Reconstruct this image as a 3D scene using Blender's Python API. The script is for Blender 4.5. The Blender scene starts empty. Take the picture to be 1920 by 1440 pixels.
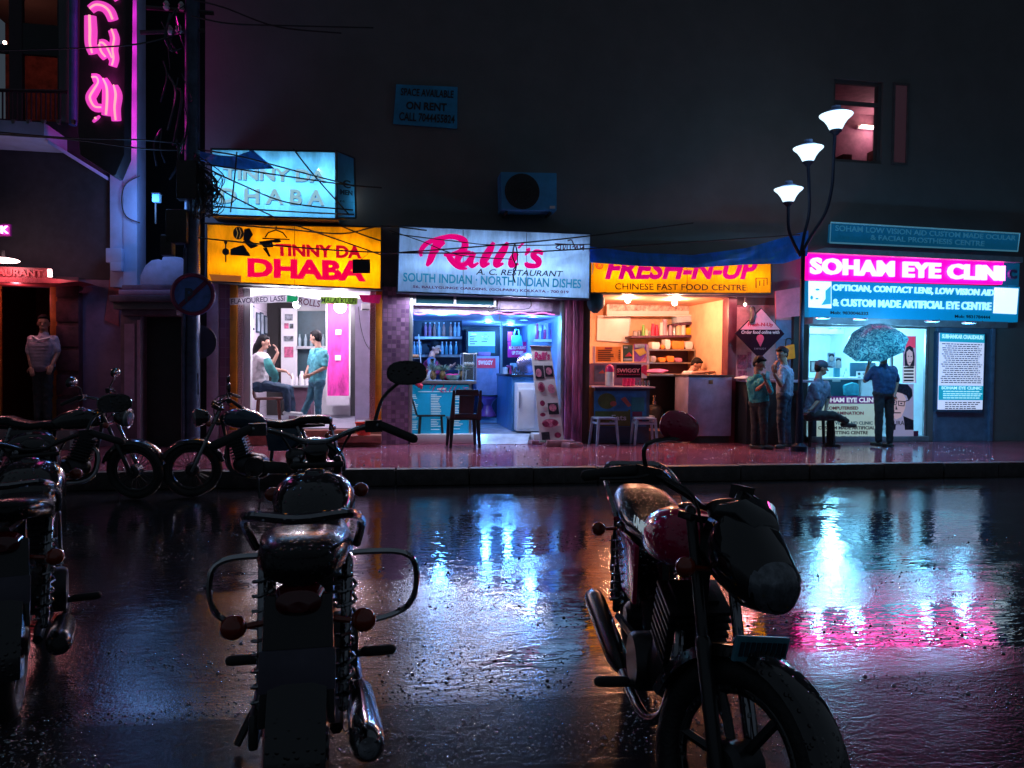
import bpy, bmesh, math, random
from mathutils import Vector as V, Matrix, noise as mnoise
SC = bpy.context.scene; COL = SC.collection
random.seed(7)
# ---------------------------------------------------------------- camera
FPX, CAMH = 1387.0, 1.49
_a, _p, _r = math.radians(9.5), -math.atan(35/1387), 0.012
CF = V((math.sin(_a)*math.cos(_p), math.cos(_a)*math.cos(_p), math.sin(_p)))
_R = V((math.cos(_a), -math.sin(_a), 0)); _U = _R.cross(CF)
CR = _R*math.cos(_r)+_U*math.sin(_r); CU = _U*math.cos(_r)-_R*math.sin(_r)
CAM = V((0, 0, CAMH))
cd = bpy.data.cameras.new('camera'); cam = bpy.data.objects.new('camera', cd); COL.objects.link(cam)
cd.sensor_width = 36; cd.lens = 36*FPX/1920; cd.clip_end = 500; cd.clip_start = .05
mm = Matrix((CR, CU, -CF)).transposed().to_4x4(); mm.translation = CAM; cam.matrix_world = mm
SC.camera = cam
# ---------------------------------------------------------------- night sky, exposure
W = bpy.data.worlds.new('World'); SC.world = W; W.use_nodes = True
bg = W.node_tree.nodes['Background']; bg.inputs[0].default_value = (.72, .95, 1.25, 1); bg.inputs[1].default_value = .045
SC.view_settings.view_transform = 'Standard'; SC.view_settings.look = 'None'
SC.view_settings.exposure = 0; SC.view_settings.gamma = 1
SC.cycles.use_denoising = True
SC.cycles.sample_clamp_indirect = 6
SC.cycles.max_bounces = 7; SC.cycles.caustics_reflective = False; SC.cycles.caustics_refractive = False
# ---------------------------------------------------------------- pixel -> world helpers (photo is 1920x1440)
def ray(px, py): return CF+CR*((px-960)/FPX)+CU*((720-py)/FPX)
def on(px, py, Y):
    d = ray(px, py); return CAM+d*(Y/d.y)
def gnd(px, py, z=0.0):
    d = ray(px, py); return CAM+d*((z-CAMH)/d.z)
def ppm(Y, px=960):
    d = ray(px, 700); return FPX/(Y/d.y)     # photo pixels per metre at plane Y
# ---------------------------------------------------------------- materials
MC = {}
def mat(name, col=(.5, .5, .5), rough=.5, metal=0, var=.18, scale=6, bump=0, bscale=60, emit=None, es=0, coat=0, spec=.5, trans=0, alpha=1, stretch=(1, 1, 1), col2=None, drops=0):
    if name in MC: return MC[name]
    m = bpy.data.materials.new(name); m.use_nodes = True; n = m.node_tree.nodes; l = m.node_tree.links
    b = n['Principled BSDF']
    tc = n.new('ShaderNodeTexCoord'); mp = n.new('ShaderNodeMapping'); mp.inputs['Scale'].default_value = stretch
    l.new(tc.outputs['Object'], mp.inputs[0])
    nz = n.new('ShaderNodeTexNoise'); nz.inputs['Scale'].default_value = scale; nz.inputs['Detail'].default_value = 5; nz.inputs['Roughness'].default_value = .65
    l.new(mp.outputs[0], nz.inputs['Vector'])
    cr = n.new('ShaderNodeValToRGB'); l.new(nz.outputs[0], cr.inputs[0])
    c2 = col2 or tuple(c*(1-var*1.6) for c in col); c1 = tuple(min(1, c*(1+var*.6)) for c in col)
    cr.color_ramp.elements[0].color = (*c2, 1); cr.color_ramp.elements[0].position = .32
    cr.color_ramp.elements[1].color = (*c1, 1); cr.color_ramp.elements[1].position = .68
    l.new(cr.outputs[0], b.inputs['Base Color'])
    b.inputs['Metallic'].default_value = metal; b.inputs['Specular IOR Level'].default_value = spec
    mr = n.new('ShaderNodeMapRange'); mr.inputs[3].default_value = max(.02, rough*.75); mr.inputs[4].default_value = min(1, rough*1.25)
    l.new(nz.outputs[0], mr.inputs[0]); l.new(mr.outputs[0], b.inputs['Roughness'])
    if coat: b.inputs['Coat Weight'].default_value = coat; b.inputs['Coat Roughness'].default_value = .06
    if trans: b.inputs['Transmission Weight'].default_value = trans
    if bump or drops:
        bp = n.new('ShaderNodeBump'); bp.inputs['Distance'].default_value = .01; bp.inputs['Strength'].default_value = bump
        n2 = n.new('ShaderNodeTexNoise'); n2.inputs['Scale'].default_value = bscale; n2.inputs['Detail'].default_value = 3
        l.new(mp.outputs[0], n2.inputs['Vector']); l.new(n2.outputs[0], bp.inputs['Height'])
        last = bp
        if drops:      # rain beads standing on the surface
            vo = n.new('ShaderNodeTexVoronoi'); vo.inputs['Scale'].default_value = drops
            l.new(tc.outputs['Object'], vo.inputs['Vector'])
            rm = n.new('ShaderNodeMapRange'); rm.inputs[1].default_value = .12; rm.inputs[2].default_value = .34; rm.inputs[3].default_value = 1; rm.inputs[4].default_value = 0
            rm.interpolation_type = 'SMOOTHSTEP'
            l.new(vo.outputs['Distance'], rm.inputs[0])
            b2 = n.new('ShaderNodeBump'); b2.inputs['Distance'].default_value = .0016; b2.inputs['Strength'].default_value = 1
            l.new(rm.outputs[0], b2.inputs['Height']); l.new(bp.outputs[0], b2.inputs['Normal']); last = b2
        l.new(last.outputs[0], b.inputs['Normal'])
        if coat: l.new(last.outputs[0], b.inputs['Coat Normal'])
    if es:
        b.inputs['Emission Color'].default_value = (*(emit or col), 1); b.inputs['Emission Strength'].default_value = es
    MC[name] = m; return m
def glow(name, col, es):
    return mat(name, col, .4, var=.05, emit=col, es=es)
def lit_panel(name, col, back=.25):
    """plastic sign face: lets the lamps inside the box through"""
    if name in MC: return MC[name]
    m = bpy.data.materials.new(name); m.use_nodes = True; n = m.node_tree.nodes; l = m.node_tree.links
    n.remove(n['Principled BSDF']); out = n['Material Output']
    t = n.new('ShaderNodeBsdfTranslucent'); g = n.new('ShaderNodeBsdfPrincipled'); mx = n.new('ShaderNodeMixShader')
    tc = n.new('ShaderNodeTexCoord'); nz = n.new('ShaderNodeTexNoise'); nz.inputs['Scale'].default_value = 2.2; nz.inputs['Detail'].default_value = 8; nz.inputs['Roughness'].default_value = .7
    mp = n.new('ShaderNodeMapping'); mp.inputs['Scale'].default_value = (2.2, 1, .7); l.new(tc.outputs['Object'], mp.inputs[0]); l.new(mp.outputs[0], nz.inputs['Vector'])
    cr = n.new('ShaderNodeValToRGB'); cr.color_ramp.elements[0].color = (*[c*.66 for c in col], 1); cr.color_ramp.elements[0].position = .36
    cr.color_ramp.elements[1].color = (*col, 1); cr.color_ramp.elements[1].position = .6
    l.new(nz.outputs[0], cr.inputs[0]); l.new(cr.outputs[0], t.inputs[0]); l.new(cr.outputs[0], g.inputs['Base Color'])
    g.inputs['Roughness'].default_value = .35
    mx.inputs[0].default_value = back; l.new(t.outputs[0], mx.inputs[1]); l.new(g.outputs[0], mx.inputs[2]); l.new(mx.outputs[0], out.inputs[0])
    MC[name] = m; return m
# ---------------------------------------------------------------- mesh builder
def frame_of(d):
    d = V(d).normalized(); a = V((0, 0, 1)) if abs(d.z) < .9 else V((1, 0, 0))
    x = a.cross(d).normalized(); return x, d.cross(x), d
class MB:
    def __init__(s): s.v = []; s.f = []; s.mi = []; s.m = 0
    def add(s, vs, fs):
        k = len(s.v); s.v += [V(p) for p in vs]; s.f += [tuple(i+k for i in f) for f in fs]; s.mi += [s.m]*len(fs); return s
    def box(s, c, d, rot=None, taper=1):
        c = V(c); h = V(d)/2; vs = []
        for z in (-1, 1):
            k = taper if z > 0 else 1
            for x, y in ((-1, -1), (1, -1), (1, 1), (-1, 1)):
                p = V((x*h.x*k, y*h.y*k, z*h.z)); vs.append(c+(rot @ p if rot else p))
        return s.add(vs, [(3, 2, 1, 0), (4, 5, 6, 7), (0, 1, 5, 4), (1, 2, 6, 5), (2, 3, 7, 6), (3, 0, 4, 7)])
    def bx(s, x0, x1, y0, y1, z0, z1): return s.box(((x0+x1)/2, (y0+y1)/2, (z0+z1)/2), (abs(x1-x0), abs(y1-y0), abs(z1-z0)))
    def rings(s, rs, cap=True, closed=False):
        n = len(rs[0]); vs = [p for r in rs for p in r]; fs = []
        m = len(rs)
        for i in range(m if closed else m-1):
            a, b = i*n, ((i+1) % m)*n
            for j in range(n): k = (j+1) % n; fs.append((a+j, a+k, b+k, b+j))
        if cap and not closed: fs.append(tuple(range(n-1, -1, -1))); fs.append(tuple(range((m-1)*n, m*n)))
        return s.add(vs, fs)
    def tube(s, pts, r, n=8, flat=1, closed=False, flatdir=None):
        pts = [V(p) for p in pts]; m = len(pts); R = r if isinstance(r, (list, tuple)) else [r]*m
        rs = []; px = None
        for i in range(m):
            if closed: d = pts[(i+1) % m]-pts[i-1]
            else: d = pts[min(i+1, m-1)]-pts[max(i-1, 0)]
            if d.length < 1e-9: d = V((0, 0, 1))
            d.normalize()
            if flatdir is not None: x = V(flatdir)
            elif px is None: x = frame_of(d)[0]
            else: x = px
            x = (x-d*x.dot(d))
            x = x.normalized() if x.length > 1e-6 else frame_of(d)[0]
            px = x; y = d.cross(x)
            rs.append([pts[i]+(x*math.cos(t)*flat+y*math.sin(t))*R[i] for t in [2*math.pi*k/n for k in range(n)]])
        return s.rings(rs, True, closed)
    def lathe(s, prof, c=(0, 0, 0), ax=(0, 0, 1), n=20, cap=True, ref=None):
        c = V(c); x, y, z = frame_of(ax)
        return s.rings([[c+z*h+(x*math.cos(t)+y*math.sin(t))*max(r, 1e-4) for t in [2*math.pi*k/n for k in range(n)]] for r, h in prof], cap)
    def ell(s, c, r, n=14, rot=None, m=8):
        c = V(c); r = V((r, r, r)) if isinstance(r, (int, float)) else V(r); rs = []
        for i in range(m+1):
            ph = math.pi*i/m; q = max(math.sin(ph), .01)
            rg = [V((r.x*q*math.cos(t), r.y*q*math.sin(t), -r.z*math.cos(ph))) for t in [2*math.pi*k/n for k in range(n)]]
            rs.append([c+(rot @ p if rot else p) for p in rg])
        return s.rings(rs)
    def cap(s, a, b, ra, rb=None, n=12):
        """tapered capsule"""
        a, b = V(a), V(b); rb = ra if rb is None else rb; d = b-a
        if d.length < 1e-6: return s.ell(a, ra)
        L = d.length; pr = [(ra*math.sin(t), -ra*math.cos(t)) for t in (.05, .5, 1.0, 1.5)]+[(rb*math.cos(t), L+rb*math.sin(t)) for t in (.05, .55, 1.05, 1.52)]
        return s.lathe(pr, a, d, n)
    def torus(s, c, R, r, ax=(0, 1, 0), n=28, m=8, flat=1):
        c = V(c); x, y, z = frame_of(ax)
        pts = [c+(x*math.cos(t)+y*math.sin(t))*R for t in [2*math.pi*k/n for k in range(n)]]
        return s.tube(pts, r, m, flat, True, z)
    def prism(s, pts, vec):
        pts = [V(p) for p in pts]; n = len(pts); vec = V(vec)
        fs = [tuple(range(n)), tuple(range(2*n-1, n-1, -1))]+[(j, j+n, (j+1) % n+n, (j+1) % n) for j in range(n)]
        return s.add(pts+[p+vec for p in pts], fs)
    def pp(s, pix, Y, d=.02): return s.prism([on(x, y, Y) for x, y in pix], (0, d, 0))
    def pr(s, x0, y0, x1, y1, Y, d=.02): return s.pp([(x0, y0), (x1, y0), (x1, y1), (x0, y1)], Y, d)
    def build(s, name, m, parent=None, bev=0, smooth=True, sharp=38, remesh=0, org=None):
        me = bpy.data.meshes.new(name); o = bpy.data.objects.new(name, me); COL.objects.link(o)
        if parent is not None: base = wl(parent); o.parent = parent
        elif org is not None: base = V(org); o.location = base
        else:
            xs = [p.x for p in s.v]; ys = [p.y for p in s.v]; zs = [p.z for p in s.v]
            base = V(((min(xs)+max(xs))/2, (min(ys)+max(ys))/2, min(zs))); o.location = base
        me.from_pydata([p-base for p in s.v], [], s.f); me.validate()
        ms = m if isinstance(m, (list, tuple)) else [m]
        for q in ms: me.materials.append(q)
        if len(ms) > 1 and len(me.polygons) == len(s.mi): me.polygons.foreach_set('material_index', s.mi)
        if remesh:
            md = o.modifiers.new('r', 'REMESH'); md.mode = 'VOXEL'; md.voxel_size = remesh
            sm = o.modifiers.new('s', 'SMOOTH'); sm.iterations = 4; sm.factor = .5
            dg = bpy.context.evaluated_depsgraph_get(); ne = bpy.data.meshes.new_from_object(o.evaluated_get(dg))
            o.modifiers.clear(); o.data = ne; bpy.data.meshes.remove(me); me = ne; me.name = name
            if not len(me.materials): me.materials.append(ms[0])
        else:
            bm = bmesh.new(); bm.from_mesh(me); bmesh.ops.recalc_face_normals(bm, faces=bm.faces)
            if bev:
                ed = [e for e in bm.edges if len(e.link_faces) == 2 and e.calc_face_angle(0) > .6]
                bmesh.ops.bevel(bm, geom=ed, offset=bev, segments=2, affect='EDGES', profile=.6, clamp_overlap=True)
            bm.to_mesh(me); bm.free()
        if smooth:
            me.polygons.foreach_set('use_smooth', [True]*len(me.polygons))
            if not remesh: me.set_sharp_from_angle(angle=math.radians(sharp))
        me.update(); return o
def wl(o):
    p = V((0, 0, 0))
    while o is not None: p = p+o.location; o = o.parent
    return p
def tag(o, label=None, cat=None, group=None, kind=None):
    if label: o['label'] = label
    if cat: o['category'] = cat
    if group: o['group'] = group
    if kind: o['kind'] = kind
    return o
def thing(name, label, cat, loc=(0, 0, 0), group=None):
    o = bpy.data.objects.new(name, None); COL.objects.link(o); o.location = V(loc); o.empty_display_size = .1
    return tag(o, label, cat, group)
def struct(o): o['kind'] = 'structure'; return o
def dup(o, loc=None, rz=None, label=None, parent=None):
    c = o.copy(); COL.objects.link(c)
    if parent is not None: c.parent = parent
    for ch in list(o.children): dup(ch, parent=c)
    if loc is not None: c.location = V(loc)
    if rz is not None: c.rotation_euler = (0, 0, rz)
    if label: c['label'] = label
    return c
def q4(pix, Y): return [on(x, y, Y) for x, y in pix]
def bil(q, u, v):  # q = TL,TR,BR,BL ; u right, v up
    return (q[3]*(1-u)+q[2]*u)*(1-v)+(q[0]*(1-u)+q[1]*u)*v
def text(name, s, q, m, parent, bold=0, shear=0, ext=.004, sp=1, lift=.003, side_m=None):
    """lettering: outline of the string s filling the world quad q (TL,TR,BR,BL)"""
    cu = bpy.data.curves.new(name, 'FONT'); cu.body = s; cu.offset = bold; cu.shear = shear; cu.space_character = sp; cu.resolution_u = 3; cu.fill_mode = 'FRONT'
    o = bpy.data.objects.new(name, cu); COL.objects.link(o)
    dg = bpy.context.evaluated_depsgraph_get(); me = bpy.data.meshes.new_from_object(o.evaluated_get(dg))
    bpy.data.objects.remove(o)
    vs = [v.co.copy() for v in me.vertices]; fs = [tuple(p.vertices) for p in me.polygons]; bpy.data.meshes.remove(me)
    if not vs: return None
    x0 = min(p.x for p in vs); x1 = max(p.x for p in vs); y0 = min(p.y for p in vs); y1 = max(p.y for p in vs)
    n = (q[1]-q[0]).cross(q[3]-q[0]).normalized()
    if n.y > 0: n = -n
    mb = MB(); P = [bil(q, (p.x-x0)/(x1-x0), (p.y-y0)/max(y1-y0, 1e-6)) for p in vs]
    k = len(P); ed = {}
    for f in fs:
        for a, b in zip(f, f[1:]+f[:1]): ed[(a, b)] = ed.get((a, b), 0)+1
    side = [(a, b, b+k, a+k) for (a, b) in ed if (b, a) not in ed]
    mb.add([p+n*(lift+ext) for p in P]+[p+n*lift for p in P], fs+side)
    if side_m: mb.mi = [0]*len(fs)+[1]*len(side); m = [m, side_m]
    return mb.build(name, m, parent, smooth=False)
def tpx(name, s, pix, Y, m, parent, **k): return text(name, s, q4(pix, Y), m, parent, **k)
def tr(name, s, x0, y0, x1, y1, Y, m, parent, **k): return tpx(name, s, [(x0, y0), (x1, y0), (x1, y1), (x0, y1)], Y, m, parent, **k)
def spline(pts, n=6):
    out = []; P = [V(p) for p in pts]
    for i in range(len(P)-1):
        a, b, c, d = P[max(i-1, 0)], P[i], P[i+1], P[min(i+2, len(P)-1)]
        for k in range(n):
            t = k/n; out.append(.5*((2*b)+(c-a)*t+(2*a-5*b+4*c-d)*t*t+(3*b-a-3*c+d)*t**3))
    out.append(P[-1]); return out
def strokes(name, paths, Y, m, parent, flat=.25, lift=.01, n=8):
    """brush-drawn letters: paths of (px,py,width_px)"""
    mb = MB()
    for i, p in enumerate(paths):
        sp = spline([(x, y, w) for x, y, w in p], 5); k = 1/ppm(Y, sp[0].x)
        mb.tube([on(q.x, q.y, Y)-V((0, lift+i*.0004, 0)) for q in sp], [max(q.z, .2)*k/2 for q in sp], n, flat, False, (0, 1, 0))
    return mb.build(name, m, parent)
def point(name, loc, col, watts, r=.05, parent=None):
    ld = bpy.data.lights.new(name, 'POINT'); ld.energy = watts; ld.color = col; ld.shadow_soft_size = r
    o = bpy.data.objects.new(name, ld); COL.objects.link(o)
    if parent is not None: o.parent = parent; o.location = V(loc)-wl(parent)
    else: o.location = V(loc)
    return o
def tubelamp(name, loc, col, watts, sx, sy, parent, direction=(0, -1, 0)):
    ld = bpy.data.lights.new(name, 'AREA'); ld.shape = 'RECTANGLE'; ld.size = sx; ld.size_y = sy; ld.energy = watts; ld.color = col
    o = bpy.data.objects.new(name, ld); COL.objects.link(o); o.parent = parent; o.location = V(loc)-wl(parent)
    o.rotation_euler = V(direction).to_track_quat('-Z', 'Z').to_euler(); return o
YF, YK = 12.0, 9.25          # facade plane, kerb line
PZ = .2                      # pavement height
# ---------------------------------------------------------------- ground materials
def wet_ground(name, col, col2, ior, r_dry, r_pud, pud_scale, bump, bscale, tiles=None, pools=()):
    m = bpy.data.materials.new(name); m.use_nodes = True; n = m.node_tree.nodes; l = m.node_tree.links; b = n['Principled BSDF']
    tc = n.new('ShaderNodeTexCoord')
    mp = n.new('ShaderNodeMapping'); mp.inputs['Scale'].default_value = (.55, 1.35, 1); l.new(tc.outputs['Object'], mp.inputs[0])
    pn = n.new('ShaderNodeTexNoise'); pn.inputs['Scale'].default_value = pud_scale; pn.inputs['Detail'].default_value = 5; pn.inputs['Distortion'].default_value = .6
    l.new(mp.outputs[0], pn.inputs['Vector'])
    pr = n.new('ShaderNodeMapRange'); pr.interpolation_type = 'SMOOTHSTEP'; pr.inputs[1].default_value = .46; pr.inputs[2].default_value = .6
    src = pn.outputs[0]
    for (cx, cy, rx, ry) in pools:                # the deeper pools of the road
        pm = n.new('ShaderNodeMapping'); pm.inputs['Location'].default_value = (-cx/rx, -cy/ry, 0); pm.inputs['Scale'].default_value = (1/rx, 1/ry, 0); l.new(tc.outputs['Object'], pm.inputs[0])
        ln = n.new('ShaderNodeVectorMath'); ln.operation = 'LENGTH'; l.new(pm.outputs[0], ln.inputs[0])
        rg = n.new('ShaderNodeMapRange'); rg.inputs[1].default_value = 1.15; rg.inputs[2].default_value = .6; rg.inputs[3].default_value = 0; rg.inputs[4].default_value = .15; l.new(ln.outputs['Value'], rg.inputs[0])
        sm = n.new('ShaderNodeMath'); sm.operation = 'ADD'; l.new(src, sm.inputs[0]); l.new(rg.outputs[0], sm.inputs[1]); src = sm.outputs[0]
    if pools:                                     # the near lane is coarse and drained, no standing water
        sy = n.new('ShaderNodeSeparateXYZ'); l.new(tc.outputs['Object'], sy.inputs[0]); dr = n.new('ShaderNodeMapRange'); dr.inputs[1].default_value = 3.55; dr.inputs[2].default_value = 3.15; dr.inputs[3].default_value = 0; dr.inputs[4].default_value = .5; l.new(sy.outputs[1], dr.inputs[0])
        pm = n.new('ShaderNodeMapping'); cc = gnd(540, 1200); pm.inputs['Location'].default_value = (-cc.x/1.15, -cc.y/1.0, 0); pm.inputs['Scale'].default_value = (1/1.15, 1, 0); l.new(tc.outputs['Object'], pm.inputs[0])
        ln = n.new('ShaderNodeVectorMath'); ln.operation = 'LENGTH'; l.new(pm.outputs[0], ln.inputs[0]); d0 = dr
        dd = n.new('ShaderNodeMapRange'); dd.inputs[1].default_value = 1.2; dd.inputs[2].default_value = .6; dd.inputs[3].default_value = 0; dd.inputs[4].default_value = .42; l.new(ln.outputs['Value'], dd.inputs[0])
        dr = n.new('ShaderNodeMath'); dr.operation = 'MAXIMUM'; l.new(d0.outputs[0], dr.inputs[0]); l.new(dd.outputs[0], dr.inputs[1])
        ds = n.new('ShaderNodeMath'); ds.operation = 'SUBTRACT'; l.new(src, ds.inputs[0]); l.new(dr.outputs[0], ds.inputs[1]); src = ds.outputs[0]
    l.new(src, pr.inputs[0])                      # 1 = standing water
    gn = n.new('ShaderNodeTexNoise'); gn.inputs['Scale'].default_value = 240; gn.inputs['Detail'].default_value = 2; l.new(tc.outputs['Object'], gn.inputs['Vector'])
    cr = n.new('ShaderNodeValToRGB'); cr.color_ramp.elements[0].color = (*col2, 1); cr.color_ramp.elements[1].color = (*col, 1)
    cr.color_ramp.elements[0].position = .35; cr.color_ramp.elements[1].position = .65; l.new(gn.outputs[0], cr.inputs[0]); base = cr.outputs[0]
    h_extra = None
    if tiles:
        bt = n.new('ShaderNodeTexBrick'); bt.inputs['Scale'].default_value = 1; bt.inputs['Brick Width'].default_value = tiles; bt.inputs['Row Height'].default_value = tiles*.66
        bt.inputs['Mortar Size'].default_value = .006; bt.inputs['Color1'].default_value = (*col, 1); bt.inputs['Color2'].default_value = (*[c*.7 for c in col], 1); bt.inputs['Mortar'].default_value = (*[c*.3 for c in col], 1)
        l.new(tc.outputs['Object'], bt.inputs['Vector']); base = bt.outputs[0]; h_extra = bt.outputs['Fac']
    l.new(base, b.inputs['Base Color'])
    mr = n.new('ShaderNodeMapRange'); mr.inputs[3].default_value = r_dry; mr.inputs[4].default_value = r_pud; l.new(pr.outputs[0], mr.inputs[0]); rgh = mr.outputs[0]
    if pools:
        ra = n.new('ShaderNodeMath'); ra.operation = 'MULTIPLY_ADD'; ra.inputs[1].default_value = .08; l.new(dr.outputs[0], ra.inputs[0]); l.new(rgh, ra.inputs[2]); rgh = ra.outputs[0]
    l.new(rgh, b.inputs['Roughness'])
    if pools:
        sp = n.new('ShaderNodeMapRange'); sp.inputs[1].default_value = 0; sp.inputs[2].default_value = .45; sp.inputs[3].default_value = .5; sp.inputs[4].default_value = .02; l.new(dr.outputs[0], sp.inputs[0]); spl = sp.outputs[0]
    b.inputs['IOR'].default_value = ior; b.inputs['Specular IOR Level'].default_value = .5
    if pools: l.new(spl, b.inputs['Specular IOR Level'])
    # coarse aggregate on the dry parts, slow ripples on the water
    an = n.new('ShaderNodeTexNoise'); an.inputs['Scale'].default_value = bscale; an.inputs['Detail'].default_value = 3; an.inputs['Roughness'].default_value = .6; l.new(tc.outputs['Object'], an.inputs['Vector'])
    inv = n.new('ShaderNodeMapRange'); inv.inputs[3].default_value = 1; inv.inputs[4].default_value = .12; l.new(pr.outputs[0], inv.inputs[0])
    b1 = n.new('ShaderNodeBump'); b1.inputs['Distance'].default_value = .0007; l.new(an.outputs[0], b1.inputs['Height'])
    mu = n.new('ShaderNodeMath'); mu.operation = 'MULTIPLY'; mu.inputs[1].default_value = bump; l.new(inv.outputs[0], mu.inputs[0]); l.new(mu.outputs[0], b1.inputs['Strength'])
    if pools: m5 = n.new('ShaderNodeMath'); m5.operation = 'MULTIPLY_ADD'; m5.inputs[1].default_value = 2.2; l.new(dr.outputs[0], m5.inputs[0]); l.new(mu.outputs[0], m5.inputs[2]); l.new(m5.outputs[0], b1.inputs['Strength'])
    rn = n.new('ShaderNodeTexNoise'); rn.inputs['Scale'].default_value = 14; rn.inputs['Detail'].default_value = 2; rn.inputs['Distortion'].default_value = 1.2
    mp2 = n.new('ShaderNodeMapping'); mp2.inputs['Scale'].default_value = (.45, 1.2, 1); l.new(tc.outputs['Object'], mp2.inputs[0]); l.new(mp2.outputs[0], rn.inputs['Vector'])
    b2 = n.new('ShaderNodeBump'); b2.inputs['Distance'].default_value = .0021; b2.inputs['Strength'].default_value = 1; l.new(rn.outputs[0], b2.inputs['Height']); l.new(b1.outputs[0], b2.inputs['Normal'])
    last = b2
    if h_extra is not None:
        b3 = n.new('ShaderNodeBump'); b3.invert = True; b3.inputs['Distance'].default_value = .001; b3.inputs['Strength'].default_value = .2; l.new(h_extra, b3.inputs['Height']); l.new(last.outputs[0], b3.inputs['Normal']); last = b3
    l.new(last.outputs[0], b.inputs['Normal'])
    return m
_g = [(gnd(1680, 1180), 1.1, .42), (gnd(900, 1232), .72, .16), (gnd(900, 1010), 1.3, .7), (gnd(1670, 985), 1.3, .8), (gnd(640, 1000), .8, .5)]
pools = [(p.x, p.y, a, b) for p, a, b in _g]
m_road = wet_ground('wet_asphalt', (.045, .045, .052), (.018, .018, .022), 2.4, .06, .02, 1.0, 1.5, 70, None, pools)
m_pave = wet_ground('wet_paving', (.42, .12, .18), (.3, .08, .12), 2.8, .07, .03, 1.6, .1, 60, .3)
m_kerb = mat('kerb_concrete', (.1, .09, .09), .6, var=.3, scale=9, bump=.4)
m_dark = mat('dark_plaster', (.2, .199, .203), .95, var=.08, spec=.1, scale=1.6, bump=.25, bscale=30)
m_black = mat('black_paint', (.03, .03, .033), .5, var=.2)
m_brown = mat('dark_wood', (.1, .05, .04), .6, var=.35, scale=5, stretch=(1, 1, .15))
m_steel = mat('brushed_steel', (.5, .52, .55), .35, 1, var=.12, scale=20, stretch=(.2, 1, 1))
m_chrome = mat('chrome', (.75, .77, .8), .09, 1, var=.06)
m_white = mat('white_paint', (.75, .75, .76), .5, var=.08, scale=3)
m_rubber = mat('black_rubber', (.035, .035, .037), .65, var=.2)
m_alum = mat('aluminium_frame', (.5, .52, .54), .4, .8, var=.12)
# ground sheet and road
st = MB(); st.add([(-90, -60, 0), (110, -60, 0), (110, 90, 0), (-90, 90, 0)], [(0, 1, 2, 3)])
struct(st.build('road', m_road, org=(0, 0, 0)))
pv = MB(); pv.add([(-60, YK, PZ), (80, YK, PZ), (80, 20, PZ), (-60, 20, PZ)], [(0, 1, 2, 3)])
struct(pv.build('pavement', m_pave, org=(0, YK, PZ)))
kb = MB()
x = -24.0
while x < 40:
    w = random.uniform(.8, 1.15); j = random.uniform(-.006, .006); kb.bx(x, x+w-random.uniform(.008, .022), YK-.15+j, YK-.002, .004, PZ+.006+j*.5); x += w
struct(kb.build('kerb', m_kerb, bev=.012))
# ---------------------------------------------------------------- building over the shops
bld = thing('shop_building', 'tall dark plastered building above the row of lit shops', 'building', (4, YF, PZ))
XL = on(384, 600, YF).x; XR = 24.0
def X(px, Y=YF, py=700): return on(px, py, Y).x
def Z(py, px=960, Y=YF): return on(px, py, Y).z
ZH = 2.72                     # head of the shop openings
win = (X(1562, YF, 230), X(1655, YF, 230), Z(305, 1610), Z(150, 1610))
mb = MB()
mb.bx(XL, XR, YF, YF+.25, win[3], 11); mb.bx(XL, win[0], YF, YF+.25, ZH, win[3]-.001); mb.bx(win[1], XR, YF, YF+.25, ZH, win[3]-.001); mb.bx(win[0]+.001, win[1]-.001, YF, YF+.25, ZH, win[2])
mb.build('wall', m_dark, bld)
# piers between the shops
m_mosaic = mat('purple_mosaic', (.3, .16, .3), .3, var=.5, scale=11, bump=.2)
def tile_mat(name, c1, c2, mortar, w, h, rough=.3):
    m = mat(name, c1, rough, bump=.1); n = m.node_tree.nodes; l = m.node_tree.links
    bt = n.new('ShaderNodeTexBrick'); bt.offset = 0; bt.inputs['Scale'].default_value = 1; bt.inputs['Brick Width'].default_value = w; bt.inputs['Row Height'].default_value = h; bt.inputs['Mortar Size'].default_value = .005
    bt.inputs['Color1'].default_value = (*c1, 1); bt.inputs['Color2'].default_value = (*c2, 1); bt.inputs['Mortar'].default_value = (*mortar, 1)
    tc = n.new('ShaderNodeTexCoord'); sx = n.new('ShaderNodeSeparateXYZ'); cx = n.new('ShaderNodeCombineXYZ'); ad = n.new('ShaderNodeMath'); ad.operation = 'ADD'
    l.new(tc.outputs['Object'], sx.inputs[0]); l.new(sx.outputs[0], ad.inputs[0]); l.new(sx.outputs[1], ad.inputs[1]); l.new(ad.outputs[0], cx.inputs[0]); l.new(sx.outputs[2], cx.inputs[1])
    l.new(cx.outputs[0], bt.inputs['Vector']); l.new(bt.outputs[0], n['Principled BSDF'].inputs['Base Color']); return m
m_mosaic = tile_mat('purple_mosaic_tile', (.36, .2, .36), (.12, .06, .14), (.2, .13, .2), .07, .07)
m_walltile = tile_mat('pale_wall_tile', (.7, .64, .72), (.62, .56, .66), (.4, .36, .42), .2, .3)
m_granite = mat('speckled_pink_granite', (.7, .6, .66), .3, var=.5, scale=60, col2=(.25, .1, .16))
m_bluewall = mat('dark_tile_pillar', (.07, .05, .08), .5, var=.4)
mb = MB(); mb.bx(X(716), X(766), YF-.04, YF+.3, PZ+.002, ZH-.002); mb.build('mosaic_pier', m_mosaic, bld)
m_oldwood = mat('weathered_pink_lit_timber', (.75, .2, .42), .7, var=.6, scale=7, stretch=(2.5, 2.5, .25), col2=(.12, .06, .1), bump=.9, bscale=25)  # pinkish weathered timber, with the magenta light on it put into its colour
mb = MB()
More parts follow.
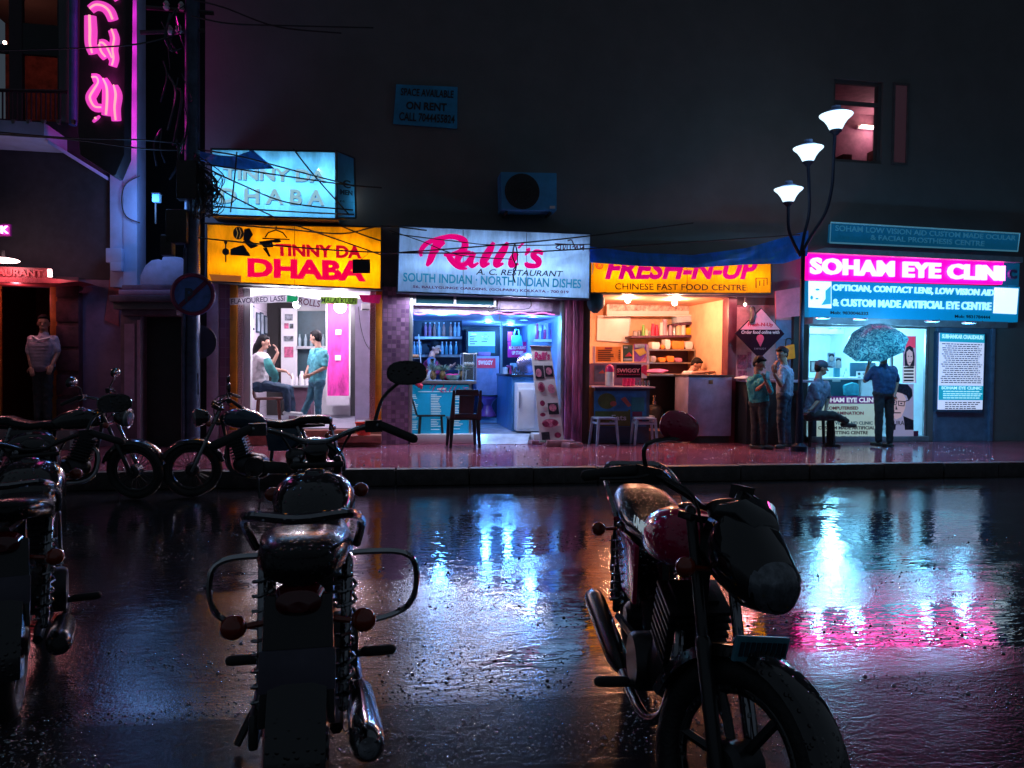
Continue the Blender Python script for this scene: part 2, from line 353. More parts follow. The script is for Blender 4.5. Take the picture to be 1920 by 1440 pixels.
for a, b, d in ((1058, 1070, .02), (1071, 1080, .05), (1081, 1090, .03)): mb.bx(X(a), X(b), YF-.06-d, YF+.2, PZ+.002, ZH-.002)
mb.build('timber_pier', m_oldwood, bld, bev=.012)
mb = MB(); mb.bx(X(1090.5), X(1104), YF-.05, YF+.3, PZ+.002, ZH-.002); mb.build('dark_pier', m_brown, bld, bev=.01)
mb = MB(); mb.bx(X(1485), X(1513), YF-.03, YF+.3, PZ+.002, ZH-.002); mb.build('boundary_pier', m_black, bld, bev=.01)
mb = MB(); mb.bx(X(1740), X(1752), YF-.02, YF+.25, PZ+.002, ZH-.002); mb.bx(X(1858), XR, YF-.012, YF+.25, PZ+.002, ZH-.002); mb.build('dark_wall', m_dark, bld)
# lit upper window
m_glassd = mat('dark_glass', (.03, .04, .05), .08, var=.1, spec=.8)
m_wframe = mat('grey_window_frame', (.12, .11, .12), .6)
wf = MB(); w0, w1, z0, z1 = win
for (a, b, c, d) in ((w0, w0+.06, z0, z1), (w1-.06, w1, z0, z1), (w0+.061, w1-.061, z1-.06, z1), (w0+.061, w1-.061, z0, z0+.06), (w0+.061, w1-.061, z1-.42, z1-.36)): wf.bx(a, b, YF+.05, YF+.11, c, d)
wfo = wf.build('window', m_wframe, bld)
m_room = mat('mauve_room_plaster', (.5, .3, .38), .7, var=.2)
rb = MB(); rb.bx(w0-.6, w1+1.5, YF+2.4, YF+2.5, z0-.3, z1+.3); rb.bx(w0-.7, w0-.6, YF+.26, YF+2.39, z0-.3, z1+.3); rb.bx(w1+1.5, w1+1.6, YF+.26, YF+2.39, z0-.3, z1+.3); rb.bx(w0-.6, w1+1.5, YF+.26, YF+2.39, z1+.3, z1+.4); rb.bx(w0-.6, w1+1.5, YF+.26, YF+2.39, z0-.4, z0-.3)
rb.build('upper_room', m_room, bld)
cb = MB(); p = on(1660, 262, YF+2.3)
cb.bx(p.x-.35, p.x-.25, YF+2.2, YF+2.39, z0-.29, z1-.5); cb.bx(p.x-1.1, p.x-.9, YF+2.1, YF+2.39, z0-.29, z0+.8); cb.build('room_cupboard', m_brown, bld)
lampm = glow('warm_tube_glow', (1, .62, .5), 7)
tl = thing('wall_tube_light', 'warm pink tube light on the wall inside the upstairs window', 'light', on(1640, 238, YF+2.2))
mb = MB(); c = on(1638, 238, YF+2.25); mb.tube([c-V((.28, 0, 0)), c+V((.14, 0, -.01))], .035); mb.build('tube', lampm, tl)
mb = MB(); mb.box(c+V((-.07, .09, 0)), (.5, .05, .07)); mb.build('batten', m_white, tl)
point('upstairs_light', c-V((0, .15, .1)), (1, .45, .6), 5, .05, tl)
# ------------------------------------------------------------- right window seen dim beside it
mb = MB(); a, b = X(1672, YF, 230), X(1702, YF, 230)
for (q, r, s, t) in ((a, a+.04, z0, z1), (b-.04, b, z0, z1), (a+.041, b-.041, z1-.04, z1), (a+.041, b-.041, z0, z0+.04)): mb.bx(q, r, YF-.03, YF-.002, s, t)
wo = mb.build('window', m_wframe, bld)
mb = MB(); mb.bx(a+.041, b-.041, YF-.012, YF-.003, z0+.041, z1-.041); mb.build('pane', glow('dim_lit_pane', (.02, .009, .014), 1), wo)
# closed roof deck behind the parapet so no sky leaks into the shops
mb = MB(); mb.bx(XL, XR, YF+.26, 22, 3.2, 3.4); mb.build('floor_slab', m_dark, bld)
mb = MB(); mb.bx(XL, XR, 22.01, 22.2, PZ, 11); mb.build('rear_wall', m_dark, bld)

def room(root, x0, x1, y0, y1, zf, zc, mats, names=('left_wall', 'right_wall', 'back_wall', 'ceiling', 'floor')):
    t = .08; ml, mr, mbk, mc, mf = mats
    a = MB(); a.bx(x0-t, x0, y0, y1+t, zf-.3, zc+.02); a.build(names[0], ml, root)
    a = MB(); a.bx(x1, x1+t, y0, y1+t, zf-.3, zc+.02); a.build(names[1], mr, root)
    a = MB(); a.bx(x0+.001, x1-.001, y1, y1+t, zf-.3, zc+.02); a.build(names[2], mbk, root)
    a = MB(); a.bx(x0+.001, x1-.001, y0, y1-.001, zc, zc+t); a.build(names[3], mc, root)
    a = MB(); a.bx(x0+.001, x1-.001, y0, y1-.001, zf-.2, zf); a.build(names[4], mf, root)
def lightbox(name, label, pix, Y, depth, face, frame, lamps, col, watts, fr=.025, loc=None, rows=(.3, .7), near=.8):
    """box sign: metal case, translucent face, tube lamps inside"""
    q = q4(pix, Y); c = (q[2]+q[3])/2
    r = thing(name, label, 'sign', c)
    back = [p+V((0, depth, 0)) for p in q]
    f = MB(); f.prism(q, (0, .006, 0)); f.build('sign_face', face, r, smooth=False)
    cs = MB(); n = len(q); ctr = sum(q, V())/n
    def off(p, k): d = (p-ctr); return p+V((math.copysign(k, d.x), 0, math.copysign(k, d.z)))
    out = [off(p, fr) for p in q]; inn = [off(p, .001) for p in q]
    for i in range(n):
        j = (i+1) % n
        cs.add([out[i]+V((0, -.012, 0)), out[j]+V((0, -.012, 0)), inn[j]+V((0, -.012, 0)), inn[i]+V((0, -.012, 0)), out[i]+V((0, depth, 0)), out[j]+V((0, depth, 0)), inn[j]+V((0, depth, 0)), inn[i]+V((0, depth, 0))],
               [(0, 1, 2, 3), (4, 7, 6, 5), (0, 4, 5, 1), (3, 2, 6, 7)])
    cs.add([p+V((0, depth+.002, 0)) for p in out], [(0, 1, 2, 3)])
    cs.build('sign_case', frame, r, smooth=False)
    w = (q[1]-q[0]).length/lamps
    for v in rows:
        for k in range(lamps):
            tubelamp('sign_tube_lamp', bil(q, (k+.5)/lamps, v)+V((0, depth*near, 0)), col, watts/(lamps*len(rows)), w*.8, .04, r)
    return r, q
# ---------------------------------------------------------------- signs over the shops
YS = 11.72
m_case = mat('sign_case_metal', (.07, .065, .07), .5, .3)
# old blue box sign above the first shop
Yb = 11.45
r, q = lightbox('box_sign', 'pale blue backlit box sign with raised letters above the yellow sign', [(398, 281), (628, 286), (630, 409), (400, 402)], Yb, .5, lit_panel('pale_blue_acrylic', (.33, .68, .9)), m_case, 2, (.86, .95, 1), 185, rows=(.42,), near=.3)
m_rl = lit_panel('raised_blue_letter', (.16, .5, .75), .6)
m_rl2 = mat('raised_letter_edge', (.3, .5, .62), .4, emit=(.36, .68, .85), es=.72); m_rside = mat('shaded_letter_return', (.04, .16, .26), .5)  # dark sides put the shade along the letter edges into colour
tpx('lettering', 'TINNY DA', [(420, 315), (612, 321), (611, 344), (420, 338)], Yb, m_rl2, r, bold=.03, ext=.07, side_m=m_rside)
tpx('lettering', 'D H A B A', [(414, 354), (610, 358), (609, 387), (414, 382)], Yb, m_rl2, r, bold=.03, ext=.07, side_m=m_rside)
sidep = [on(632, 284, Yb+.02), on(663, 297, Yb+.45), on(666, 407, Yb+.45), on(632, 409, Yb+.02)]
mb = MB(); mb.prism(sidep, (-.004, .004, 0)); mb.build('side_face', lit_panel('pale_blue_acrylic_side', (.2, .6, .85)), r, smooth=False)
mb = MB(); mb.tube([on(630.5, 282, Yb-.02), on(630.5, 411, Yb-.02)], .02, 4); mb.tube([on(664, 296, Yb+.46), on(667, 409, Yb+.46)], .02, 4); mb.tube([on(630.5, 282, Yb-.02), on(664, 296, Yb+.46)], .015, 4); mb.tube([on(630.5, 410, Yb-.02), on(667, 409, Yb+.46)], .015, 4); mb.build('corner_trim', m_case, r)
tubelamp('sign_tube_lamp', bil(sidep, .3, .5)+V((-.2, .1, 0)), (.8, .93, 1), 16, .04, .7, r, (1, -.6, 0))
def sq(u0, v1, u1, v0): return [bil(sidep, u, v)+V((.002, -.004, 0)) for u, v in ((u0, v1), (u1, v1), (u1, v0), (u0, v0))]
m_ink = mat('dark_blue_ink', (.02, .05, .09), .6)
text('lettering', 'C', sq(.3, .60, .75, .47), m_ink, r, bold=.02); text('lettering', 'MEN', sq(.15, .44, .85, .36), m_ink, r, bold=.03); text('lettering', 'M  —', sq(.15, .27, .95, .24), m_ink, r)
# sagging torn plastic sheet over its left corner
m_sheet = mat('blue_plastic_sheet', (.1, .32, .55), .4, var=.4, scale=4, bump=.3, bscale=12, emit=(.05, .22, .42), es=.0)
def cloth(name, top, bot, Yt, Yb2, m, nu=28, nv=8, wav=.05, parent=None, fold=7):
    vs = []; fs = []
    for j in range(nv+1):
        v = j/nv
        for i in range(nu+1):
            u = i/nu
            def samp(c):
                k = u*(len(c)-1); a = min(int(k), len(c)-2); f = k-a; f = f*f*(3-2*f)*.5+f*.5
                return c[a][0]*(1-f)+c[a+1][0]*f, c[a][1]*(1-f)+c[a+1][1]*f
            tx, ty = samp(top); bxx, by = samp(bot); yy = Yt*(1-v)+Yb2*v
            yy += wav*(math.sin(u*fold*2.1+v*2)+.6*math.sin(u*fold*5+v*5+1)+.5*mnoise.noise(V((u*9, v*5, 2))))
            vs.append(on(tx*(1-v)+bxx*v, ty*(1-v)+by*v, yy))
    w = nu+1
    for j in range(nv):
        for i in range(nu): fs.append((j*w+i, j*w+i+1, (j+1)*w+i+1, (j+1)*w+i))
    k = len(vs); vs += [p+V((0, .006, 0)) for p in vs]; fs += [tuple(a+k for a in reversed(f)) for f in list(fs)]
    mbb = MB(); mbb.add(vs, fs); return mbb.build(name, m, parent)
tag(cloth('plastic_sheet', [(372, 283), (410, 291), (440, 293), (474, 281)], [(374, 300), (420, 315), (470, 318), (515, 316)], Yb-.06, Yb-.14, lit_panel('thin_blue_sheet', (.1, .36, .66), .5), wav=.025), 'crumpled blue plastic sheet sagging over the pale blue box sign', 'plastic sheet')
# yellow sign
ry, qy = lightbox('shop_sign', 'yellow backlit sign with a black waiter silhouette and red letters', [(389, 421), (714, 427), (713, 541), (389, 526)], YS, .28, lit_panel('yellow_acrylic', (1, .6, .03)), m_case, 3, (1, .92, .74), 215, rows=(.3,), near=.55)
m_red = glow('red_sign_film', (.62, .0, .02), .8); m_pinkred = glow('pinkred_sign_film', (.92, .0, .06), .95); m_sil = mat('black_sign_film', (.012, .01, .01), .5)
tpx('lettering', 'TINNY DA', [(517, 457), (678, 461), (678, 485), (518, 480)], YS, m_red, ry, bold=.045)
tpx('lettering', 'DHABA', [(464, 484), (685, 489), (686, 528), (464, 519)], YS, m_pinkred, ry, bold=.05)
lg = MB()
def elpx(mbx, cx, cy, rx, ry_, Y, d=.01, n=18): mbx.pp([(cx+rx*math.cos(2*math.pi*k/n), cy+ry_*math.sin(2*math.pi*k/n)) for k in range(n)], Y, d)
elpx(lg, 447, 437, 10, 12, YS-.012)                               # turban
lg.pp([(458, 430), (468, 428), (474, 440), (471, 444), (466, 452), (456, 450)], YS-.0125)
lg.pp([(455, 452), (466, 449), (484, 461), (470, 466)], YS-.013)
lg.pp([(432, 467), (456, 459), (470, 480), (432, 478)], YS-.0135)
lg.pp([(485, 453), (510, 450), (512, 463), (495, 464)], YS-.014); lg.pp([(493, 466), (500, 464), (507, 480), (504, 481)], YS-.0145)
lg.pp([(492, 446), (543, 448), (543, 450), (492, 448)], YS-.012)
lg.tube([on(497, 445, YS-.01), on(503, 436, YS-.01), on(517, 431, YS-.01), on(530, 436, YS-.01), on(538, 446, YS-.01)], .011, 5)
elpx(lg, 518, 452, 9, 3, YS-.013); elpx(lg, 518, 427, 2, 3, YS-.012)
elpx(lg, 423, 472, 6.5, 6.5, YS-.013); elpx(lg, 423, 454, 3, 4, YS-.0125); lg.pp([(422, 455), (424, 455), (424, 491), (422, 491)], YS-.0145)
lg.build('waiter_emblem', m_sil, ry, smooth=False)
mb = MB()
for i in range(2): mb.tube([on(443+i*6, 428, YS-.018), on(446+i*6, 437, YS-.018), on(443+i*6, 447, YS-.018)], .004, 4)
mb.build('turban_stripe', mat('ochre_line', (.7, .45, .1), .5, emit=(.7, .4, .05), es=.3), ry)
mb = MB(); mb.pp([(392, 514), (452, 517), (452, 528), (398, 527)], YS-.012, .01); mb.build('small_plate', glow('brown_plate_film', (.45, .12, .02), .5), ry, smooth=False)
tg = MB(); tg.pr(661, 486, 694, 512, YS-.12, .05); tg.tube([on(677, 487, YS-.1), on(690, 476, YS-.06), on(688, 466, YS-.03)], .005, 5)
tag(tg.build('junction_box', m_black), 'small black box hanging on a wire in front of the yellow sign', 'box')
# white sign of the second shop
rw, qw = lightbox('shop_sign', 'white backlit sign with pink script and blue capitals', [(750, 425), (1106, 440), (1104, 559), (746, 546)], YS, .3, lit_panel('white_acrylic', (.72, .83, 1)), mat('blue_grey_case', (.1, .13, .18), .4, .4), 3, (.54, .77, 1), 142, rows=(.42,), near=.55)
m_mag = glow('magenta_sign_film', (.85, .0, .2), .85); m_cyan = glow('blue_sign_film', (.015, .25, .4), .6); m_pur = glow('purple_sign_film', (.13, .03, .13), .4)
def ral(w, ox, oy, s=1):
    P = [[(803, 482, 4), (812, 473, 14), (820, 459, 17), (833, 452, 9)],
         [(790, 480, 5), (789, 470, 8), (800, 456, 9), (825, 446, 8), (852, 443, 10), (871, 452, 13), (868, 468, 12), (848, 476, 8), (832, 477, 6)],
         [(838, 477, 6), (846, 486, 12), (860, 500, 9), (876, 503, 3)],
         [(800, 498, 5), (806, 488, 12), (814, 468, 13)],
         [(882, 474, 8), (866, 474, 11), (858, 486, 12), (861, 496, 11), (874, 493, 9), (886, 478, 10), (889, 472, 9)],
         [(888, 474, 10), (882, 488, 12), (885, 498, 9), (897, 492, 4)],
         [(926, 454, 6), (918, 468, 14), (907, 488, 15), (906, 497, 10), (918, 493, 4)],
         [(952, 454, 6), (944, 468, 14), (932, 488, 15), (931, 497, 10), (944, 493, 4)],
         [(968, 473, 11), (961, 486, 14), (958, 497, 10), (972, 494, 4)],
         [(975, 458, 15), (978, 461, 15)],
         [(989, 465, 9), (990, 470, 8), (984, 478, 3)],
         [(1018, 474, 9), (1006, 471, 9), (999, 478, 11), (1009, 488, 13), (1007, 497, 9), (990, 497, 10), (986, 491, 7)]]
    return [[(ox+(x-788)*s, oy+(y-440)*s, wd*s*w) for x, y, wd in p] for p in P]
strokes('script_lettering', ral(1, 788, 441), YS, m_mag, rw, lift=.012)
tpx('lettering', 'A. C. RESTAURANT', [(892, 504), (1056, 508), (1056, 519), (892, 515)], YS, mat('black_ink', (.02, .02, .03), .5), rw, shear=.25, bold=.012)
tpx('lettering', 'SOUTH INDIAN · NORTH INDIAN DISHES', [(756, 511), (1090, 524), (1089, 541), (756, 528)], YS, m_cyan, rw, bold=.022)
tpx('lettering', '56, BALLYGUNGE GARDENS, (GOLPARK) KOLKATA - 700 019', [(774, 535), (1066, 545), (1066, 552), (774, 541)], YS, m_pur, rw, bold=.025)
mp_ = mat('bengali_ink', (.2, .03, .1), .5)
strokes('bengali_lettering', [[(1040, 457, 2), (1095, 460, 2)], [(1051, 458, 2), (1051, 469, 2)], [(1051, 459, 2), (1042, 464, 2), (1050, 468, 2)], [(1056, 459, 2), (1056, 469, 2), (1060, 462, 1.5), (1058, 458, 1.5)], [(1063, 458, 2), (1063, 469, 2)], [(1064, 452, 2), (1071, 450, 2), (1075, 458, 2)], [(1069, 458, 2), (1069, 469, 2)],
    [(1073, 464, 2), (1077, 461, 2), (1078, 467, 2), (1082, 461, 2), (1083, 469, 2)], [(1087, 460, 2), (1089, 467, 2), (1094, 462, 2), (1093, 470, 2)]], YS, mp_, rw, lift=.008)
tubelamp('sign_tube_lamp', (qw[2]+qw[3])/2+V((0, .03, -.03)), (.75, .78, 1), 75, 2.8, .06, rw, (0, -.12, -1))  # added lamp under the sign case, brightens the wall and banner below
hk = MB(); hk.tube(spline([on(965, 457, YS-.1), on(961, 480, YS-.1), on(968, 500, YS-.08), on(962, 515, YS-.1), on(966, 530, YS-.1)], 4), .012, 6); hk.tube(spline([on(966, 458, YS-.1), on(970, 475, YS-.1), on(969, 495, YS-.1), on(962, 506, YS-.1)], 4), .01, 6)
tag(hk.build('cable_loop', m_rubber), 'black cable loop dangling over the pink script of the white sign', 'cable')
# yellow fast food sign
rf, qf = lightbox('shop_sign', 'amber backlit fast food sign with slanted magenta letters half under the tarpaulin', [(1108, 478), (1445, 480), (1445, 549), (1108, 548)], YS, .26, lit_panel('amber_acrylic', (1, .58, .03)), m_case, 3, (1, .88, .66), 112, rows=(.45,), near=.5)
tpx('lettering', 'FRESH-N-UP', [(1136, 484), (1420, 487), (1418, 524), (1134, 524)], YS, glow('hot_pink_film', (.75, .0, .2), .8), rf, bold=.04, shear=.2)
tpx('lettering', 'CHINESE FAST FOOD CENTRE', [(1153, 531), (1399, 534), (1399, 545), (1153, 543)], YS, mat('brown_ink', (.06, .012, .01), .5), rf, bold=.008)
mb = MB()
for x0, y0, x1, y1 in ((1417, 521, 1418.5, 540), (1417, 521, 1439, 522.2), (1438, 521, 1439.2, 534), (1424, 526, 1425.5, 536), (1432, 524, 1433.2, 536)): mb.pr(x0, y0, x1, y1, YS-.011, .008)
mb.build('corner_emblem', MC['brown_ink'], rf, smooth=False)
mb = MB(); c = on(1124, 497, YS-.01); mb.torus(c, .06, .008); mb.torus(c, .035, .006); mb.build('round_emblem', MC['red_sign_film'], rf)
tubelamp('sign_tube_lamp', (qf[2]+qf[3])/2+V((0, .14, -.03)), (1, .5, .45), 16, 2.6, .1, rf, (0, -.2, -1))
for rr_, Yq_, xs in ((rw, YS, ((868, 431, 551), (987, 436, 556))), (ry, YS, ((552, 424, 534),)), (rf, YS, ((1288, 480, 548),))):
    for x_s, ya, yb in xs: mb = MB(); mb.pr(x_s, ya, x_s+.9, yb, Yq_-.004, .003); mb.build('panel_seam', MC['brown_ink'], rr_, smooth=False)
# tarpaulin hanging over it
m_tarp = lit_panel('blue_tarpaulin', (.05, .3, .98), .55)
def tarp():
    top = [(1106, 462), (1200, 474), (1300, 478), (1400, 465), (1470, 445), (1516, 432)]
    bot = [(1107, 492), (1200, 499), (1300, 502), (1400, 496), (1470, 494), (1514, 480)]
    return cloth('tarpaulin', top, bot, YS-.18, YS-.3, m_tarp, 48, 12, .05, fold=3)
tag(tarp(), 'blue tarpaulin sagging across the top of the amber sign', 'tarpaulin')
mb = MB(); mb.tube([on(1104, 466, YS-.2), on(1112, 500, YS-.15), on(1110, 515, YS-.15)], .008, 6); tag(mb.build('tarp_rope', m_white), 'pale rope tying the tarpaulin beside the white sign', 'rope')
# eye clinic: top board, magenta letter board, white message board
Ye = 11.7
m_blueboard = mat('blue_board', (.02, .16, .34), .3, var=.3, scale=2, emit=(.0, .07, .16), es=.55)
r1 = thing('upper_board', 'long dim blue board with two lines of faint letters above the magenta sign', 'sign', on(1735, 470, Ye))
mb = MB(); mb.pp([(1560, 419), (1910, 440), (1906, 470), (1558, 453)], Ye, .1); mb.build('board', m_blueboard, r1, smooth=False)
mb = MB(); k = [on(*p, Ye-.004) for p in ((1558, 417), (1912, 438), (1908, 471), (1556, 455))]; mb.tube(k, .014, 6, closed=True); mb.build('edge_trim', mat('pale_trim', (.35, .55, .7), .3, emit=(.1, .4, .6), es=.3), r1)
m_fl = mat('faint_letter', (.1, .32, .5), .4, emit=(.02, .15, .27), es=.5)
tpx('lettering', 'SOHAM LOW VISION AID CUSTOM MADE OCULAR', [(1566, 422), (1905, 442), (1904, 451), (1566, 433)], Ye, m_fl, r1, bold=.02)
tpx('lettering', '& FACIAL PROSTHESIS CENTRE', [(1632, 440), (1846, 452), (1845, 462), (1632, 450)], Ye, m_fl, r1, bold=.02)
r2 = thing('letter_board', 'magenta board with big white glowing capitals over the eye clinic', 'sign', on(1697, 585, Ye))
m_magp = glow('magenta_panel', (.62, .0, .2), 2.8)
mb = MB(); mb.pp([(1516, 475), (1882, 492), (1879, 533), (1516, 524)], Ye-.06, .12); mb.build('panel', m_magp, r2, smooth=False)
tpx('lettering', 'SOHAM EYE CLINI', [(1518, 483), (1881, 499), (1880, 527), (1518, 514)], Ye-.06, glow('white_letter_glow', (1, .15, .6), 7), r2, bold=.038, ext=.05, sp=1.05)
tpx('lettering', 'C', [(1888, 505), (1903, 506), (1903, 524), (1888, 523)], Ye-.06, mat('unlit_letter', (.15, .1, .3), .4), r2, bold=.05, ext=.05)
mb = MB(); mb.pp([(1883, 492), (1912, 494), (1910, 536), (1880, 534)], Ye-.05, .1); mb.build('end_panel', m_blueboard, r2, smooth=False)
mb = MB(); mb.pp([(1548, 464), (1918, 482), (1918, 492), (1514, 473)], Ye-.2, .4); mb.build('canopy', mat('grey_blue_metal', (.3, .34, .42), .35, .3), r2, smooth=False)
r3 = thing('message_board', 'white and cyan glowing message board under the magenta letters', 'sign', on(1697, 600, Ye))
m_cyb = glow('cyan_panel', (.0, .2, .46), .75)
mb = MB(); mb.pp([(1516, 526), (1912, 538), (1908, 604), (1516, 594)], Ye-.02, .12); mb.build('panel', m_cyb, r3, smooth=False)
m_wl = glow('cyan_white_letter', (.4, .85, 1), 1.0)
tpx('lettering', 'OPTICIAN, CONTACT LENS, LOW VISION AID', [(1561, 533), (1864, 543), (1862, 557), (1561, 547)], Ye-.02, m_wl, r3, bold=.03, ext=.02)
tpx('lettering', '& CUSTOM MADE ARTIFICIAL EYE CENTRE', [(1561, 560), (1858, 567), (1857, 582), (1561, 574)], Ye-.02, m_wl, r3, bold=.03, ext=.02)
m_ws = glow('white_screen', (.7, .9, 1), 1.15)
for pq in ([(1517, 527), (1559, 528), (1559, 578), (1517, 576)], [(1866, 539), (1910, 541), (1906, 589), (1864, 587)]): mb = MB(); mb.pp(pq, Ye-.04, .02); mb.build('end_screen', m_ws, r3, smooth=False)
mb = MB(); mb.pp([(1548, 545), (1558, 536), (1558, 570), (1540, 572), (1548, 560)], Ye-.048, .006); elpx(mb, 1533, 543, 4, 2, Ye-.048, .006); elpx(mb, 1522, 558, 2.5, 4, Ye-.048, .006); elpx(mb, 1532, 560, 3, 1.5, Ye-.048, .006); mb.build('screen_picture', glow('cyan_ink', (.03, .4, .6), .8), r3, smooth=False)
m_dk = mat('navy_ink', (.01, .03, .06), .5)
tpx('lettering', 'Mob: 9830046332', [(1557, 583), (1628, 585), (1628, 591), (1557, 589)], Ye-.02, m_dk, r3, bold=.02)
tpx('lettering', 'Mob: 9831784444', [(1790, 590), (1856, 592), (1856, 598), (1790, 596)], Ye-.02, m_dk, r3, bold=.02)
point('board_glow', on(1700, 610, Ye-.5), (.25, .75, 1), 10, .3, r3)
# banner and AC unit on the wall above
Yw = YF-.03
rb_ = thing('rent_banner', 'blue lit cloth banner on the dark wall advertising space on rent', 'banner', on(797, 240, Yw))
mb = MB(); mb.pp([(743, 158), (858, 163), (857, 241), (737, 232)], Yw, .02); mb.build('banner_cloth', mat('blue_lit_vinyl', (.03, .4, .75), .5, var=.25, scale=2, bump=.2, bscale=6), rb_, smooth=False)  # bluish lamp light on the banner put into its base colour
mi = MC['black_ink']
tpx('lettering', 'SPACE AVAILABLE', [(752, 165), (851, 170), (850, 184), (751, 179)], Yw, mi, rb_, bold=.02); tpx('lettering', 'ON RENT', [(762, 190), (838, 194), (837, 209), (761, 205)], Yw, mi, rb_, bold=.03); tpx('lettering', 'CALL 7044455824', [(749, 210), (853, 216), (852, 232), (748, 226)], Yw, mi, rb_, bold=.02)
ac = thing('air_conditioner', 'outdoor air conditioner unit with round black fan on the dark wall', 'air conditioner', on(990, 396, YF-.4))
m_acb = mat('ac_blue_lit_paint', (.06, .36, .7), .5, var=.1)  # blue of the street lamp light put into the housing colour
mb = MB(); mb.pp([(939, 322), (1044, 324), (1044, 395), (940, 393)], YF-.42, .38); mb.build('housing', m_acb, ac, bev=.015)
c = on(979, 359, YF-.42)
mb = MB(); mb.lathe([(.28, 0), (.28, .012)], c, (0, -1, 0), 28); mb.build('fan_opening', m_black, ac)
mb = MB()
for k in range(5): mb.torus(c-V((0, .014, 0)), .05+k*.052, .004, n=28, m=5)
for k in range(6): a = k*math.pi/6; d = V((math.cos(a), 0, math.sin(a)))*.27; mb.tube([c-V((0, .018, 0))-d, c-V((0, .018, 0))+d], .004, 5)
mb.build('fan_guard', m_black, ac)
mb = MB(); mb.pr(1031, 386, 1041, 391, YF-.428, .006); mb.build('maker_badge', m_white, ac)
mb = MB(); mb.pr(948, 396, 952, 400, YF-.38, .35); mb.pr(1030, 397, 1034, 401, YF-.38, .35); mb.build('bracket', m_case, ac)
# ================================================================ shop 1 : white tiled eatery
s1 = thing('eatery_shop', 'white tiled eatery with orange door posts under the yellow sign', 'shop', on(570, 815, YF))
T0, T1, TB, TF = X(446, 12.3)+.02, X(704, 12.0), 15.2, .46
m_cream = mat('cream_tile', (.7, .68, .72), .35, var=.1)
room(s1, T0, T1, YF+.02, TB, TF, 2.66, (m_walltile, m_walltile, m_white, m_white, tile_mat('grey_floor_tile', (.4, .42, .5), (.34, .36, .44), (.15, .15, .2), .4, .4)))
m_orange = mat('orange_paint', (.85, .3, .02), .4, var=.15)
for a, b in ((432, 445), (703.5, 715.5)):
    mb = MB(); mb.bx(X(a), X(b), YF-.05, YF+.12, TF-.25, ZH-.01); mb.build('door_post', m_orange, s1, bev=.008)
for a, b in ((446, 455), (693, 703)):
    mb = MB(); mb.bx(X(a), X(b), YF, YF+.2, TF+.002, ZH-.08); mb.build('granite_jamb', m_granite, s1)
mb = MB(); mb.bx(X(455.5), X(469), YF+.03, YF+.2, TF+.002, ZH-.08); mb.build('door_jamb', m_white, s1, bev=.01)
mb = MB(); mb.bx(X(430), X(716), YF-.1, YF+.1, TF-.26, TF-.02); mb.build('threshold', mat('red_stone', (.4, .16, .12), .3, var=.3), s1, bev=.01)
mb = MB(); mb.bx(X(412), X(431), YF-.03, YF+.24, PZ+.002, ZH); mb.build('tile_pilaster', tile_mat('maroon_tile', (.3, .12, .2), (.2, .07, .14), (.3, .2, .25), .15, .15), s1)
mb = MB(); mb.bx(X(430), X(718), YF-.02, YF+.2, ZH-.06, ZH+.06); mb.build('lintel', m_case, s1)
m_pinkwall = mat('magenta_painted_panel', (.82, .06, .42), .45, var=.35, scale=4, stretch=(2, 1, .6), bump=.2)
mb = MB(); mb.pr(614, 566, 654, 742, 14.2, .8); mb.build('pink_pillar', m_pinkwall, s1)
mb = MB(); mb.pr(611, 566, 613.6, 745, 14.18, .8); mb.pr(654.4, 566, 657, 745, 14.18, .8); mb.build('pillar_trim', m_white, s1)
mb = MB(); mb.pr(612, 742.5, 655, 760, 14.16, .8); mb.build('pillar_base', m_cream, s1)
mb = MB()
for x, y in ((635, 623), (634, 671)): mb.pr(x-6, y-5, x+5, y+5, 14.17, .025)
mb.build('switch_box', m_white, s1, bev=.006)
m_lav = mat('lavender_paint', (.48, .42, .58), .5, var=.1)
mb = MB(); mb.pr(666, 560, 694, 787, 12.75, .12); mb.build('side_panel', m_lav, s1)
mb = MB(); mb.pr(657, 566, 665.6, 780, 13.6, .06); mb.build('dark_gap_panel', m_black, s1)  # black slab stands in for the shade in the gap
mb = MB(); mb.tube(spline([on(672, 575, 12.72), on(676, 610, 12.72), on(684, 640, 12.72), on(693, 655, 12.72)], 5), .006, 5); mb.build('wall_wire', m_rubber, s1)
mb = MB(); mb.pr(557, 583, 612, 705, 15.1, .05); mb.build('dark_back_panel', mat('teal_black_panel', (.03, .09, .12), .4), s1)
m_photo = [mat('photo_grey', (.25, .28, .32), .4, var=.6, scale=12), mat('photo_red', (.6, .12, .25), .4, var=.5, scale=12), mat('photo_dark', (.1, .14, .18), .4, var=.6, scale=10)]
sh = thing('display_rack', 'narrow white rack of photographs on the back wall of the tiled eatery', 'rack', on(542, 740, 14.9))
mb = MB(); mb.pr(527, 578, 557, 735, 14.9, .1); mb.build('rack_panel', m_white, sh)
for i, (x0, y0, x1, y1) in enumerate(((534, 589, 549, 601), (533, 606, 541, 616), (543, 607, 550, 616), (532, 630, 550, 640), (533, 650, 550, 670))):
    mb = MB(); mb.pr(x0, y0, x1, y1, 14.885, .012); mb.build('photograph', m_photo[i % 3], sh)
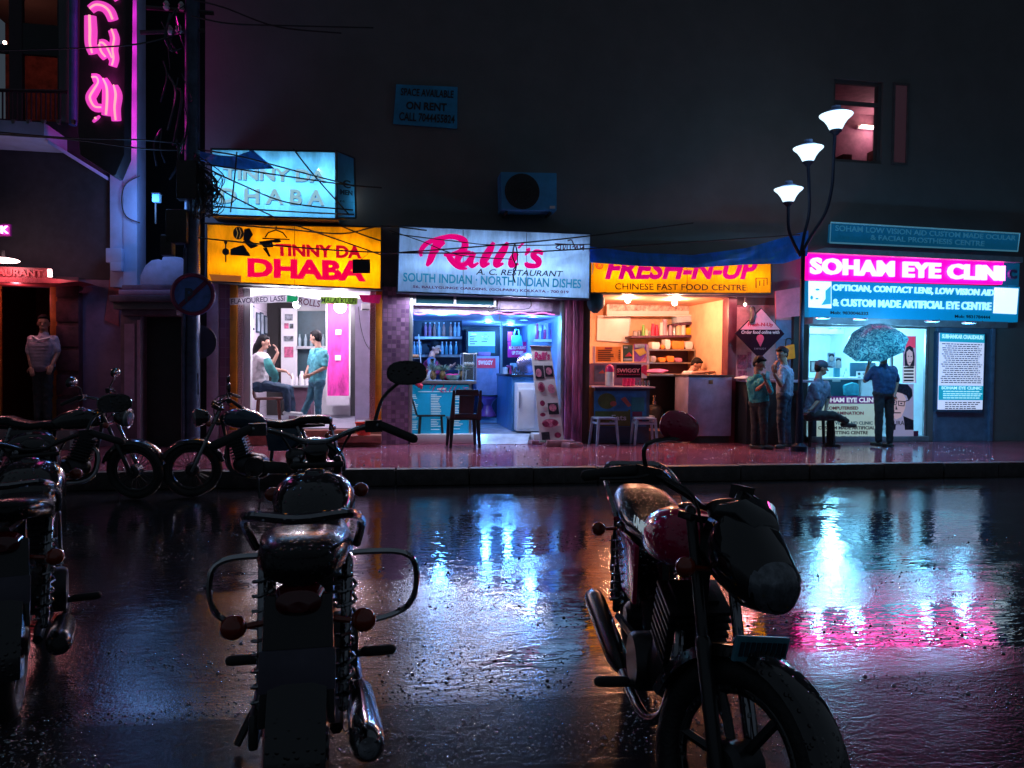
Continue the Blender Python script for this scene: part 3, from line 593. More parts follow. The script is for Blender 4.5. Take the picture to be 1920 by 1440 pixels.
# framed pictures on the left tiled wall
for k, (y0, zz, h) in enumerate(((12.5, 2.36, .18), (12.85, 2.37, .16), (13.2, 2.26, .42), (13.75, 2.2, .36), (14.15, 2.2, .42), (14.6, 2.2, .36))):
    r = thing('picture_frame', ('small bright print by the door jamb on the tiled wall', 'second small print on the tiled wall', 'tall blue framed picture on the tiled wall', 'narrow framed picture on the tiled wall', 'dark blue framed picture on the tiled wall', 'framed picture on the tiled wall just beside the display rack')[k], 'picture', (T0+.01, y0+.1, zz-h/2), 'framed pictures on the tiled wall')
    mb = MB(); mb.bx(T0+.002, T0+.03, y0, y0+.28, zz-h/2, zz+h/2); mb.build('frame', MC['navy_ink'], r, bev=.005)
    mb = MB(); mb.bx(T0+.0305, T0+.034, y0+.03, y0+.25, zz-h/2+.03, zz+h/2-.03); mb.build('picture_print', mat('pale_print', (.5, .6, .7), .3, var=.4), r)
# lamps of the eatery
m_lampw = glow('white_lamp_glow', (.95, .95, 1), 9)
def bulb(name, label, px, py, Y, r, col, watts, m, zc, lr=.05):
    c = on(px, py, Y); o = thing(name, label, 'lamp', c)
    b = MB(); b.ell(c, (r, r, r*1.05), 16); b.build('globe', m, o)
    b = MB(); b.tube([c+V((0, 0, r*.9)), V((c.x, c.y, zc))], .012, 6); b.build('stem', m_black, o)
    point('bulb_light', c-V((0, r+.06, .02)), col, watts, lr, o); point('bulb_light', c+V((0, r+.06, -.03)), col, watts, lr, o)
    return o
bulb('globe_lamp', 'small white globe lamp between the green strip and the rolls banner', 556, 571, 12.6, .06, (.95, .86, 1), 26, m_lampw, 2.66)
bulb('globe_lamp', 'large flat white globe lamp above the pink pillar', 638, 575, 13.2, .11, (1, .84, 1), 34, m_lampw, 2.66)
o = thing('tube_light', 'white tube light under the lintel behind the banners', 'light', on(540, 549, YF+.3)); mb = MB(); a, b = on(466, 551, YF+.3), on(560, 549, YF+.3); mb.tube([a, b], .016); mb.build('tube', m_lampw, o)
mb = MB(); mb.box((a+b)/2+V((0, .04, .02)), ((b-a).length+.1, .04, .05)); mb.build('batten', m_white, o); point('tube_glow', (a+b)/2-V((0, .1, .12)), (.95, .85, 1), 14, .1, o); point('tube_glow', (a+b)/2+V((.5, 1.5, -.2)), (.95, .85, 1), 16, .1, o)
# paper banners
def banner(label, s, pix, Y, m, mt, **k):
    r = thing('paper_banner', label, 'banner', on(pix[3][0], pix[3][1], Y), 'banners over the eatery door'); b = MB(); b.pp(pix, Y, .006); b.build('banner_paper', m, r, smooth=False)
    if s:
        c = [V((x, y)) for x, y in pix]
        def sh_(u, v): p = (c[3]*(1-u)+c[2]*u)*(1-v)+(c[0]*(1-u)+c[1]*u)*v; return (p.x, p.y)
        tpx('lettering', s, [sh_(.03, .86), sh_(.97, .86), sh_(.97, .14), sh_(.03, .14)], Y, mt, r, bold=.01)
m_pap = lit_panel('white_paper', (.85, .83, .9), .5); m_nav = mat('indigo_ink', (.04, .02, .12), .5)
banner('white paper banner lettered flavoured lassi', 'FLAVOURED LASSI', [(430, 559), (537, 552), (537, 566), (431, 572)], YF-.12, m_pap, m_nav)
banner('short tilted white banner lettered rolls', 'ROLLS', [(560, 556), (603, 562), (600, 579), (558, 572)], YF-.14, m_pap, mat('maroon_ink', (.2, .02, .1), .5))
banner('yellow and green paper banner lettered malai kulfi', 'MALAI KULFI', [(601, 556), (671, 558), (669, 571), (600, 569)], YF-.1, lit_panel('lime_paper', (.62, .85, .3), .5), m_nav)
banner('plain green paper strip between two lettered banners', '', [(538, 553), (559, 556), (557, 566), (538, 566)], YF-.1, lit_panel('green_paper', (.1, .6, .35), .5), m_nav)
banner('plain hot pink paper banner at the end of the row', '', [(672, 553), (715, 553), (711, 569), (680, 566)], YF-.13, lit_panel('pink_paper', (.95, .1, .45), .5), m_nav)
o = thing('wall_box', 'white plastic box high on the lavender panel', 'box', on(687, 583, 12.7)); mb = MB(); mb.pr(677, 569, 695, 582, 12.62, .12); mb.build('box_body', m_white, o, bev=.01); mb = MB(); mb.pr(679, 579, 693, 581, 12.61, .012); mb.build('slot', m_black, o)
# table with things on it
tb = thing('table', 'small brown table between the seated woman and the standing man', 'table', on(560, 770, 13.6))
tz = on(560, 722, 13.6).z; a, b = X(540, 13.6), X(588, 13.6)
mb = MB(); mb.bx(a, b, 13.45, 14.1, tz-.04, tz); mb.build('tabletop', mat('steel_top', (.6, .62, .66), .25, .6), tb, bev=.008)
mb = MB(); mb.bx(a+.03, b-.03, 13.5, 14.05, TF+.002, tz-.041); mb.build('table_body', mat('dark_maroon_laminate', (.16, .08, .12), .5), tb)
for i, (px, w, h, m) in enumerate(((547, 7, 22, m_white), (556, 6, 16, m_cream), (566, 9, 26, m_white), (575, 6, 18, m_cream))):
    c = on(px, 722, 13.7); k = 1/ppm(13.7, px); c.z = tz
    mb = MB(); mb.lathe([(w*k*.5, 0), (w*k*.52, h*k*.7), (w*k*.3, h*k*.85), (w*k*.3, h*k)], c, n=14)
    tag(mb.build('jar', m), ('white jar', 'short cream jar', 'tall white jar', 'cream jar')[i]+' on the small brown table, '+('next to the seated woman', 'above the umbrella side', 'above the notice board edge', 'next to the standing man')[i], 'jar')
for i in range(5):
    c = on(562+i*11, 640, 14.9); mb = MB(); mb.lathe([(.03, -.1), (.034, .04), (.014, .1), (.014, .14)], c, n=10)
    tag(mb.build('hanging_bottle', mat('pale_teal_glass', (.35, .5, .55), .2)), 'pale bottle on the dark back wall of the eatery', 'bottle', 'bottles on the dark back wall')
mb = MB(); mb.pr(556, 649, 612, 654, 14.85, .2); tag(mb.build('wall_shelf', m_steel), 'thin steel shelf on the dark back wall of the eatery', 'shelf')
# red bucket and low step outside
def bucket(label, px, py, Y, r, h, m, handle=True):
    c = on(px, py, Y); o = thing('bucket', label, 'bucket', c); b = MB(); b.lathe([(r*.72, 0), (r, h), (r*1.07, h), (r*1.07, h-.015), (r*.97, h-.015), (r*.93, h-.02), (r*.68, .01)], c, n=22); b.build('pail', m, o)
    b = MB(); b.tube([c+V((r*math.cos(t), -.02, h+.0+r*.55*math.sin(t))) for t in [math.pi*k/10 for k in range(11)]], .004, 5); b.build('handle', m_steel, o); return o
bucket('red bucket on the step beside the mosaic pier', 682, 823, YF-.3, .13, .26, mat('red_plastic', (.8, .06, .03), .35))
mb = MB(); mb.pr(612, 817, 715, 830, YF-.42, .3); tag(mb.build('door_step', mat('red_stone', ()), bev=.01), 'low red stone step in front of the eatery door', 'step')

# ================================================================ shop 2 : blue lit restaurant
s2 = thing('restaurant_shop', 'blue lit restaurant interior under the white sign', 'shop', on(920, 830, YF))
R0, R1, RB = X(770), X(1056), 16.2
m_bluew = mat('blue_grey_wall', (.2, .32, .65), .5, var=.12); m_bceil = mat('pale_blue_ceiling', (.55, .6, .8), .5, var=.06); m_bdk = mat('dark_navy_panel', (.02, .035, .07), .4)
RZ = Z(590, 900, YF+.3)
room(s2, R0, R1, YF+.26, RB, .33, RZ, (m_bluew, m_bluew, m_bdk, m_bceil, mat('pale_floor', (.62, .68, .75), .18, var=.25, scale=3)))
mb = MB(); a = [V((X(893), YF+.25, .34)), V((X(1000), YF+.25, .34)), V((X(985, YF-.08, 832), YF-.14, PZ+.004)), V((X(893), YF-.14, PZ+.004))]
mb.prism([V((X(892), YF+.26, .335)), V((X(1000), YF+.26, .335)), V((X(988), YF-.12, PZ+.006)), V((X(890), YF-.12, PZ+.006))], (0, 0, -.05)); mb.build('entrance_ramp', mat('pale_floor', ()), s2)
for a, b in ((R0, X(893)), (X(1002), R1)): mb = MB(); mb.bx(a, b, YF-.02, YF+.26, PZ+.002, .36); mb.build('plinth', m_white, s2, bev=.01)
mb = MB(); mb.bx(R0, R1, YF+.12, YF+.25, RZ, ZH); mb.build('upper_wall', mat('stained_white_wall', (.55, .5, .6), .7, var=.5, scale=4, col2=(.25, .16, .26)), s2)
mb = MB(); mb.bx(R0-.03, R0+.03, YF-.03, YF+.25, .37, ZH); mb.bx(R1-.05, R1, YF-.03, YF+.25, .37, ZH); mb.build('door_frame', m_alum, s2, bev=.006)
wf = MB(); x0, x1, z1, z0 = X(775), X(929), Z(549, 850), Z(574, 850)
xm = X(852)
for q in ((x0, x1, z1-.03, z1), (x0, x1, z0, z0+.035), (x0, x0+.035, z0+.036, z1-.031), (x1-.035, x1, z0+.036, z1-.031), (xm-.02, xm+.02, z0+.036, z1-.031)): wf.bx(q[0], q[1], YF+.02, YF+.08, q[2], q[3])
w_ = wf.build('window', m_alum, s2); mb = MB(); mb.bx(x0+.036, xm-.021, YF+.05, YF+.06, z0+.036, z1-.031); mb.bx(xm+.021, x1-.036, YF+.05, YF+.06, z0+.036, z1-.031); mb.build('pane', mat('teal_glass', (.02, .1, .13), .08, spec=.8), w_)
mb = MB(); mb.pr(934, 556, 1036, 584, YF+.04, .05); mb.build('wall_sheet', mat('stained_lilac', (.5, .4, .58), .6, var=.5, scale=3), s2)
pk = MB(); pk.tube(spline([on(776+i*6, 588+1.8*math.sin(i*.9), YF-.03) for i in range(45)], 2), .012, 6); pk.build('led_strip', glow('pink_led_strip', (.75, .18, .6), 1.3), s2)
cw = MB(); cw.tube(spline([on(776, 578, YF-.04), on(930, 580, YF-.04), on(992, 578, YF-.04), on(992, 556, YF-.04)], 4), .008, 5); cw.tube([on(938, 555, YF-.05), on(937, 600, YF-.05)], .006, 5); cw.torus(on(921, 579, YF-.05), .05, .007); cw.build('loose_wire', m_rubber, s2)
m_dl = glow('downlight_glow', (.09, .4, 1), 10.5)
def downlight(label, px, py, zc, col, watts, group, r=.08, shift=0):
    p = gnd(px, py, zc-.012); o = thing('ceiling_light', label, 'light', p, group)
    b = MB(); b.lathe([(r, 0), (r, .008)], p-V((0, 0, .004)), n=20); b.build('lamp_disc', m_dl, o)
    b = MB(); b.torus(p+V((0, 0, .004)), r+.012, .012, (0, 0, 1), 24, 6); b.build('ring', m_alum, o)
    if watts: point('downlight', p-V((0, 0, .09)), col, watts, .07, o)
for px, py, n, w in ((829, 590, 'above the juice counter at the front', 17), (1000, 594, 'above the fridge side at the front', 17), (916, 605, 'deeper, above the menu screen', 17), (957, 610, 'deeper, above the slim metal post', 17), (982, 600, 'small and dim, in the middle', 0)):
    downlight('round ceiling downlight of the blue lit restaurant, '+n, px, py, RZ, (.1, .38, 1), w*2.4, 'restaurant ceiling lights')
# left counter with menu front
c1 = thing('menu_counter', 'blue menu fronted counter carrying the pineapples in the restaurant', 'counter', on(830, 822, YF+.1))
cz0, cz1 = .365, Z(716, 830, YF+.1); cx0, cx1 = X(769, YF+.1), X(890, YF+.1)
mb = MB(); mb.bx(cx0+.01, cx1-.06, YF+.13, YF+.75, cz0, cz1-.03); mb.build('counter_body', mat('navy_laminate', (.03, .12, .25), .4), c1)
mb = MB(); mb.bx(cx0, cx1+.03, YF+.08, YF+.85, cz1-.03, cz1+.02); mb.build('counter_top', m_alum, c1, bev=.006)
m_menu = mat('blue_menu_board', (.02, .3, .6), .35, var=.1, emit=(.0, .2, .42), es=.5)
mb = MB(); mb.pr(770, 722, 882, 818, YF+.105, .02); mb.build('menu_front', m_menu, c1)
for a, b in ((768.5, 770.5), (879, 884)):
    mb = MB(); mb.pr(a, 718, b, 820, YF+.095, .04); mb.build('edge_trim', m_alum, c1)
m_wink = mat('white_ink', (.8, .85, .9), .5, emit=(.5, .7, .8), es=.35); m_pink = mat('pink_ink', (.7, .04, .25), .5)
strokes('script_lettering', [[(x, y, w*1.15) for x, y, w in p] for p in ral(.31, 806, 717, .31)], YF+.1, m_pink, c1, lift=.004)
mb = MB(); rnd = random.Random(3)
mb.pr(820, 728, 836, 730.5, YF+.1, .004); mb.pr(784, 734, 872, 735, YF+.1, .004)
for col, (u0, u1, v0) in enumerate(((772, 784, 740), (808, 828, 740), (848, 868, 739))):
    y = v0
    while y < 806:
        w = (u1-u0)*rnd.uniform(.5, 1); mb.pr(u0, y, u0+w, y+1.1, YF+.1, .004); y += 3.1 if rnd.random() > .15 else 6
mb.build('menu_lines', m_wink, c1, smooth=False)
mb = MB(); c = on(787, 722, YF+.1)
for i in range(7): mb.ell(c+V((rnd.uniform(-.05, .05), -.01, rnd.uniform(-.05, .06))), rnd.uniform(.02, .045), 8, m=6)
mb.build('fruit_picture', mat('red_fruit', (.75, .06, .12), .4), c1)
# goods on the counter
def on_counter(px, Y=YF+.35): p = on(px, 700, Y); p.z = cz1+.021; return p
m_leaf = mat('pineapple_leaf', (.28, .4, .32), .5, var=.3); m_pine = mat('pineapple_skin', (.25, .16, .06), .6, var=.6, scale=40, bump=.8, bscale=50)
for i, px in enumerate((812, 830, 866)):
    c = on_counter(px); o = thing('pineapple', 'pineapple with spiky crown on the counter, '+('beside the white bowl', 'between the other two', 'beside the glass case')[i], 'fruit', c, 'pineapples on the counter')
    b = MB(); b.ell(c+V((0, 0, .085)), (.055, .055, .085), 14); b.build('fruit_body', m_pine, o)
    b = MB()
    for k in range(26):
        t = k*2.4; e = .25+.9*(k % 9)/9; d = V((math.cos(t)*math.cos(e), math.sin(t)*math.cos(e), math.sin(e))); base = c+V((0, 0, .16)); s_ = d.cross(V((0, 0, 1))).normalized()*.012
        b.add([base-s_, base+s_, base+d*.08+V((0, 0, .02))+s_*.7, base+d*.15+V((0, 0, -.01)), base+d*.08+V((0, 0, .02))-s_*.7, base+V((0, 0, -.012))], [(0, 1, 2, 3, 4), (1, 0, 5), (0, 4, 3, 5), (1, 5, 3, 2)])
    b.build('leaf_crown', m_leaf, o)
def bowl(label, px, r, m, Y=YF+.3):
    c = on_counter(px, Y); b = MB(); b.lathe([(r*.5, 0), (r*.9, .04), (r, .09), (r*.94, .09), (r*.82, .045), (r*.4, .012)], c, n=22); tag(b.build('bowl', m), label, 'bowl')
bowl('white bowl at the mosaic pier end of the counter', 793, .11, m_white); bowl('pale green bowl between the pineapples', 849, .12, mat('pale_green_enamel', (.4, .7, .62), .3))
o = thing('juice_mixer', 'steel juice mixer standing on the counter', 'mixer', on_counter(809, YF+.6)); c = on_counter(809, YF+.6)
b = MB(); b.lathe([(.07, 0), (.075, .08), (.055, .13), (.055, .15)], c, n=18); b.build('motor_base', m_white, o); b = MB(); b.lathe([(.05, .15), (.075, .32), (.078, .36), (.05, .38), (.02, .40)], c, n=18); b.build('jug', m_chrome, o); b = MB(); b.tube([c+V((.07, 0, .33)), c+V((.12, 0, .31)), c+V((.12, 0, .22)), c+V((.06, 0, .19))], .009, 6); b.build('handle', m_black, o)
for i in range(6):
    c = on_counter(862+i % 3*5, YF+.42+.1*(i//3)); b = MB(); h = (.2, .26, .23, .24, .19, .25)[i]; b.lathe([(.022, 0), (.028, h), (.031, h), (.031, h-.01)], c, n=14)
    tag(b.build('cup_stack', m_white), 'tall stack of white paper cups on the counter', 'cup stack', 'cup stacks on the counter')
o = thing('display_case', 'clear glass display case at the end of the counter', 'display case', on_counter(880)); p0 = on_counter(868, YF+.2); p1 = on_counter(893, YF+.2)
b = MB()
for xx in (p0.x, p1.x):
    for yy in (YF+.2, YF+.6): b.tube([V((xx, yy, p0.z)), V((xx, yy, p0.z+.45))], .008, 4)
for zz in (.22, .45):
    b.tube([V((p0.x, YF+.2, p0.z+zz)), V((p1.x, YF+.2, p0.z+zz)), V((p1.x, YF+.6, p0.z+zz)), V((p0.x, YF+.6, p0.z+zz))], .008, 4, closed=True)
b.build('frame', m_alum, o)
gl = mat('clear_glass', (.6, .8, .85), .05, trans=.92, var=.02)
b = MB(); b.bx(p0.x+.01, p1.x-.01, YF+.196, YF+.2, p0.z+.01, p0.z+.44); b.build('glass_front', gl, o)
b = MB()
for k in range(4): b.ell(V((p0.x+.05+.045*k, YF+.4, p0.z+.27)), (.03, .03, .04), 10)
b.build('snack_row', mat('pastry', (.5, .4, .35), .6), o)
# wall shelves with bottles
sh = thing('bottle_shelf', 'dark two tier bottle shelf on the wall behind the worker', 'shelf', on(820, 690, 13.3))
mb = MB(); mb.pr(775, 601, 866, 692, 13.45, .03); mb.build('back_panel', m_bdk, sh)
for y in (631, 665):
    mb = MB(); mb.pr(778, y, 866, y+4.5, 13.2, .24); mb.build('shelf_board', m_alum, sh)
bm_ = [mat('pink_syrup', (.7, .25, .4), .2), mat('clear_bottle', (.45, .6, .7), .15), mat('amber_syrup', (.75, .3, .22), .2), mat('teal_bottle', (.1, .35, .45), .15)]
m_cap = mat('white_cap', (.8, .85, .9), .4)
def bottle(px, py, Y, h, m, label, group, w=4.6):
    c = on(px, py, Y); k = 1/ppm(Y, px); H = h*k; r = w*k*.62; o = thing('bottle', label, 'bottle', c, group)
    b = MB(); b.lathe([(r*.9, 0), (r, .01), (r, H*.6), (r*.45, H*.78), (r*.4, H*.9)], c, n=12); b.build('bottle_body', m, o)
    b = MB(); b.lathe([(r*.5, H*.9), (r*.5, H)], c, n=10); b.build('cap', m_cap, o)
for i, px in enumerate((798, 806, 814.5, 823, 832, 845, 853, 860)): bottle(px, 630.5, 13.28, 26, bm_[(0, 0, 2, 1, 2, 2, 1, 1)[i]], 'syrup bottle with white cap on the upper tier of the dark shelf', 'bottles on the upper tier')
for i, px in enumerate((776.5, 782, 788, 829, 837, 845, 855)): bottle(px, 664.5, 13.28, 24, bm_[(1, 3, 1, 1, 3, 1, 3)[i]], 'blue tinted bottle with white cap on the lower tier of the dark shelf', 'bottles on the lower tier')
o = thing('fruit_stand', 'small steel stand with two trays of oranges beside the bottle shelf', 'stand', on(777, 690, 12.7))
for y in (671, 694): b = MB(); b.pr(768, y, 786, y+2, 12.65, .2); b.build('tray', m_steel, o)
b = MB(); b.tube([on(785, 627, 12.7), on(787, 660, 12.7), on(791, 695, 12.7)], .008, 5); b.build('upright', m_white, o)
for i in range(4): b = MB(); b.ell(on(771+i*4, 667.5, 12.72), .03, 10); tag(b.build('orange', mat('orange_peel', (.9, .3, .1), .5)), 'orange lying on the upper tray of the steel stand', 'orange', 'oranges on the stand')
# TV menu, posters, back fittings
o = thing('menu_screen', 'pale cyan menu screen on the back wall of the restaurant', 'screen', on(903, 662, 15.6))
b = MB(); b.pr(874, 617, 931, 666, 15.62, .05); b.build('screen_case', m_black, o); b = MB(); b.pr(878, 622, 928, 649, 15.61, .008); b.build('screen_face', glow('screen_cyan', (.2, .55, .75), .9), o, smooth=False)
b = MB()
for k in range(9): b.pr(881+(k % 2)*22, 626+k//2*4.5, 881+(k % 2)*22+rnd.uniform(8, 16), 627.2+k//2*4.5, 15.605, .004)
b.build('screen_lines', MC['teal_glass'], o, smooth=False); b = MB(); b.pr(878, 650, 928, 662, 15.61, .008); b.build('lower_strip', mat('teal_strip', (.02, .15, .2), .4, emit=(.02, .15, .2), es=.5), o)
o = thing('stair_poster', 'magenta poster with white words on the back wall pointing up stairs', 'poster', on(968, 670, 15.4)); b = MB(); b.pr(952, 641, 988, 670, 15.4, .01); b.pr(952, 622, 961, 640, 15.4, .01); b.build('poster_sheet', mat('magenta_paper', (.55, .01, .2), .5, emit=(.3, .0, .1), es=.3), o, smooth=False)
tr('lettering', 'A/C RESTAURANT', 954, 649, 986, 655, 15.4, m_wink, o, bold=.02); tr('lettering', 'UP STAIRS', 960, 658, 981, 665, 15.4, m_wink, o, bold=.03)
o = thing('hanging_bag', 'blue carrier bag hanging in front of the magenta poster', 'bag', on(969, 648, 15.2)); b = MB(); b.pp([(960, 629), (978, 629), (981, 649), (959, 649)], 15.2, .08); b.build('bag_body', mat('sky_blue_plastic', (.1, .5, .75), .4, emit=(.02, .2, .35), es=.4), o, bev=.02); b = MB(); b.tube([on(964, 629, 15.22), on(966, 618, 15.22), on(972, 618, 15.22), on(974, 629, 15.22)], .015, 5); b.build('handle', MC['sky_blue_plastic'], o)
m_pv = mat('pinkish_cabinet', (.6, .42, .55), .4)
o = thing('back_cabinet', 'tall pale pink cabinet with a red delivery sticker', 'cabinet', on(915, 742, 15.2)); b = MB(); b.pr(893, 668, 936, 742, 15.2, .5); b.build('cabinet_body', m_pv, o, bev=.015)
b = MB(); b.pr(894, 672, 929, 690, 15.19, .008); b.build('sticker', mat('coral_sticker', (.85, .08, .12), .4, emit=(.5, .02, .05), es=.35), o, smooth=False); tr('lettering', 'SWIGGY', 897, 676, 924, 684, 15.19, m_wink, o, bold=.03)
b = MB(); b.pr(916, 693, 924, 703, 15.19, .006); b.build('label_sheet', m_lav, o)
b = MB(); b.pr(897, 660, 920, 667, 15.3, .2); tag(b.build('tin_box', mat('pink_tin', (.6, .2, .4), .4), bev=.01), 'low pink tin lying on top of the pale cabinet', 'tin')
o = thing('drum_table', 'purple hourglass shaped drum table at the back of the restaurant', 'table', on(914, 780, 14.6)); c = on(914, 780, 14.6); b = MB(); b.lathe([(.17, 0), (.17, .03), (.1, .15), (.08, .22), (.12, .3), (.19, .36), (.19, .4)], c, n=24); b.build('drum_body', mat('purple_lacquer', (.2, .08, .35), .3), o); b = MB(); b.lathe([(.2, .4), (.2, .42)], c, n=24); b.build('top', m_black, o)
b = MB(); b.pr(938.5, 600, 942, 790, 14.3, .06); tag(b.build('inner_post', m_alum), 'slim metal post between the pale cabinet and the blue service counter', 'post')
# right counter, fridge, plates
c2 = thing('service_counter', 'plain blue service counter behind the white fridge', 'counter', on(990, 790, 13.2))
z2 = Z(703, 980, 13.0)
mb = MB(); mb.bx(X(942, 13.9), X(1046, 12.5), 12.75, 14.6, .335, z2-.03); mb.build('counter_body', mat('mid_blue_laminate', (.05, .2, .42), .35, var=.2), c2, bev=.006)
mb = MB(); mb.bx(X(941, 13.9), X(1047, 12.5), 12.7, 14.65, z2-.03, z2+.01); mb.build('counter_top', mat('black_granite', (.03, .03, .04), .15), c2, bev=.006)
o = thing('small_fridge', 'white under counter fridge beside the leaning menu banner', 'fridge', on(990, 815, 12.55))
x0, x1 = X(969, 12.5), X(1022, 12.5); f0, f1 = .365, Z(718, 990, 12.5)
b = MB(); b.bx(x0, x1, 12.42, 12.73, f0, f1); b.build('cabinet', m_white, o, bev=.015); b = MB(); b.bx(x0+.01, x1-.2, 12.38, 12.418, f0+.05, f1-.1); b.build('door', m_white, o, bev=.012); b = MB(); b.bx(x0+.02, x0+.04, 12.35, 12.379, f0+.4, f1-.15); b.build('handle', m_alum, o, bev=.004)
sh = thing('plate_shelf', 'pale wall shelf stacked with packets above the menu banner', 'shelf', on(1022, 645, 13.0)); mb = MB(); mb.pr(1002, 636, 1046, 641, 12.9, .35); mb.build('shelf_board', m_white, sh); mb = MB(); mb.pr(1036, 641.5, 1040, 660, 12.95, .2); mb.build('bracket', m_alum, sh)
for i in range(9):
    x = 1006+i*4.6; h = rnd.uniform(10, 34); b = MB(); b.pr(x, 635.5-h, x+rnd.uniform(3.5, 4.5), 635.5, 12.95+.03*(i % 3), .15)
    tag(b.build('packet', [mat('red_packet', (.7, .05, .2), .4), mat('blue_packet', (.15, .25, .6), .4), mat('white_packet', (.7, .72, .8), .4)][(0, 2, 1)[i % 3]], bev=.006), ('red', 'white', 'blue')[i % 3]+' packet standing on the pale wall shelf', 'packet', ('red', 'white', 'blue')[i % 3]+' packets on the wall shelf')
o = thing('round_tray', 'large round steel tray leaning on the blue service counter', 'tray', on(988, 702, 12.9)); c = on(989, 681, 12.85); b = MB(); b.lathe([(.01, .02), (.13, .02), (.17, .0), (.19, .01), (.19, .02), (.14, .035)], c, (-.15, -1, .25), 30); b.build('tray_dish', mat('purple_sheen_steel', (.4, .35, .6), .2, .9), o); b = MB(); b.torus(c-V((0, .02, 0)), .12, .006, (-.15, -1, .25)); b.build('rim_ring', m_chrome, o)
for i in range(5):
    p = on(962+i*5, 700, 13.1); p.z = z2+.011; b = MB(); b.lathe([(.025, 0), (.03, .1+.03*(i % 2)), (.026, .1+.03*(i % 2)), (.022, .01)], p, n=12); tag(b.build('steel_tumbler', m_chrome), 'steel tumbler on the blue service counter', 'tumbler', 'tumblers on the service counter')
for i in range(3):
    p = on(949+i*7, 690, 13.5); p.z = z2+.011; b = MB(); b.box(p+V((0, 0, .06+.02*i)), (.12, .1, .12+.04*i)); tag(b.build('takeaway_box', (m_white, MC['red_packet'], m_white)[i], bev=.008), ('plain white takeaway box at the far end of the service counter', 'red takeaway box on the service counter', 'taller white takeaway box next to the red one')[i], 'box')
# roll-up menu banner leaning at the door
ms = thing('menu_standee', 'tall white menu banner with food pictures leaning at the restaurant door', 'banner stand', on(1035, 828, YF-.3))
Q = [on(995, 650, YF-.1), on(1032, 651, YF-.1), on(1058, 826, YF-.38), on(1013, 829, YF-.38)]
nrm = V((0, .02, .003)); mb = MB(); mb.prism(Q, nrm); mb.build('banner_panel', mat('glossy_white_vinyl', (.78, .74, .8), .3, var=.08), ms, smooth=False)
def sub(q, u0, v0, u1, v1): return [bil(q, u0, v1), bil(q, u1, v1), bil(q, u1, v0), bil(q, u0, v0)]
def onq(q, items, name, m, parent, d=.004, lift=.004):
    n = (q[1]-q[0]).cross(q[3]-q[0]).normalized(); n = -n if n.y > 0 else n; b = MB()
    for it in items:
        if len(it) == 4: b.prism([p+n*lift for p in sub(q, *it)], n*d)
        else:
            u, v, ru, rv, _ = it; b.prism([bil(q, u+ru*math.cos(t), v+rv*math.sin(t))+n*(lift+.0006*_) for t in [2*math.pi*k/18 for k in range(18)]], n*d)
    return b.build(name, m, parent, smooth=False)
tq = sub(Q, .12, .86, .9, .95); text('lettering', "Ralli's", tq, m_pink, ms, bold=.03, shear=.25)
mm_ = mat('maroon_print', (.35, .03, .12), .4, var=.4, scale=20); mg = mat('dark_print', (.05, .04, .07), .4, var=.5, scale=25); mpnk = mat('pink_print', (.75, .25, .4), .4, var=.4, scale=20)
onq(Q, [(.08, .66, .5, .8), (.55, .68, .95, .8), (.08, .02, .42, .1), (.5, .28, .95, .4)], 'dark_pictures', mg, ms)
onq(Q, [(.25, .72, .14, .045, 1), (.75, .74, .14, .04, 2), (.3, .57, .16, .055, 3), (.75, .55, .16, .05, 4), (.7, .35, .16, .04, 5), (.5, .19, .36, .045, 6)], 'food_pictures', mpnk, ms, lift=.009)
onq(Q, [(.3, .57, .1, .035, 1), (.26, .4, .11, .03, 2), (.3, .18, .14, .03, 3), (.7, .19, .12, .03, 4), (.75, .06, .14, .03, 5), (.22, .28, .12, .02, 6)], 'red_dishes', mm_, ms, lift=.016)
mb = MB(); mb.tube([Q[0]+V((-.02, -.01, .01)), Q[1]+V((.02, -.01, .01))], .015, 6); mb.tube([Q[3]+V((-.02, -.01, 0)), Q[2]+V((.02, -.01, 0))], .022, 6); mb.build('rail', m_alum, ms)
m_red_s = mat('wet_stone', (.35, .16, .2), .25, var=.4, scale=9, bump=.5)
for i, (px, py, sx, sy, sz) in enumerate(((1022, 830, .42, .3, .09), (1050, 836, .5, .32, .1), (1003, 833, .2, .2, .07), (1072, 838, .3, .25, .08))):
    c = gnd(px, py, PZ); b = MB(); b.box(c+V((0, 0, sz/2)), (sx, sy, sz), Matrix.Rotation(.3*i-.4, 3, 'Z'), .9); tag(b.build('stone_block', m_red_s, bev=.02), ('flat stone block under the menu banner', 'largest flat stone block in front of the timber pier', 'small stone block between the banner foot and the entrance ramp', 'stone block against the timber pier')[i], 'stone')
sk = MB(); c = gnd(1072, 828, PZ)
vs = []
for j in range(9):
    for i in range(16):
        t = 2*math.pi*i/16; r = (.13, .17, .18, .17, .16, .16, .15, .1, .04)[j]*(1+.18*mnoise.noise(V((math.cos(t)*2, math.sin(t)*2, j*.6)))); vs.append(c+V((r*math.cos(t), .75*r*math.sin(t)-.1, .06*j)))
sk.rings([vs[j*16:(j+1)*16] for j in range(9)]); tag(sk.build('plastic_sack', mat('crinkled_clear_plastic', (.4, .4, .5), .25, var=.6, scale=9, bump=1, bscale=14)), 'crinkled pale plastic sack against the timber pier', 'sack')
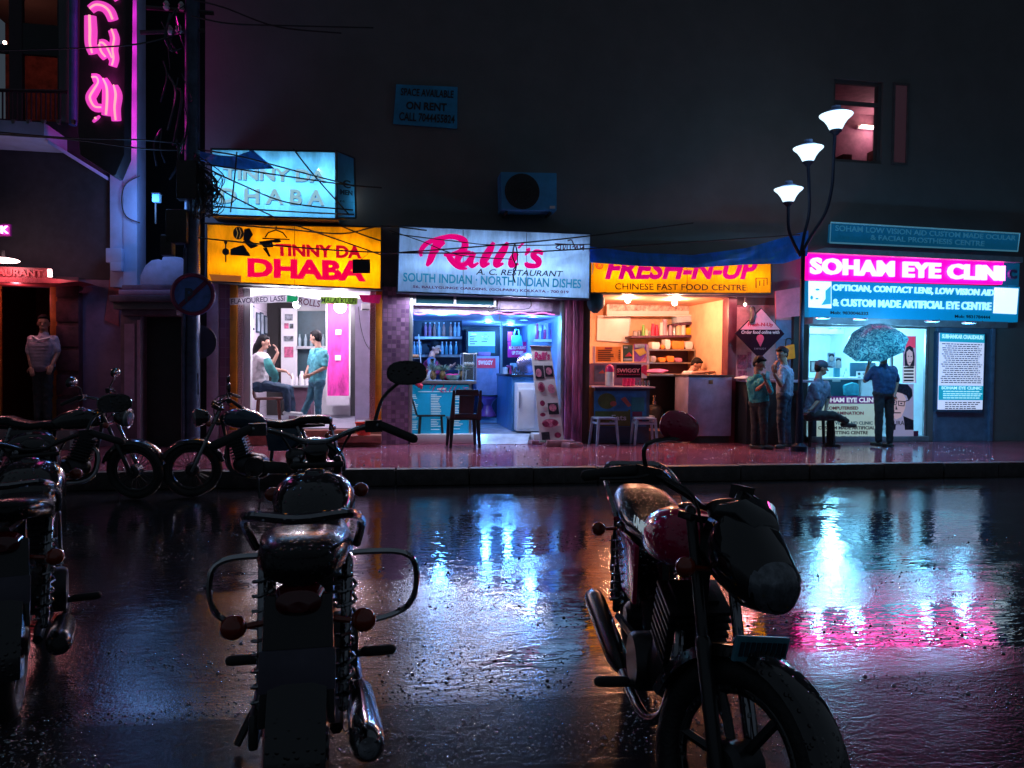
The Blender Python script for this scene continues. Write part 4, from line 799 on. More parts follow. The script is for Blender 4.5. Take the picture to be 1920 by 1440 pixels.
# ================================================================ shop 3 : orange fast food stall
s3 = thing('food_stall', 'orange walled fast food stall under the amber sign', 'shop', on(1250, 820, YF))
F0, F1, FB, FF = X(1105), X(1372), 14.2, .4
m_orw = mat('orange_wall', (.8, .5, .3), .6, var=.15, scale=3); m_pkw = mat('pink_wall', (.72, .36, .38), .6, var=.3, scale=3)
room(s3, F0, F1, YF+.02, FB, FF, 2.7, (m_orw, m_orw, m_orw, mat('orange_ceiling', (.75, .4, .25), .6), mat('dark_red_floor', (.16, .06, .06), .4)))
mb = MB(); mb.bx(F0, F1, YF-.02, YF+.02, PZ+.002, FF); mb.build('plinth', m_brown, s3)
mb = MB(); mb.bx(X(1362), X(1378), YF-.04, YF+.2, PZ+.002, ZH-.02); mb.build('dark_post', mat('dark_red_paint', (.14, .03, .05), .4), s3, bev=.01)
fs = thing('fascia_board', 'washed out painted board hanging under the ceiling of the orange stall', 'board', on(1240, 590, 13.9))
mb = MB(); mb.pr(1138, 562, 1316, 589, 13.9, .04); mb.build('board', m_white, fs); mb = MB(); mb.pr(1143, 566, 1310, 583, 13.89, .008); mb.build('painted_panel', mat('faded_print', (.8, .55, .5), .5, var=.5, scale=9), fs)
mb = MB(); mb.pr(1319, 567, 1353, 586, 13.89, .03); mb.build('red_end_panel', mat('red_print', (.6, .05, .06), .5), fs); mb = MB(); mb.pr(1138, 589.5, 1362, 592.5, 13.85, .06); mb.build('rail', m_white, fs)
m_bw = glow('warm_bulb_glow', (1, .82, .6), 14)
for px, py, n in ((1177, 563, 'nearest the teal cloth cover'), (1265, 568, 'between the other two bulbs'), (1357, 566, 'nearest the dark red post')): bulb('hanging_bulb', 'bare bulb hanging in the orange stall, '+n, px, py, 12.55, .05, (1, .46, .27), 48, m_bw, 2.7, .04)
o = thing('white_board', 'blank white board on the orange back wall', 'board', on(1150, 642, FB-.03)); b = MB(); b.pp([(1121, 592), (1182, 594), (1178, 642), (1119, 638)], FB-.04, .03); b.build('board_face', mat('white_gloss', (.85, .85, .82), .25, var=.05), o, smooth=False)
b = MB(); k = [on(*p, FB-.045) for p in ((1121, 592), (1182, 594), (1178, 642), (1119, 638))]; b.tube(k, .012, 5, closed=True); b.build('frame', m_alum, o)
def poster(label, x0, y0, x1, y1, Y, m, name='poster', cat='poster', d=.01):
    r = thing(name, label, cat, on((x0+x1)/2, y1, Y)); b = MB(); b.pr(x0, y0, x1, y1, Y, d); b.build('poster_sheet', m, r, smooth=False); return r
YP = 12.6
r = poster('orange price list with dark lines above the counter splash', 1117, 650, 1165, 679, YP, mat('orange_paper', (.85, .32, .06), .5, var=.12), 'price_list', 'price list')
b = MB()
for k in range(6):
    b.pr(1121, 656+k*3.7, 1121+rnd.uniform(22, 31), 657.6+k*3.7, YP-.004, .003); b.pr(1160, 656+k*3.7, 1163, 657.6+k*3.7, YP-.004, .003)
b.build('price_lines', MC['brown_ink'], r, smooth=False); b = MB(); b.pr(1134, 651.5, 1148, 654, YP-.004, .003); b.build('heading_bar', MC['maroon_print'], r, smooth=False)
r = poster('dark green food poster with a red dish', 1168, 647, 1186, 678, YP, mat('dark_green_paper', (.05, .1, .07), .5, var=.3)); b = MB(); b.pp([(1172, 668), (1180, 660), (1186, 668)], YP-.004, .003); b.build('dish_picture', MC['red_print'], r, smooth=False); b = MB(); b.pr(1170, 650, 1177, 653, YP-.004, .003); b.pr(1169, 672, 1185, 676, YP-.004, .003); b.build('pale_patch', MC['pale_print'], r, smooth=False)
r = poster('purple and yellow food poster next to the rack', 1189, 645, 1213, 678, YP, mat('violet_paper', (.35, .12, .55), .5, var=.3)); b = MB(); b.pp([(1189, 656), (1207, 652), (1213, 662), (1200, 668)], YP-.004, .003); b.build('yellow_patch', mat('yellow_print', (.85, .6, .1), .5), r, smooth=False); b = MB(); b.pp([(1200, 678), (1213, 663), (1213, 678)], YP-.005, .003); b.build('pink_patch', mpnk, r, smooth=False); b = MB(); b.pr(1191, 645.5, 1209, 652, YP-.006, .003); b.build('pale_patch', MC['pale_print'], r, smooth=False)
b = MB(); b.pr(1112, 649, 1116, 680, YP-.02, .06); b.pr(1112, 680, 1216, 683.5, YP-.06, .12); b.pr(1213, 646, 1216, 680, YP-.02, .06); tag(b.build('ledge_rail', m_lav), 'mauve wooden ledge holding the row of food posters', 'ledge')
# front counter with splash and poster
c3 = thing('front_counter', 'low stall counter with mauve splash board and big poster front', 'counter', on(1165, 812, YF-.1))
zt = Z(724, 1165, YF+.05)
mb = MB(); mb.bx(X(1113, YF-.2, 725), X(1227, YF-.2, 725), YF-.25, YF+.32, zt-.025, zt); mb.build('counter_top', mat('mauve_laminate', (.5, .36, .48), .35), c3, bev=.005)
mb = MB(); mb.bx(X(1112), X(1216), YF+.36, YF+.4, zt-.1, Z(682, 1165, YF+.36)); mb.build('splash_board', mat('dull_violet_board', (.25, .16, .3), .4, var=.2), c3)
mb = MB(); mb.bx(X(1113), X(1214), YF-.12, YF+.3, PZ+.01, zt-.027); mb.build('counter_body', mat('dark_blue_board', (.03, .06, .12), .5), c3)
Yq = YF-.13
mb = MB(); mb.pr(1114, 733, 1212, 800, Yq, .01); mb.build('front_poster', mat('deep_blue_print', (.03, .2, .5), .4, var=.4, scale=3), c3, smooth=False)
mb = MB(); elpx(mb, 1138, 752, 17, 15, Yq-.006, .004); mb.pr(1116, 771, 1178, 799, Yq-.006, .004); mb.build('olive_patch', mat('olive_print', (.1, .12, .03), .5, var=.3), c3, smooth=False)
mb = MB(); mb.pp([(1164, 748), (1172, 744), (1184, 760), (1178, 763)], Yq-.007, .004); elpx(mb, 1150, 757, 6, 5, Yq-.012, .004); mb.build('rust_patch', mat('rust_print', (.45, .1, .08), .5), c3, smooth=False)
mb = MB(); mb.pr(1184, 745, 1208, 771, Yq-.007, .004); mb.build('teal_patch', mat('teal_print', (.02, .2, .24), .5), c3, smooth=False); mb = MB(); mb.pr(1186, 772, 1204, 796, Yq-.007, .004); mb.build('maroon_patch', mat('wine_print', (.22, .03, .1), .5), c3, smooth=False)
tr('lettering', 'Eats', 1147, 778, 1174, 788, Yq-.006, mat('grey_letter', (.55, .6, .68), .5), c3, bold=.01)
mb = MB(); mb.pr(1178, 768, 1182, 799, Yq-.008, .004); mb.build('olive_strip', MC['olive_print'], c3, smooth=False)
YQ = YF+.35
r = thing('delivery_sign', 'dark delivery sign with pink capitals on the splash board', 'sign', on(1184, 712, YQ)); b = MB(); b.pr(1156, 684, 1202, 708, YQ, .008); b.build('sign_sheet', mat('near_black_print', (.02, .008, .02), .8, spec=.1), r, smooth=False)
tr('lettering', 'SWIGGY', 1156.5, 691, 1200, 698.5, YQ, mat('rose_letter', (.75, .3, .4), .5), r, bold=.03); b = MB()
for k in range(14): b.pr(1157+k*3.1, 701, 1159+k*3.1, 703, YQ-.004, .003)
b.build('small_print', MC['maroon_print'], r, smooth=False); b = MB(); b.pr(1203, 684, 1213, 709, YQ, .008); b.build('white_card', m_white, r, smooth=False); b = MB(); b.pp([(1203, 688), (1207, 684.5), (1213, 685), (1213, 705), (1203, 698)], YQ-.006, .004); b.build('red_pin_print', mat('hot_red_print', (.85, .03, .12), .5), r, smooth=False)
r = poster('blue and green food poster behind the big white bottle', 1114, 685, 1134, 716, YQ, mat('steel_blue_print', (.08, .14, .3), .5, var=.4)); b = MB(); b.pp([(1122, 700), (1130, 693), (1134, 700)], YQ-.004, .003); b.build('dish_picture', MC['rust_print'], r, smooth=False)
def ctr(px, Y=YF-.02): p = on(px, 700, Y); p.z = zt+.001; return p
o = thing('sauce_bottle', 'big white bottle with pink dome lid on the stall counter', 'bottle', ctr(1143)); c = ctr(1143); k = 1/ppm(YF, 1143); b = MB(); b.lathe([(.07, 0), (.073, .01), (.073, 26*k), (.07, 26*k+.005)], c, n=20); b.build('bottle_body', m_white, o); b = MB(); b.lathe([(.072, 26*k+.005), (.074, 31*k), (.06, 37*k), (.03, 40*k), (.01, 41*k)], c, n=20); b.build('lid', mat('pink_plastic', (.85, .04, .25), .3), o); b = MB(); b.add([c+V((.02, -.075, .05)), c+V((.05, -.06, .05)), c+V((.05, -.06, .17)), c+V((.02, -.075, .17))], [(0, 1, 2, 3)]); b.build('paper_strip', m_pap, o, smooth=False)
for i, px in enumerate((1172, 1179, 1186)):
    c = ctr(px, YF-.02+.06*i); b = MB(); b.lathe([(.035, 0), (.042, .02), (.042, .13), (.038, .13), (.034, .02)], c, n=16); b.tube([c+V((.04, 0, .1)), c+V((.07, 0, .09)), c+V((.07, 0, .04)), c+V((.04, 0, .03))], .006, 5); tag(b.build('mug', MC['pink_plastic']), 'bright pink plastic mug on the stall counter', 'mug', 'pink mugs on the stall counter')
for i in range(5):
    c = ctr(1192+i*6, YF+.1); b = MB(); b.lathe([(.018, 0), (.02, .05), (.016, .08), (.016, .1)], c, n=10); tag(b.build('shaker', m_chrome), 'small steel shaker on the stall counter', 'shaker', 'shakers on the stall counter')
# wall shelves, rack
def shelf(name, label, pix, Y, d, m):
    b = MB(); q = q4(pix, Y); b.prism(q, (0, d, 0)); return tag(b.build(name, m, bev=.004), label, 'shelf')
m_shd = mat('dark_purple_shelf', (.09, .03, .08), .5)
shelf('wall_shelf', 'long dark wall shelf of jars on the orange wall', [(1184, 629.5), (1362, 627), (1362, 631.5), (1184, 634)], 13.75, .4, m_shd)
shelf('wall_shelf', 'upper slanting wall shelf carrying a blue crate', [(1264, 607), (1362, 598), (1362, 602), (1264, 611)], 13.75, .4, m_shd)
o = thing('storage_crate', 'pale blue crate on the upper slanting shelf', 'crate', on(1295, 606, 13.8)); b = MB(); b.pp([(1270, 594), (1322, 590.5), (1322, 601), (1270, 605.8)], 13.78, .3); b.build('crate_body', mat('ice_blue_plastic', (.5, .65, .8), .4), o, bev=.015); b = MB(); b.pp([(1268, 592), (1324, 588.5), (1324, 590.2), (1268, 593.8)], 13.77, .32); b.build('lid', m_white, o)
jm = [mat('steel_jar', (.5, .5, .55), .3, .7), mat('green_jar', (.15, .45, .1), .4), mat('cream_jar', (.75, .6, .4), .4), MC['hot_red_print'], m_white, mat('mauve_jar', (.5, .35, .5), .4)]
jn = ['steel', 'green', 'cream', 'red', 'white', 'mauve']
seen = {}
for px, w, h, k in ((1191, 9, 9, 0), (1199, 8, 10, 0), (1206, 6, 20, 1), (1212, 6, 13, 2), (1217, 6, 9, 4), (1224, 7, 22, 3), (1222, 5, 8, 4), (1231, 7, 20, 3), (1240, 8, 24, 4), (1246, 10, 30, 5), (1249, 8, 8, 4), (1257, 7, 18, 5), (1264, 8, 20, 0), (1272, 10, 20, 2), (1281, 9, 18, 4)):
    c = on(px, 629.4-.013*(px-1184), 13.8+.06*(px % 3)); q = 1/ppm(13.8, px); b = MB(); b.lathe([(w*q*.5, 0), (w*q*.5, h*q*.75), (w*q*.42, h*q*.8), (w*q*.44, h*q)], c, n=12); tag(b.build('storage_jar', jm[k]), jn[k]+' jar standing on the long dark wall shelf', 'jar', jn[k]+' jars on the wall shelf')
for i, (x0, x1, y0, m, n) in enumerate(((1285, 1312, 614, mat('yellow_plastic', (.9, .55, .02), .4), 'yellow'), (1314, 1346, 617, mat('violet_plastic', (.55, .06, .6), .4), 'violet'))):
    b = MB(); b.pp([(x0, y0), (x1, y0-.5), (x1-2, 628), (x0+2, 628)], 13.8, .28); tag(b.build('food_tub', m, bev=.02), n+' food tub on the long dark wall shelf', 'tub')
rk = thing('steel_rack', 'two tier kitchen rack with dark back behind the stall counter', 'rack', on(1255, 700, 13.7))
for y in (655, 679.5):
    b = MB(); b.pr(1217, y, 1303, y+2.2, 13.5, .4); b.build('rack_tier', m_steel, rk)
b = MB(); b.pr(1218, 657.3, 1290, 700, 13.88, .02); b.build('rack_back', mat('plum_board', (.16, .06, .12), .5), rk)
for x in (1216, 1302): b = MB(); b.pr(x, 655, x+1.6, 702, 13.52, .03); b.build('rack_post', m_steel, rk)
m_or = mat('orange_plastic', (.9, .3, .05), .4)
for i, (x0, x1, y0, y1, m, n) in enumerate(((1222, 1238, 641, 654.8, m_white, 'crumpled white parcel beside the small orange tub on the rack top'), (1239, 1247, 646, 654.8, m_or, 'small orange tub on the rack top'), (1247, 1258, 636, 654.8, m_white, 'upright white parcel on the rack top'), (1260, 1284, 639, 654.8, m_or, 'large orange tub on the rack top'), (1285, 1300, 640, 654.8, m_white, 'white canister beside the large orange tub on the rack top'), (1220, 1231, 667, 679.3, MC['steel_jar'], 'steel pot on the lower tier of the rack'), (1236, 1249, 670, 679.3, m_or, 'orange box on the lower tier of the rack'), (1251, 1265, 667, 679.3, m_or, 'second orange box on the lower tier, with a raised lid'), (1266, 1280, 671, 679.3, mpnk, 'pink bowl on the lower tier of the rack'))):
    b = MB(); b.pp([(x0+1, y0), (x1-1, y0+.5), (x1, (y0+y1)/2), (x1-1.5, y1), (x0+1.5, y1), (x0, (y0+y1)/2)], 13.55, .22); tag(b.build('food_container', m, bev=.018), n, 'container')
# inner work counter and steel cabinet
c4 = thing('work_counter', 'long dark work counter behind the stall opening', 'counter', on(1290, 800, 12.9)); zc = Z(702, 1290, 12.5)
mb = MB(); mb.bx(X(1217, 12.5), X(1362, 12.5), 12.5, 13.3, zc-.035, zc); mb.build('counter_top', m_alum, c4, bev=.005)
mb = MB(); mb.bx(X(1218, 12.6), X(1285, 12.6), 12.9, 13.25, FF+.002, zc-.036); mb.build('counter_body', m_black, c4)
o = thing('cloth_bundle', 'folded pink cloth lying on the work counter', 'cloth', on(1240, 700, 12.7)); b = MB(); p = on(1238, 700, 12.75); p.z = zc
for k in range(3): b.ell(p+V((.05*k-.12, .03*k, .035+.012*k)), (.2, .14, .034), 14, m=6)
b.build('cloth_folds', mat('magenta_cloth', (.7, .15, .45), .8, var=.3), o)
o = thing('metal_cabinet', 'pale violet metal cabinet with a lock at the front of the stall', 'cabinet', on(1330, 808, YF-.1)); x0, x1 = X(1291, YF-.1), X(1373, YF-.1); z0, z1 = Z(806, 1330, YF-.1), Z(706, 1330, YF-.1)
mb = MB(); mb.bx(x0, x1, YF-.1, YF+.5, PZ+.12, z1); mb.build('cabinet_body', mat('violet_grey_metal', (.36, .36, .58), .4, .2, var=.2, scale=4), o, bev=.012); mb = MB(); mb.bx(x0-.02, x1+.02, YF-.13, YF+.52, z1+.002, z1+.03); mb.build('cabinet_top', m_case, o, bev=.006)
mb = MB(); mb.pr(1330, 712, 1337, 720, YF-.115, .014); mb.build('lock_plate', mat('brass_lock', (.3, .18, .1), .4, .6), o, bev=.004); mb = MB(); mb.bx(x0+.02, x1-.02, YF-.06, YF+.45, PZ+.002, PZ+.118); mb.build('cabinet_base', m_black, o)
bucket('magenta bucket under the stall counter', 1258, 803, 12.3, .12, .24, mat('magenta_plastic', (.75, .03, .4), .35))
o = thing('pot_stack', 'stack of small steel pots on the stall floor by the counter', 'pot', on(1218, 792, YF+.0)); c = on(1219, 790, YF+.15); b = MB(); b.lathe([(.07, 0), (.085, .05), (.07, .05), (.09, .1), (.075, .1), (.08, .14), (.02, .16)], c+V((0, 0, -.05)), n=18); b.build('pots', MC['steel_jar'], o)
o = thing('gas_valve', 'small steel gas regulator glinting in the dark under the counter', 'regulator', on(1228, 750, 12.6)); b = MB(); c = on(1227, 748, 12.7); b.lathe([(.03, -.1), (.035, -.04), (.015, -.02), (.015, .03), (.03, .04), (.03, .06)], c, n=12); b.build('valve', m_chrome, o); b = MB(); b.lathe([(.15, -.62), (.16, -.58), (.16, -.2), (.1, -.12), (.04, -.1)], c, n=18); b.build('cylinder', m_black, o)
# wall fan
o = thing('wall_fan', 'black wall fan with wire guard on the orange wall', 'fan', on(1345, 676, 13.6)); c = on(1340, 656, 13.5); ax = V((-.5, -.85, 0)).normalized()
b = MB()
for k in range(4): b.torus(c, .06+.055*k, .006, ax, 26, 5)
x_, y_, z_ = frame_of(ax)
for k in range(8): t = k*math.pi/8; b.tube([c-(x_*math.cos(t)+y_*math.sin(t))*.225, c+ax*.05, c+(x_*math.cos(t)+y_*math.sin(t))*.225], .004, 4)
b.build('fan_guard', m_black, o); b = MB()
for k in range(3):
    t = k*2.094; d = x_*math.cos(t)+y_*math.sin(t); s_ = x_*-math.sin(t)+y_*math.cos(t); b.prism([c-ax*.02+d*.03-s_*.02, c-ax*.02+d*.19-s_*.02, c-ax*.035+d*.19+s_*.11, c-ax*.035+d*.04+s_*.05], ax*-.006)
b.lathe([(.035, -.05), (.04, .02), (.01, .03)], c, ax, 14); b.build('blades', mat('dark_blade', (.12, .05, .05), .3), o); b = MB(); b.cap(c-ax*.05, c-ax*.18, .06, .05); b.tube([c-ax*.16, V((F1-.02, c.y+.2, c.z))], .02, 8); b.build('motor', m_black, o); b = MB(); b.tube(spline([c-ax*.1+V((0, 0, -.05)), on(1344, 690, 13.6), on(1343, 705, 13.6)], 4), .005, 5); b.build('cord', m_rubber, o)
mb = MB(); mb.pr(1344, 680, 1362, 703, 13.3, .2); tag(mb.build('speaker_box', m_black, bev=.01), 'black box on the work counter under the wall fan', 'box')
# teal cover hanging at left top
o = thing('cloth_cover', 'dark teal cloth cover hanging under the amber sign beside the white sign', 'cover', on(1117, 585, YF-.2)); b = MB()
b.rings([[on(1117, y, YF-.15)+V((r*math.cos(t)*1.0, r*.6*math.sin(t), .012*math.sin(3*t+y))) for t in [2*math.pi*k/14 for k in range(14)]] for y, r in ((551, .12), (560, .15), (572, .15), (580, .11), (586, .04))]); b.build('cover_cloth', mat('dark_teal_cloth', (.02, .12, .16), .5, var=.4, bump=.6, bscale=14), o)
# ---------------- passage with the diamond sign between stall and clinic
ps = thing('passage_wall', 'pink lit side wall with pasted papers behind the diamond sign', 'wall', on(1430, 830, YF+.1))
mb = MB(); mb.bx(X(1378), X(1486), YF+.06, YF+.2, PZ+.002, ZH); mb.build('wall_surface', m_pkw, ps)
mb = MB(); mb.pr(1383, 665, 1400, 692, YF+.05, .008); mb.pr(1402, 660, 1409, 690, YF+.05, .008); mb.pr(1385, 695, 1400, 705, YF+.05, .008); mb.build('pasted_papers', mat('red_paper_print', (.55, .12, .22), .6, var=.6, scale=22), ps, smooth=False)
mb = MB(); mb.pr(1455, 600, 1484, 738, YF+.045, .012); mb.build('blue_door_panel', mat('dull_blue_paint', (.2, .28, .5), .5, var=.2), ps); mb = MB(); mb.pr(1378, 548, 1486, 572, YF+.02, .03); mb.build('dark_header', m_brown, ps)
o = thing('pink_board', 'blank pink board hung in front of the dark post', 'board', on(1478, 596, YF-.3)); b = MB(); b.pp([(1454, 546), (1500, 538), (1500, 592), (1455, 598)], YF-.32, .03); b.build('board_panel', mat('pink_board_paint', (.75, .2, .3), .5, var=.15), o, smooth=False)
point('passage_lamp', on(1410, 578, YF-.75), (1, .25, .32), 16, .04, bulb('hanging_bulb', 'tiny bare bulb by the diamond sign', 1397, 571, YF-.6, .025, (1, .4, .4), .5, m_bw, 2.65, .03))
dm = thing('diamond_sign', 'black and pink diamond shaped delivery sign beside the stall', 'sign', on(1425, 672, YF-.25)); YD = YF-.28
mb = MB(); mb.pp([(1379, 625), (1428, 577), (1471, 626), (1425, 672)], YD, .03); mb.build('sign_plate', MC['near_black_print'], dm, smooth=False)
mb = MB(); mb.pp([(1388, 618), (1428, 579), (1463, 618)], YD-.005, .004); mb.build('pink_half', mat('pale_pink_print', (.85, .42, .5), .5), dm, smooth=False)
tr('lettering', 'Fresh-N-Up', 1402, 605, 1449, 614, YD-.004, mat('red_letter', (.65, .01, .05), .5), dm, bold=.03); tr('lettering', 'Order food online with', 1390, 619.5, 1461, 626, YD, m_white, dm, bold=.01, shear=.1)
mb = MB(); elpx(mb, 1425.5, 634, 7, 7, YD-.006, .004); mb.pp([(1418.6, 636), (1432.4, 636), (1426, 650)], YD-.0065, .004); mb.build('pin_emblem', mat('hot_red_print', ()) if 'hot_red_print' in MC else m_red, dm, smooth=False); tr('lettering', 'SWIGGY', 1414, 652, 1436, 655.5, YD, mat('dim_letter', (.35, .3, .35), .5), dm, sp=1.3)
b = MB(); b.tube(spline([on(1410, 575, YD-.05), on(1412, 590, YD-.06), on(1409, 606, YD-.04)], 3), [.03, .05, .045, .05, .04, .05, .03], 8); tag(b.build('cloth_strip', m_black), 'black cloth strip hanging over the top of the diamond sign', 'cloth')
o = thing('yellow_bag', 'yellow shopping bag hanging on the blue panel', 'bag', on(1482, 678, YF-.1)); b = MB(); b.pp([(1471, 650), (1490, 645), (1492, 672), (1473, 675)], YF-.14, .12); b.build('bag_body', mat('marigold_cloth', (.95, .38, .02), .6, emit=(.5, .16, .0), es=.15), o, bev=.02); b = MB(); b.tube(spline([on(1473, 650, YF-.1), on(1474, 637, YF-.1), on(1482, 635, YF-.1), on(1488, 646, YF-.1)], 4), .012, 6); b.build('handle', m_black, o)
c5 = thing('side_counter', 'dark side counter with pale cloth beside the violet cabinet', 'counter', on(1420, 830, YF)); mb = MB(); mb.bx(X(1379), X(1500), YF-.45, YF+.04, Z(712, 1420, YF-.4)-.04, Z(712, 1420, YF-.4)); mb.build('counter_top', m_lav, c5, bev=.005); mb = MB(); mb.bx(X(1381), X(1484), YF-.4, YF+.03, PZ+.002, Z(712, 1420, YF-.4)-.042); mb.build('counter_body', m_black, c5)
b = MB(); p = on(1391, 710, YF-.25); p.z = Z(712, 1420, YF-.4)+.02; b.ell(p, (.13, .12, .03), 12, m=6); b.ell(p+V((.05, 0, .02)), (.08, .08, .025), 12, m=6); tag(b.build('folded_cloth', m_white), 'folded white cloth on the dark side counter', 'cloth')

# ================================================================ shop 4 : eye clinic
s4 = thing('eye_clinic', 'bright cyan lit clinic shop front below the glowing boards', 'shop', on(1640, 828, YF))
E0, E1, EB, EF = X(1514), X(1738), 15.0, .3
m_cw = mat('pale_cyan_wall', (.7, .78, .82), .5, var=.06); EZ = Z(611, 1620, YF)
room(s4, E0, E1, YF+.02, EB, EF, EZ+.1, (m_cw, m_cw, m_cw, m_white, mat('pale_grey_floor', (.5, .52, .55), .3)))
mb = MB(); mb.bx(E0-.1, X(1862), YF-.3, YF+.25, EZ, ZH-.0); mb.build('soffit', mat('grey_blue_metal', ()), s4); mb = MB(); mb.bx(E0, E1, YF-.1, YF+.02, PZ+.002, EF); mb.build('plinth', mat('blue_grey_stone', (.25, .28, .33), .3, var=.2), s4, bev=.01)
mb = MB()
for px in (1514, 1652, 1672, 1736): mb.bx(X(px)-.02, X(px)+.02, YF-.01, YF+.04, EF+.002, EZ-.03)
mb.bx(E0, E1, YF-.01, YF+.04, EZ-.029, EZ-.001); mb.build('window_frame', m_alum, s4, bev=.004)
mb = MB()
for k in range(16): z = EF+.9+k*.08; mb.bx(E0+.05, E1-1.2, EB-.06, EB-.05, z, z+.07)
mb.build('window_blind', mat('cream_blind', (.75, .76, .72), .6), s4)
mb = MB(); mb.bx(E0, E1, EB-.5, EB-.02, 2.24, 2.42); mb.build('bulkhead', m_white, s4, bev=.01)
for px, py, n in ((1543, 597, 'by the boundary pier'), (1613, 599, 'above the umbrella side'), (1748, 603, 'above the door'), (1817, 606, 'above the notice board')): downlight('round soffit downlight in front of the eye clinic, '+n, px, py, EZ-.0, (.16, .6, 1), 22, 'soffit downlights of the clinic', .085)
for px, py, w in ((1512, 620, 26), (1545, 622, 30), (1565, 617, 0)): downlight('ceiling downlight inside the clinic, '+('by the boundary pier', 'behind the seated man', 'small one farther back')[(0, 1, 2)[(1512, 1545, 1565).index(px)]], px, py, EZ+.09, (.25, .7, 1), w*1.4, 'inner ceiling lights of the clinic', .1)
point('inner_light', V(((E0+E1)/2+.3, 13.4, EZ-.1)), (.22, .68, 1), 135, .15, [o for o in bpy.data.objects if o.name.startswith('ceiling_light')][-1])
d = thing('reception_desk', 'white reception desk with dark front inside the clinic', 'desk', on(1590, 750, 13.4)); dz = Z(708, 1590, 13.3)
mb = MB(); mb.bx(X(1516, 13.3), X(1660, 13.3), 13.25, 13.9, dz-.04, dz); mb.build('desk_top', m_white, d, bev=.006); mb = MB(); mb.bx(X(1540, 13.4), X(1640, 13.4), 13.4, 13.44, .8, dz-.042); mb.build('front_panel', mat('deep_teal_panel', (.02, .1, .15), .4), d); mb = MB(); mb.bx(X(1614, 13.3), X(1650, 13.3), 13.28, 13.39, EF+.002, dz-.05); mb.build('drawer_unit', m_white, d, bev=.01); mb = MB(); mb.bx(X(1512, 13.3), X(1612, 13.3), 12.9, 13.2, 1.0-.25, .8); mb.build('low_ledge', m_white, d, bev=.01)
o = thing('monitor', 'dark computer monitor seen from behind on the reception desk', 'monitor', on(1618, 706, 13.4)); b = MB(); b.pr(1595, 680, 1642, 706, 13.4, .04); b.build('screen_back', mat('dark_teal_plastic', (.02, .1, .16), .4), o, bev=.01); b = MB(); b.pr(1614, 704, 1622, 709, 13.45, .05); b.build('stand', m_black, o)
r = poster('white paper with printed eye rings taped to the clinic glass', 1606, 696, 1624, 712, 13.35, m_white, 'eye_chart', 'paper'); b = MB()
for cx, cy in ((1620, 701), (1620, 708)): b.torus(on(cx, cy, 13.345), .02, .006, n=16, m=5)
elpx(b, 1611, 701, 2.5, 2.5, 13.345, .004); elpx(b, 1611, 708, 3, 1.5, 13.345, .004); b.build('printed_rings', m_black, r)
o = thing('office_chair', 'teal office chair behind the reception desk front', 'chair', on(1592, 760, 13.1)); b = MB(); b.pp([(1584, 722), (1600, 717), (1612, 720), (1612, 742), (1586, 742)], 13.1, .1); b.build('backrest', mat('teal_fabric', (.03, .35, .45), .7, var=.3), o, bev=.04); b = MB(); b.box(on(1598, 750, 13.2), (.5, .5, .1)); b.build('seat', MC['teal_fabric'], o, bev=.03); b = MB(); p = on(1598, 752, 13.2); b.tube([p, V((p.x, p.y, EF+.05))], .03); b.build('pedestal', m_black, o)
for i, (x0, x1, y0, y1, m, n) in enumerate(((1553, 1566, 661, 690, mat('cutout_grey', (.4, .5, .6), .5, var=.5, scale=10), 'pale portrait card on the desk behind the seated man'), (1567, 1578, 669, 690, mat('cutout_face', (.55, .6, .62), .5, var=.3), 'smaller portrait card with dark hair on the desk'), (1564, 1575, 690, 707, mat('teal_card', (.03, .3, .4), .5), 'teal leaflet holder on the desk'), (1561, 1576, 708, 716, m_white, 'white leaflet box on the low ledge'), (1520, 1530, 677, 697, m_white, 'small framed picture on the desk at the window edge'))):
    r = thing('counter_card', n, 'card', on((x0+x1)/2, y1, 13.3)); b = MB(); b.pr(x0, y0, x1, y1, 13.3+.03*i, .03); b.build('card_sheet', m, r, bev=.004)
    if i < 2:
        b = MB(); cx = (x0+x1)/2; elpx(b, cx, y0+6, 5, 4, 13.295+.03*i, .004); b.build('printed_hair', m_dk, r, smooth=False); b = MB(); elpx(b, cx, y0+11, 3.6, 5, 13.29+.03*i, .004); b.build('printed_face', mat('print_skin', (.65, .55, .5), .5), r, smooth=False)
    if i == 4: b = MB(); k = [on(*p, 13.3+.03*i-.005) for p in ((x0, y0), (x1, y0), (x1, y1), (x0, y1))]; b.tube(k, .015, 5, closed=True); b.build('frame', m_black, r)
b = MB(); b.lathe([(.005, .2), (.05, .0), (.06, 0)][::-1], on(1586, 708, 13.45), n=12); tag(b.build('glass_award', gl), 'pointed glass award on the reception desk', 'award')
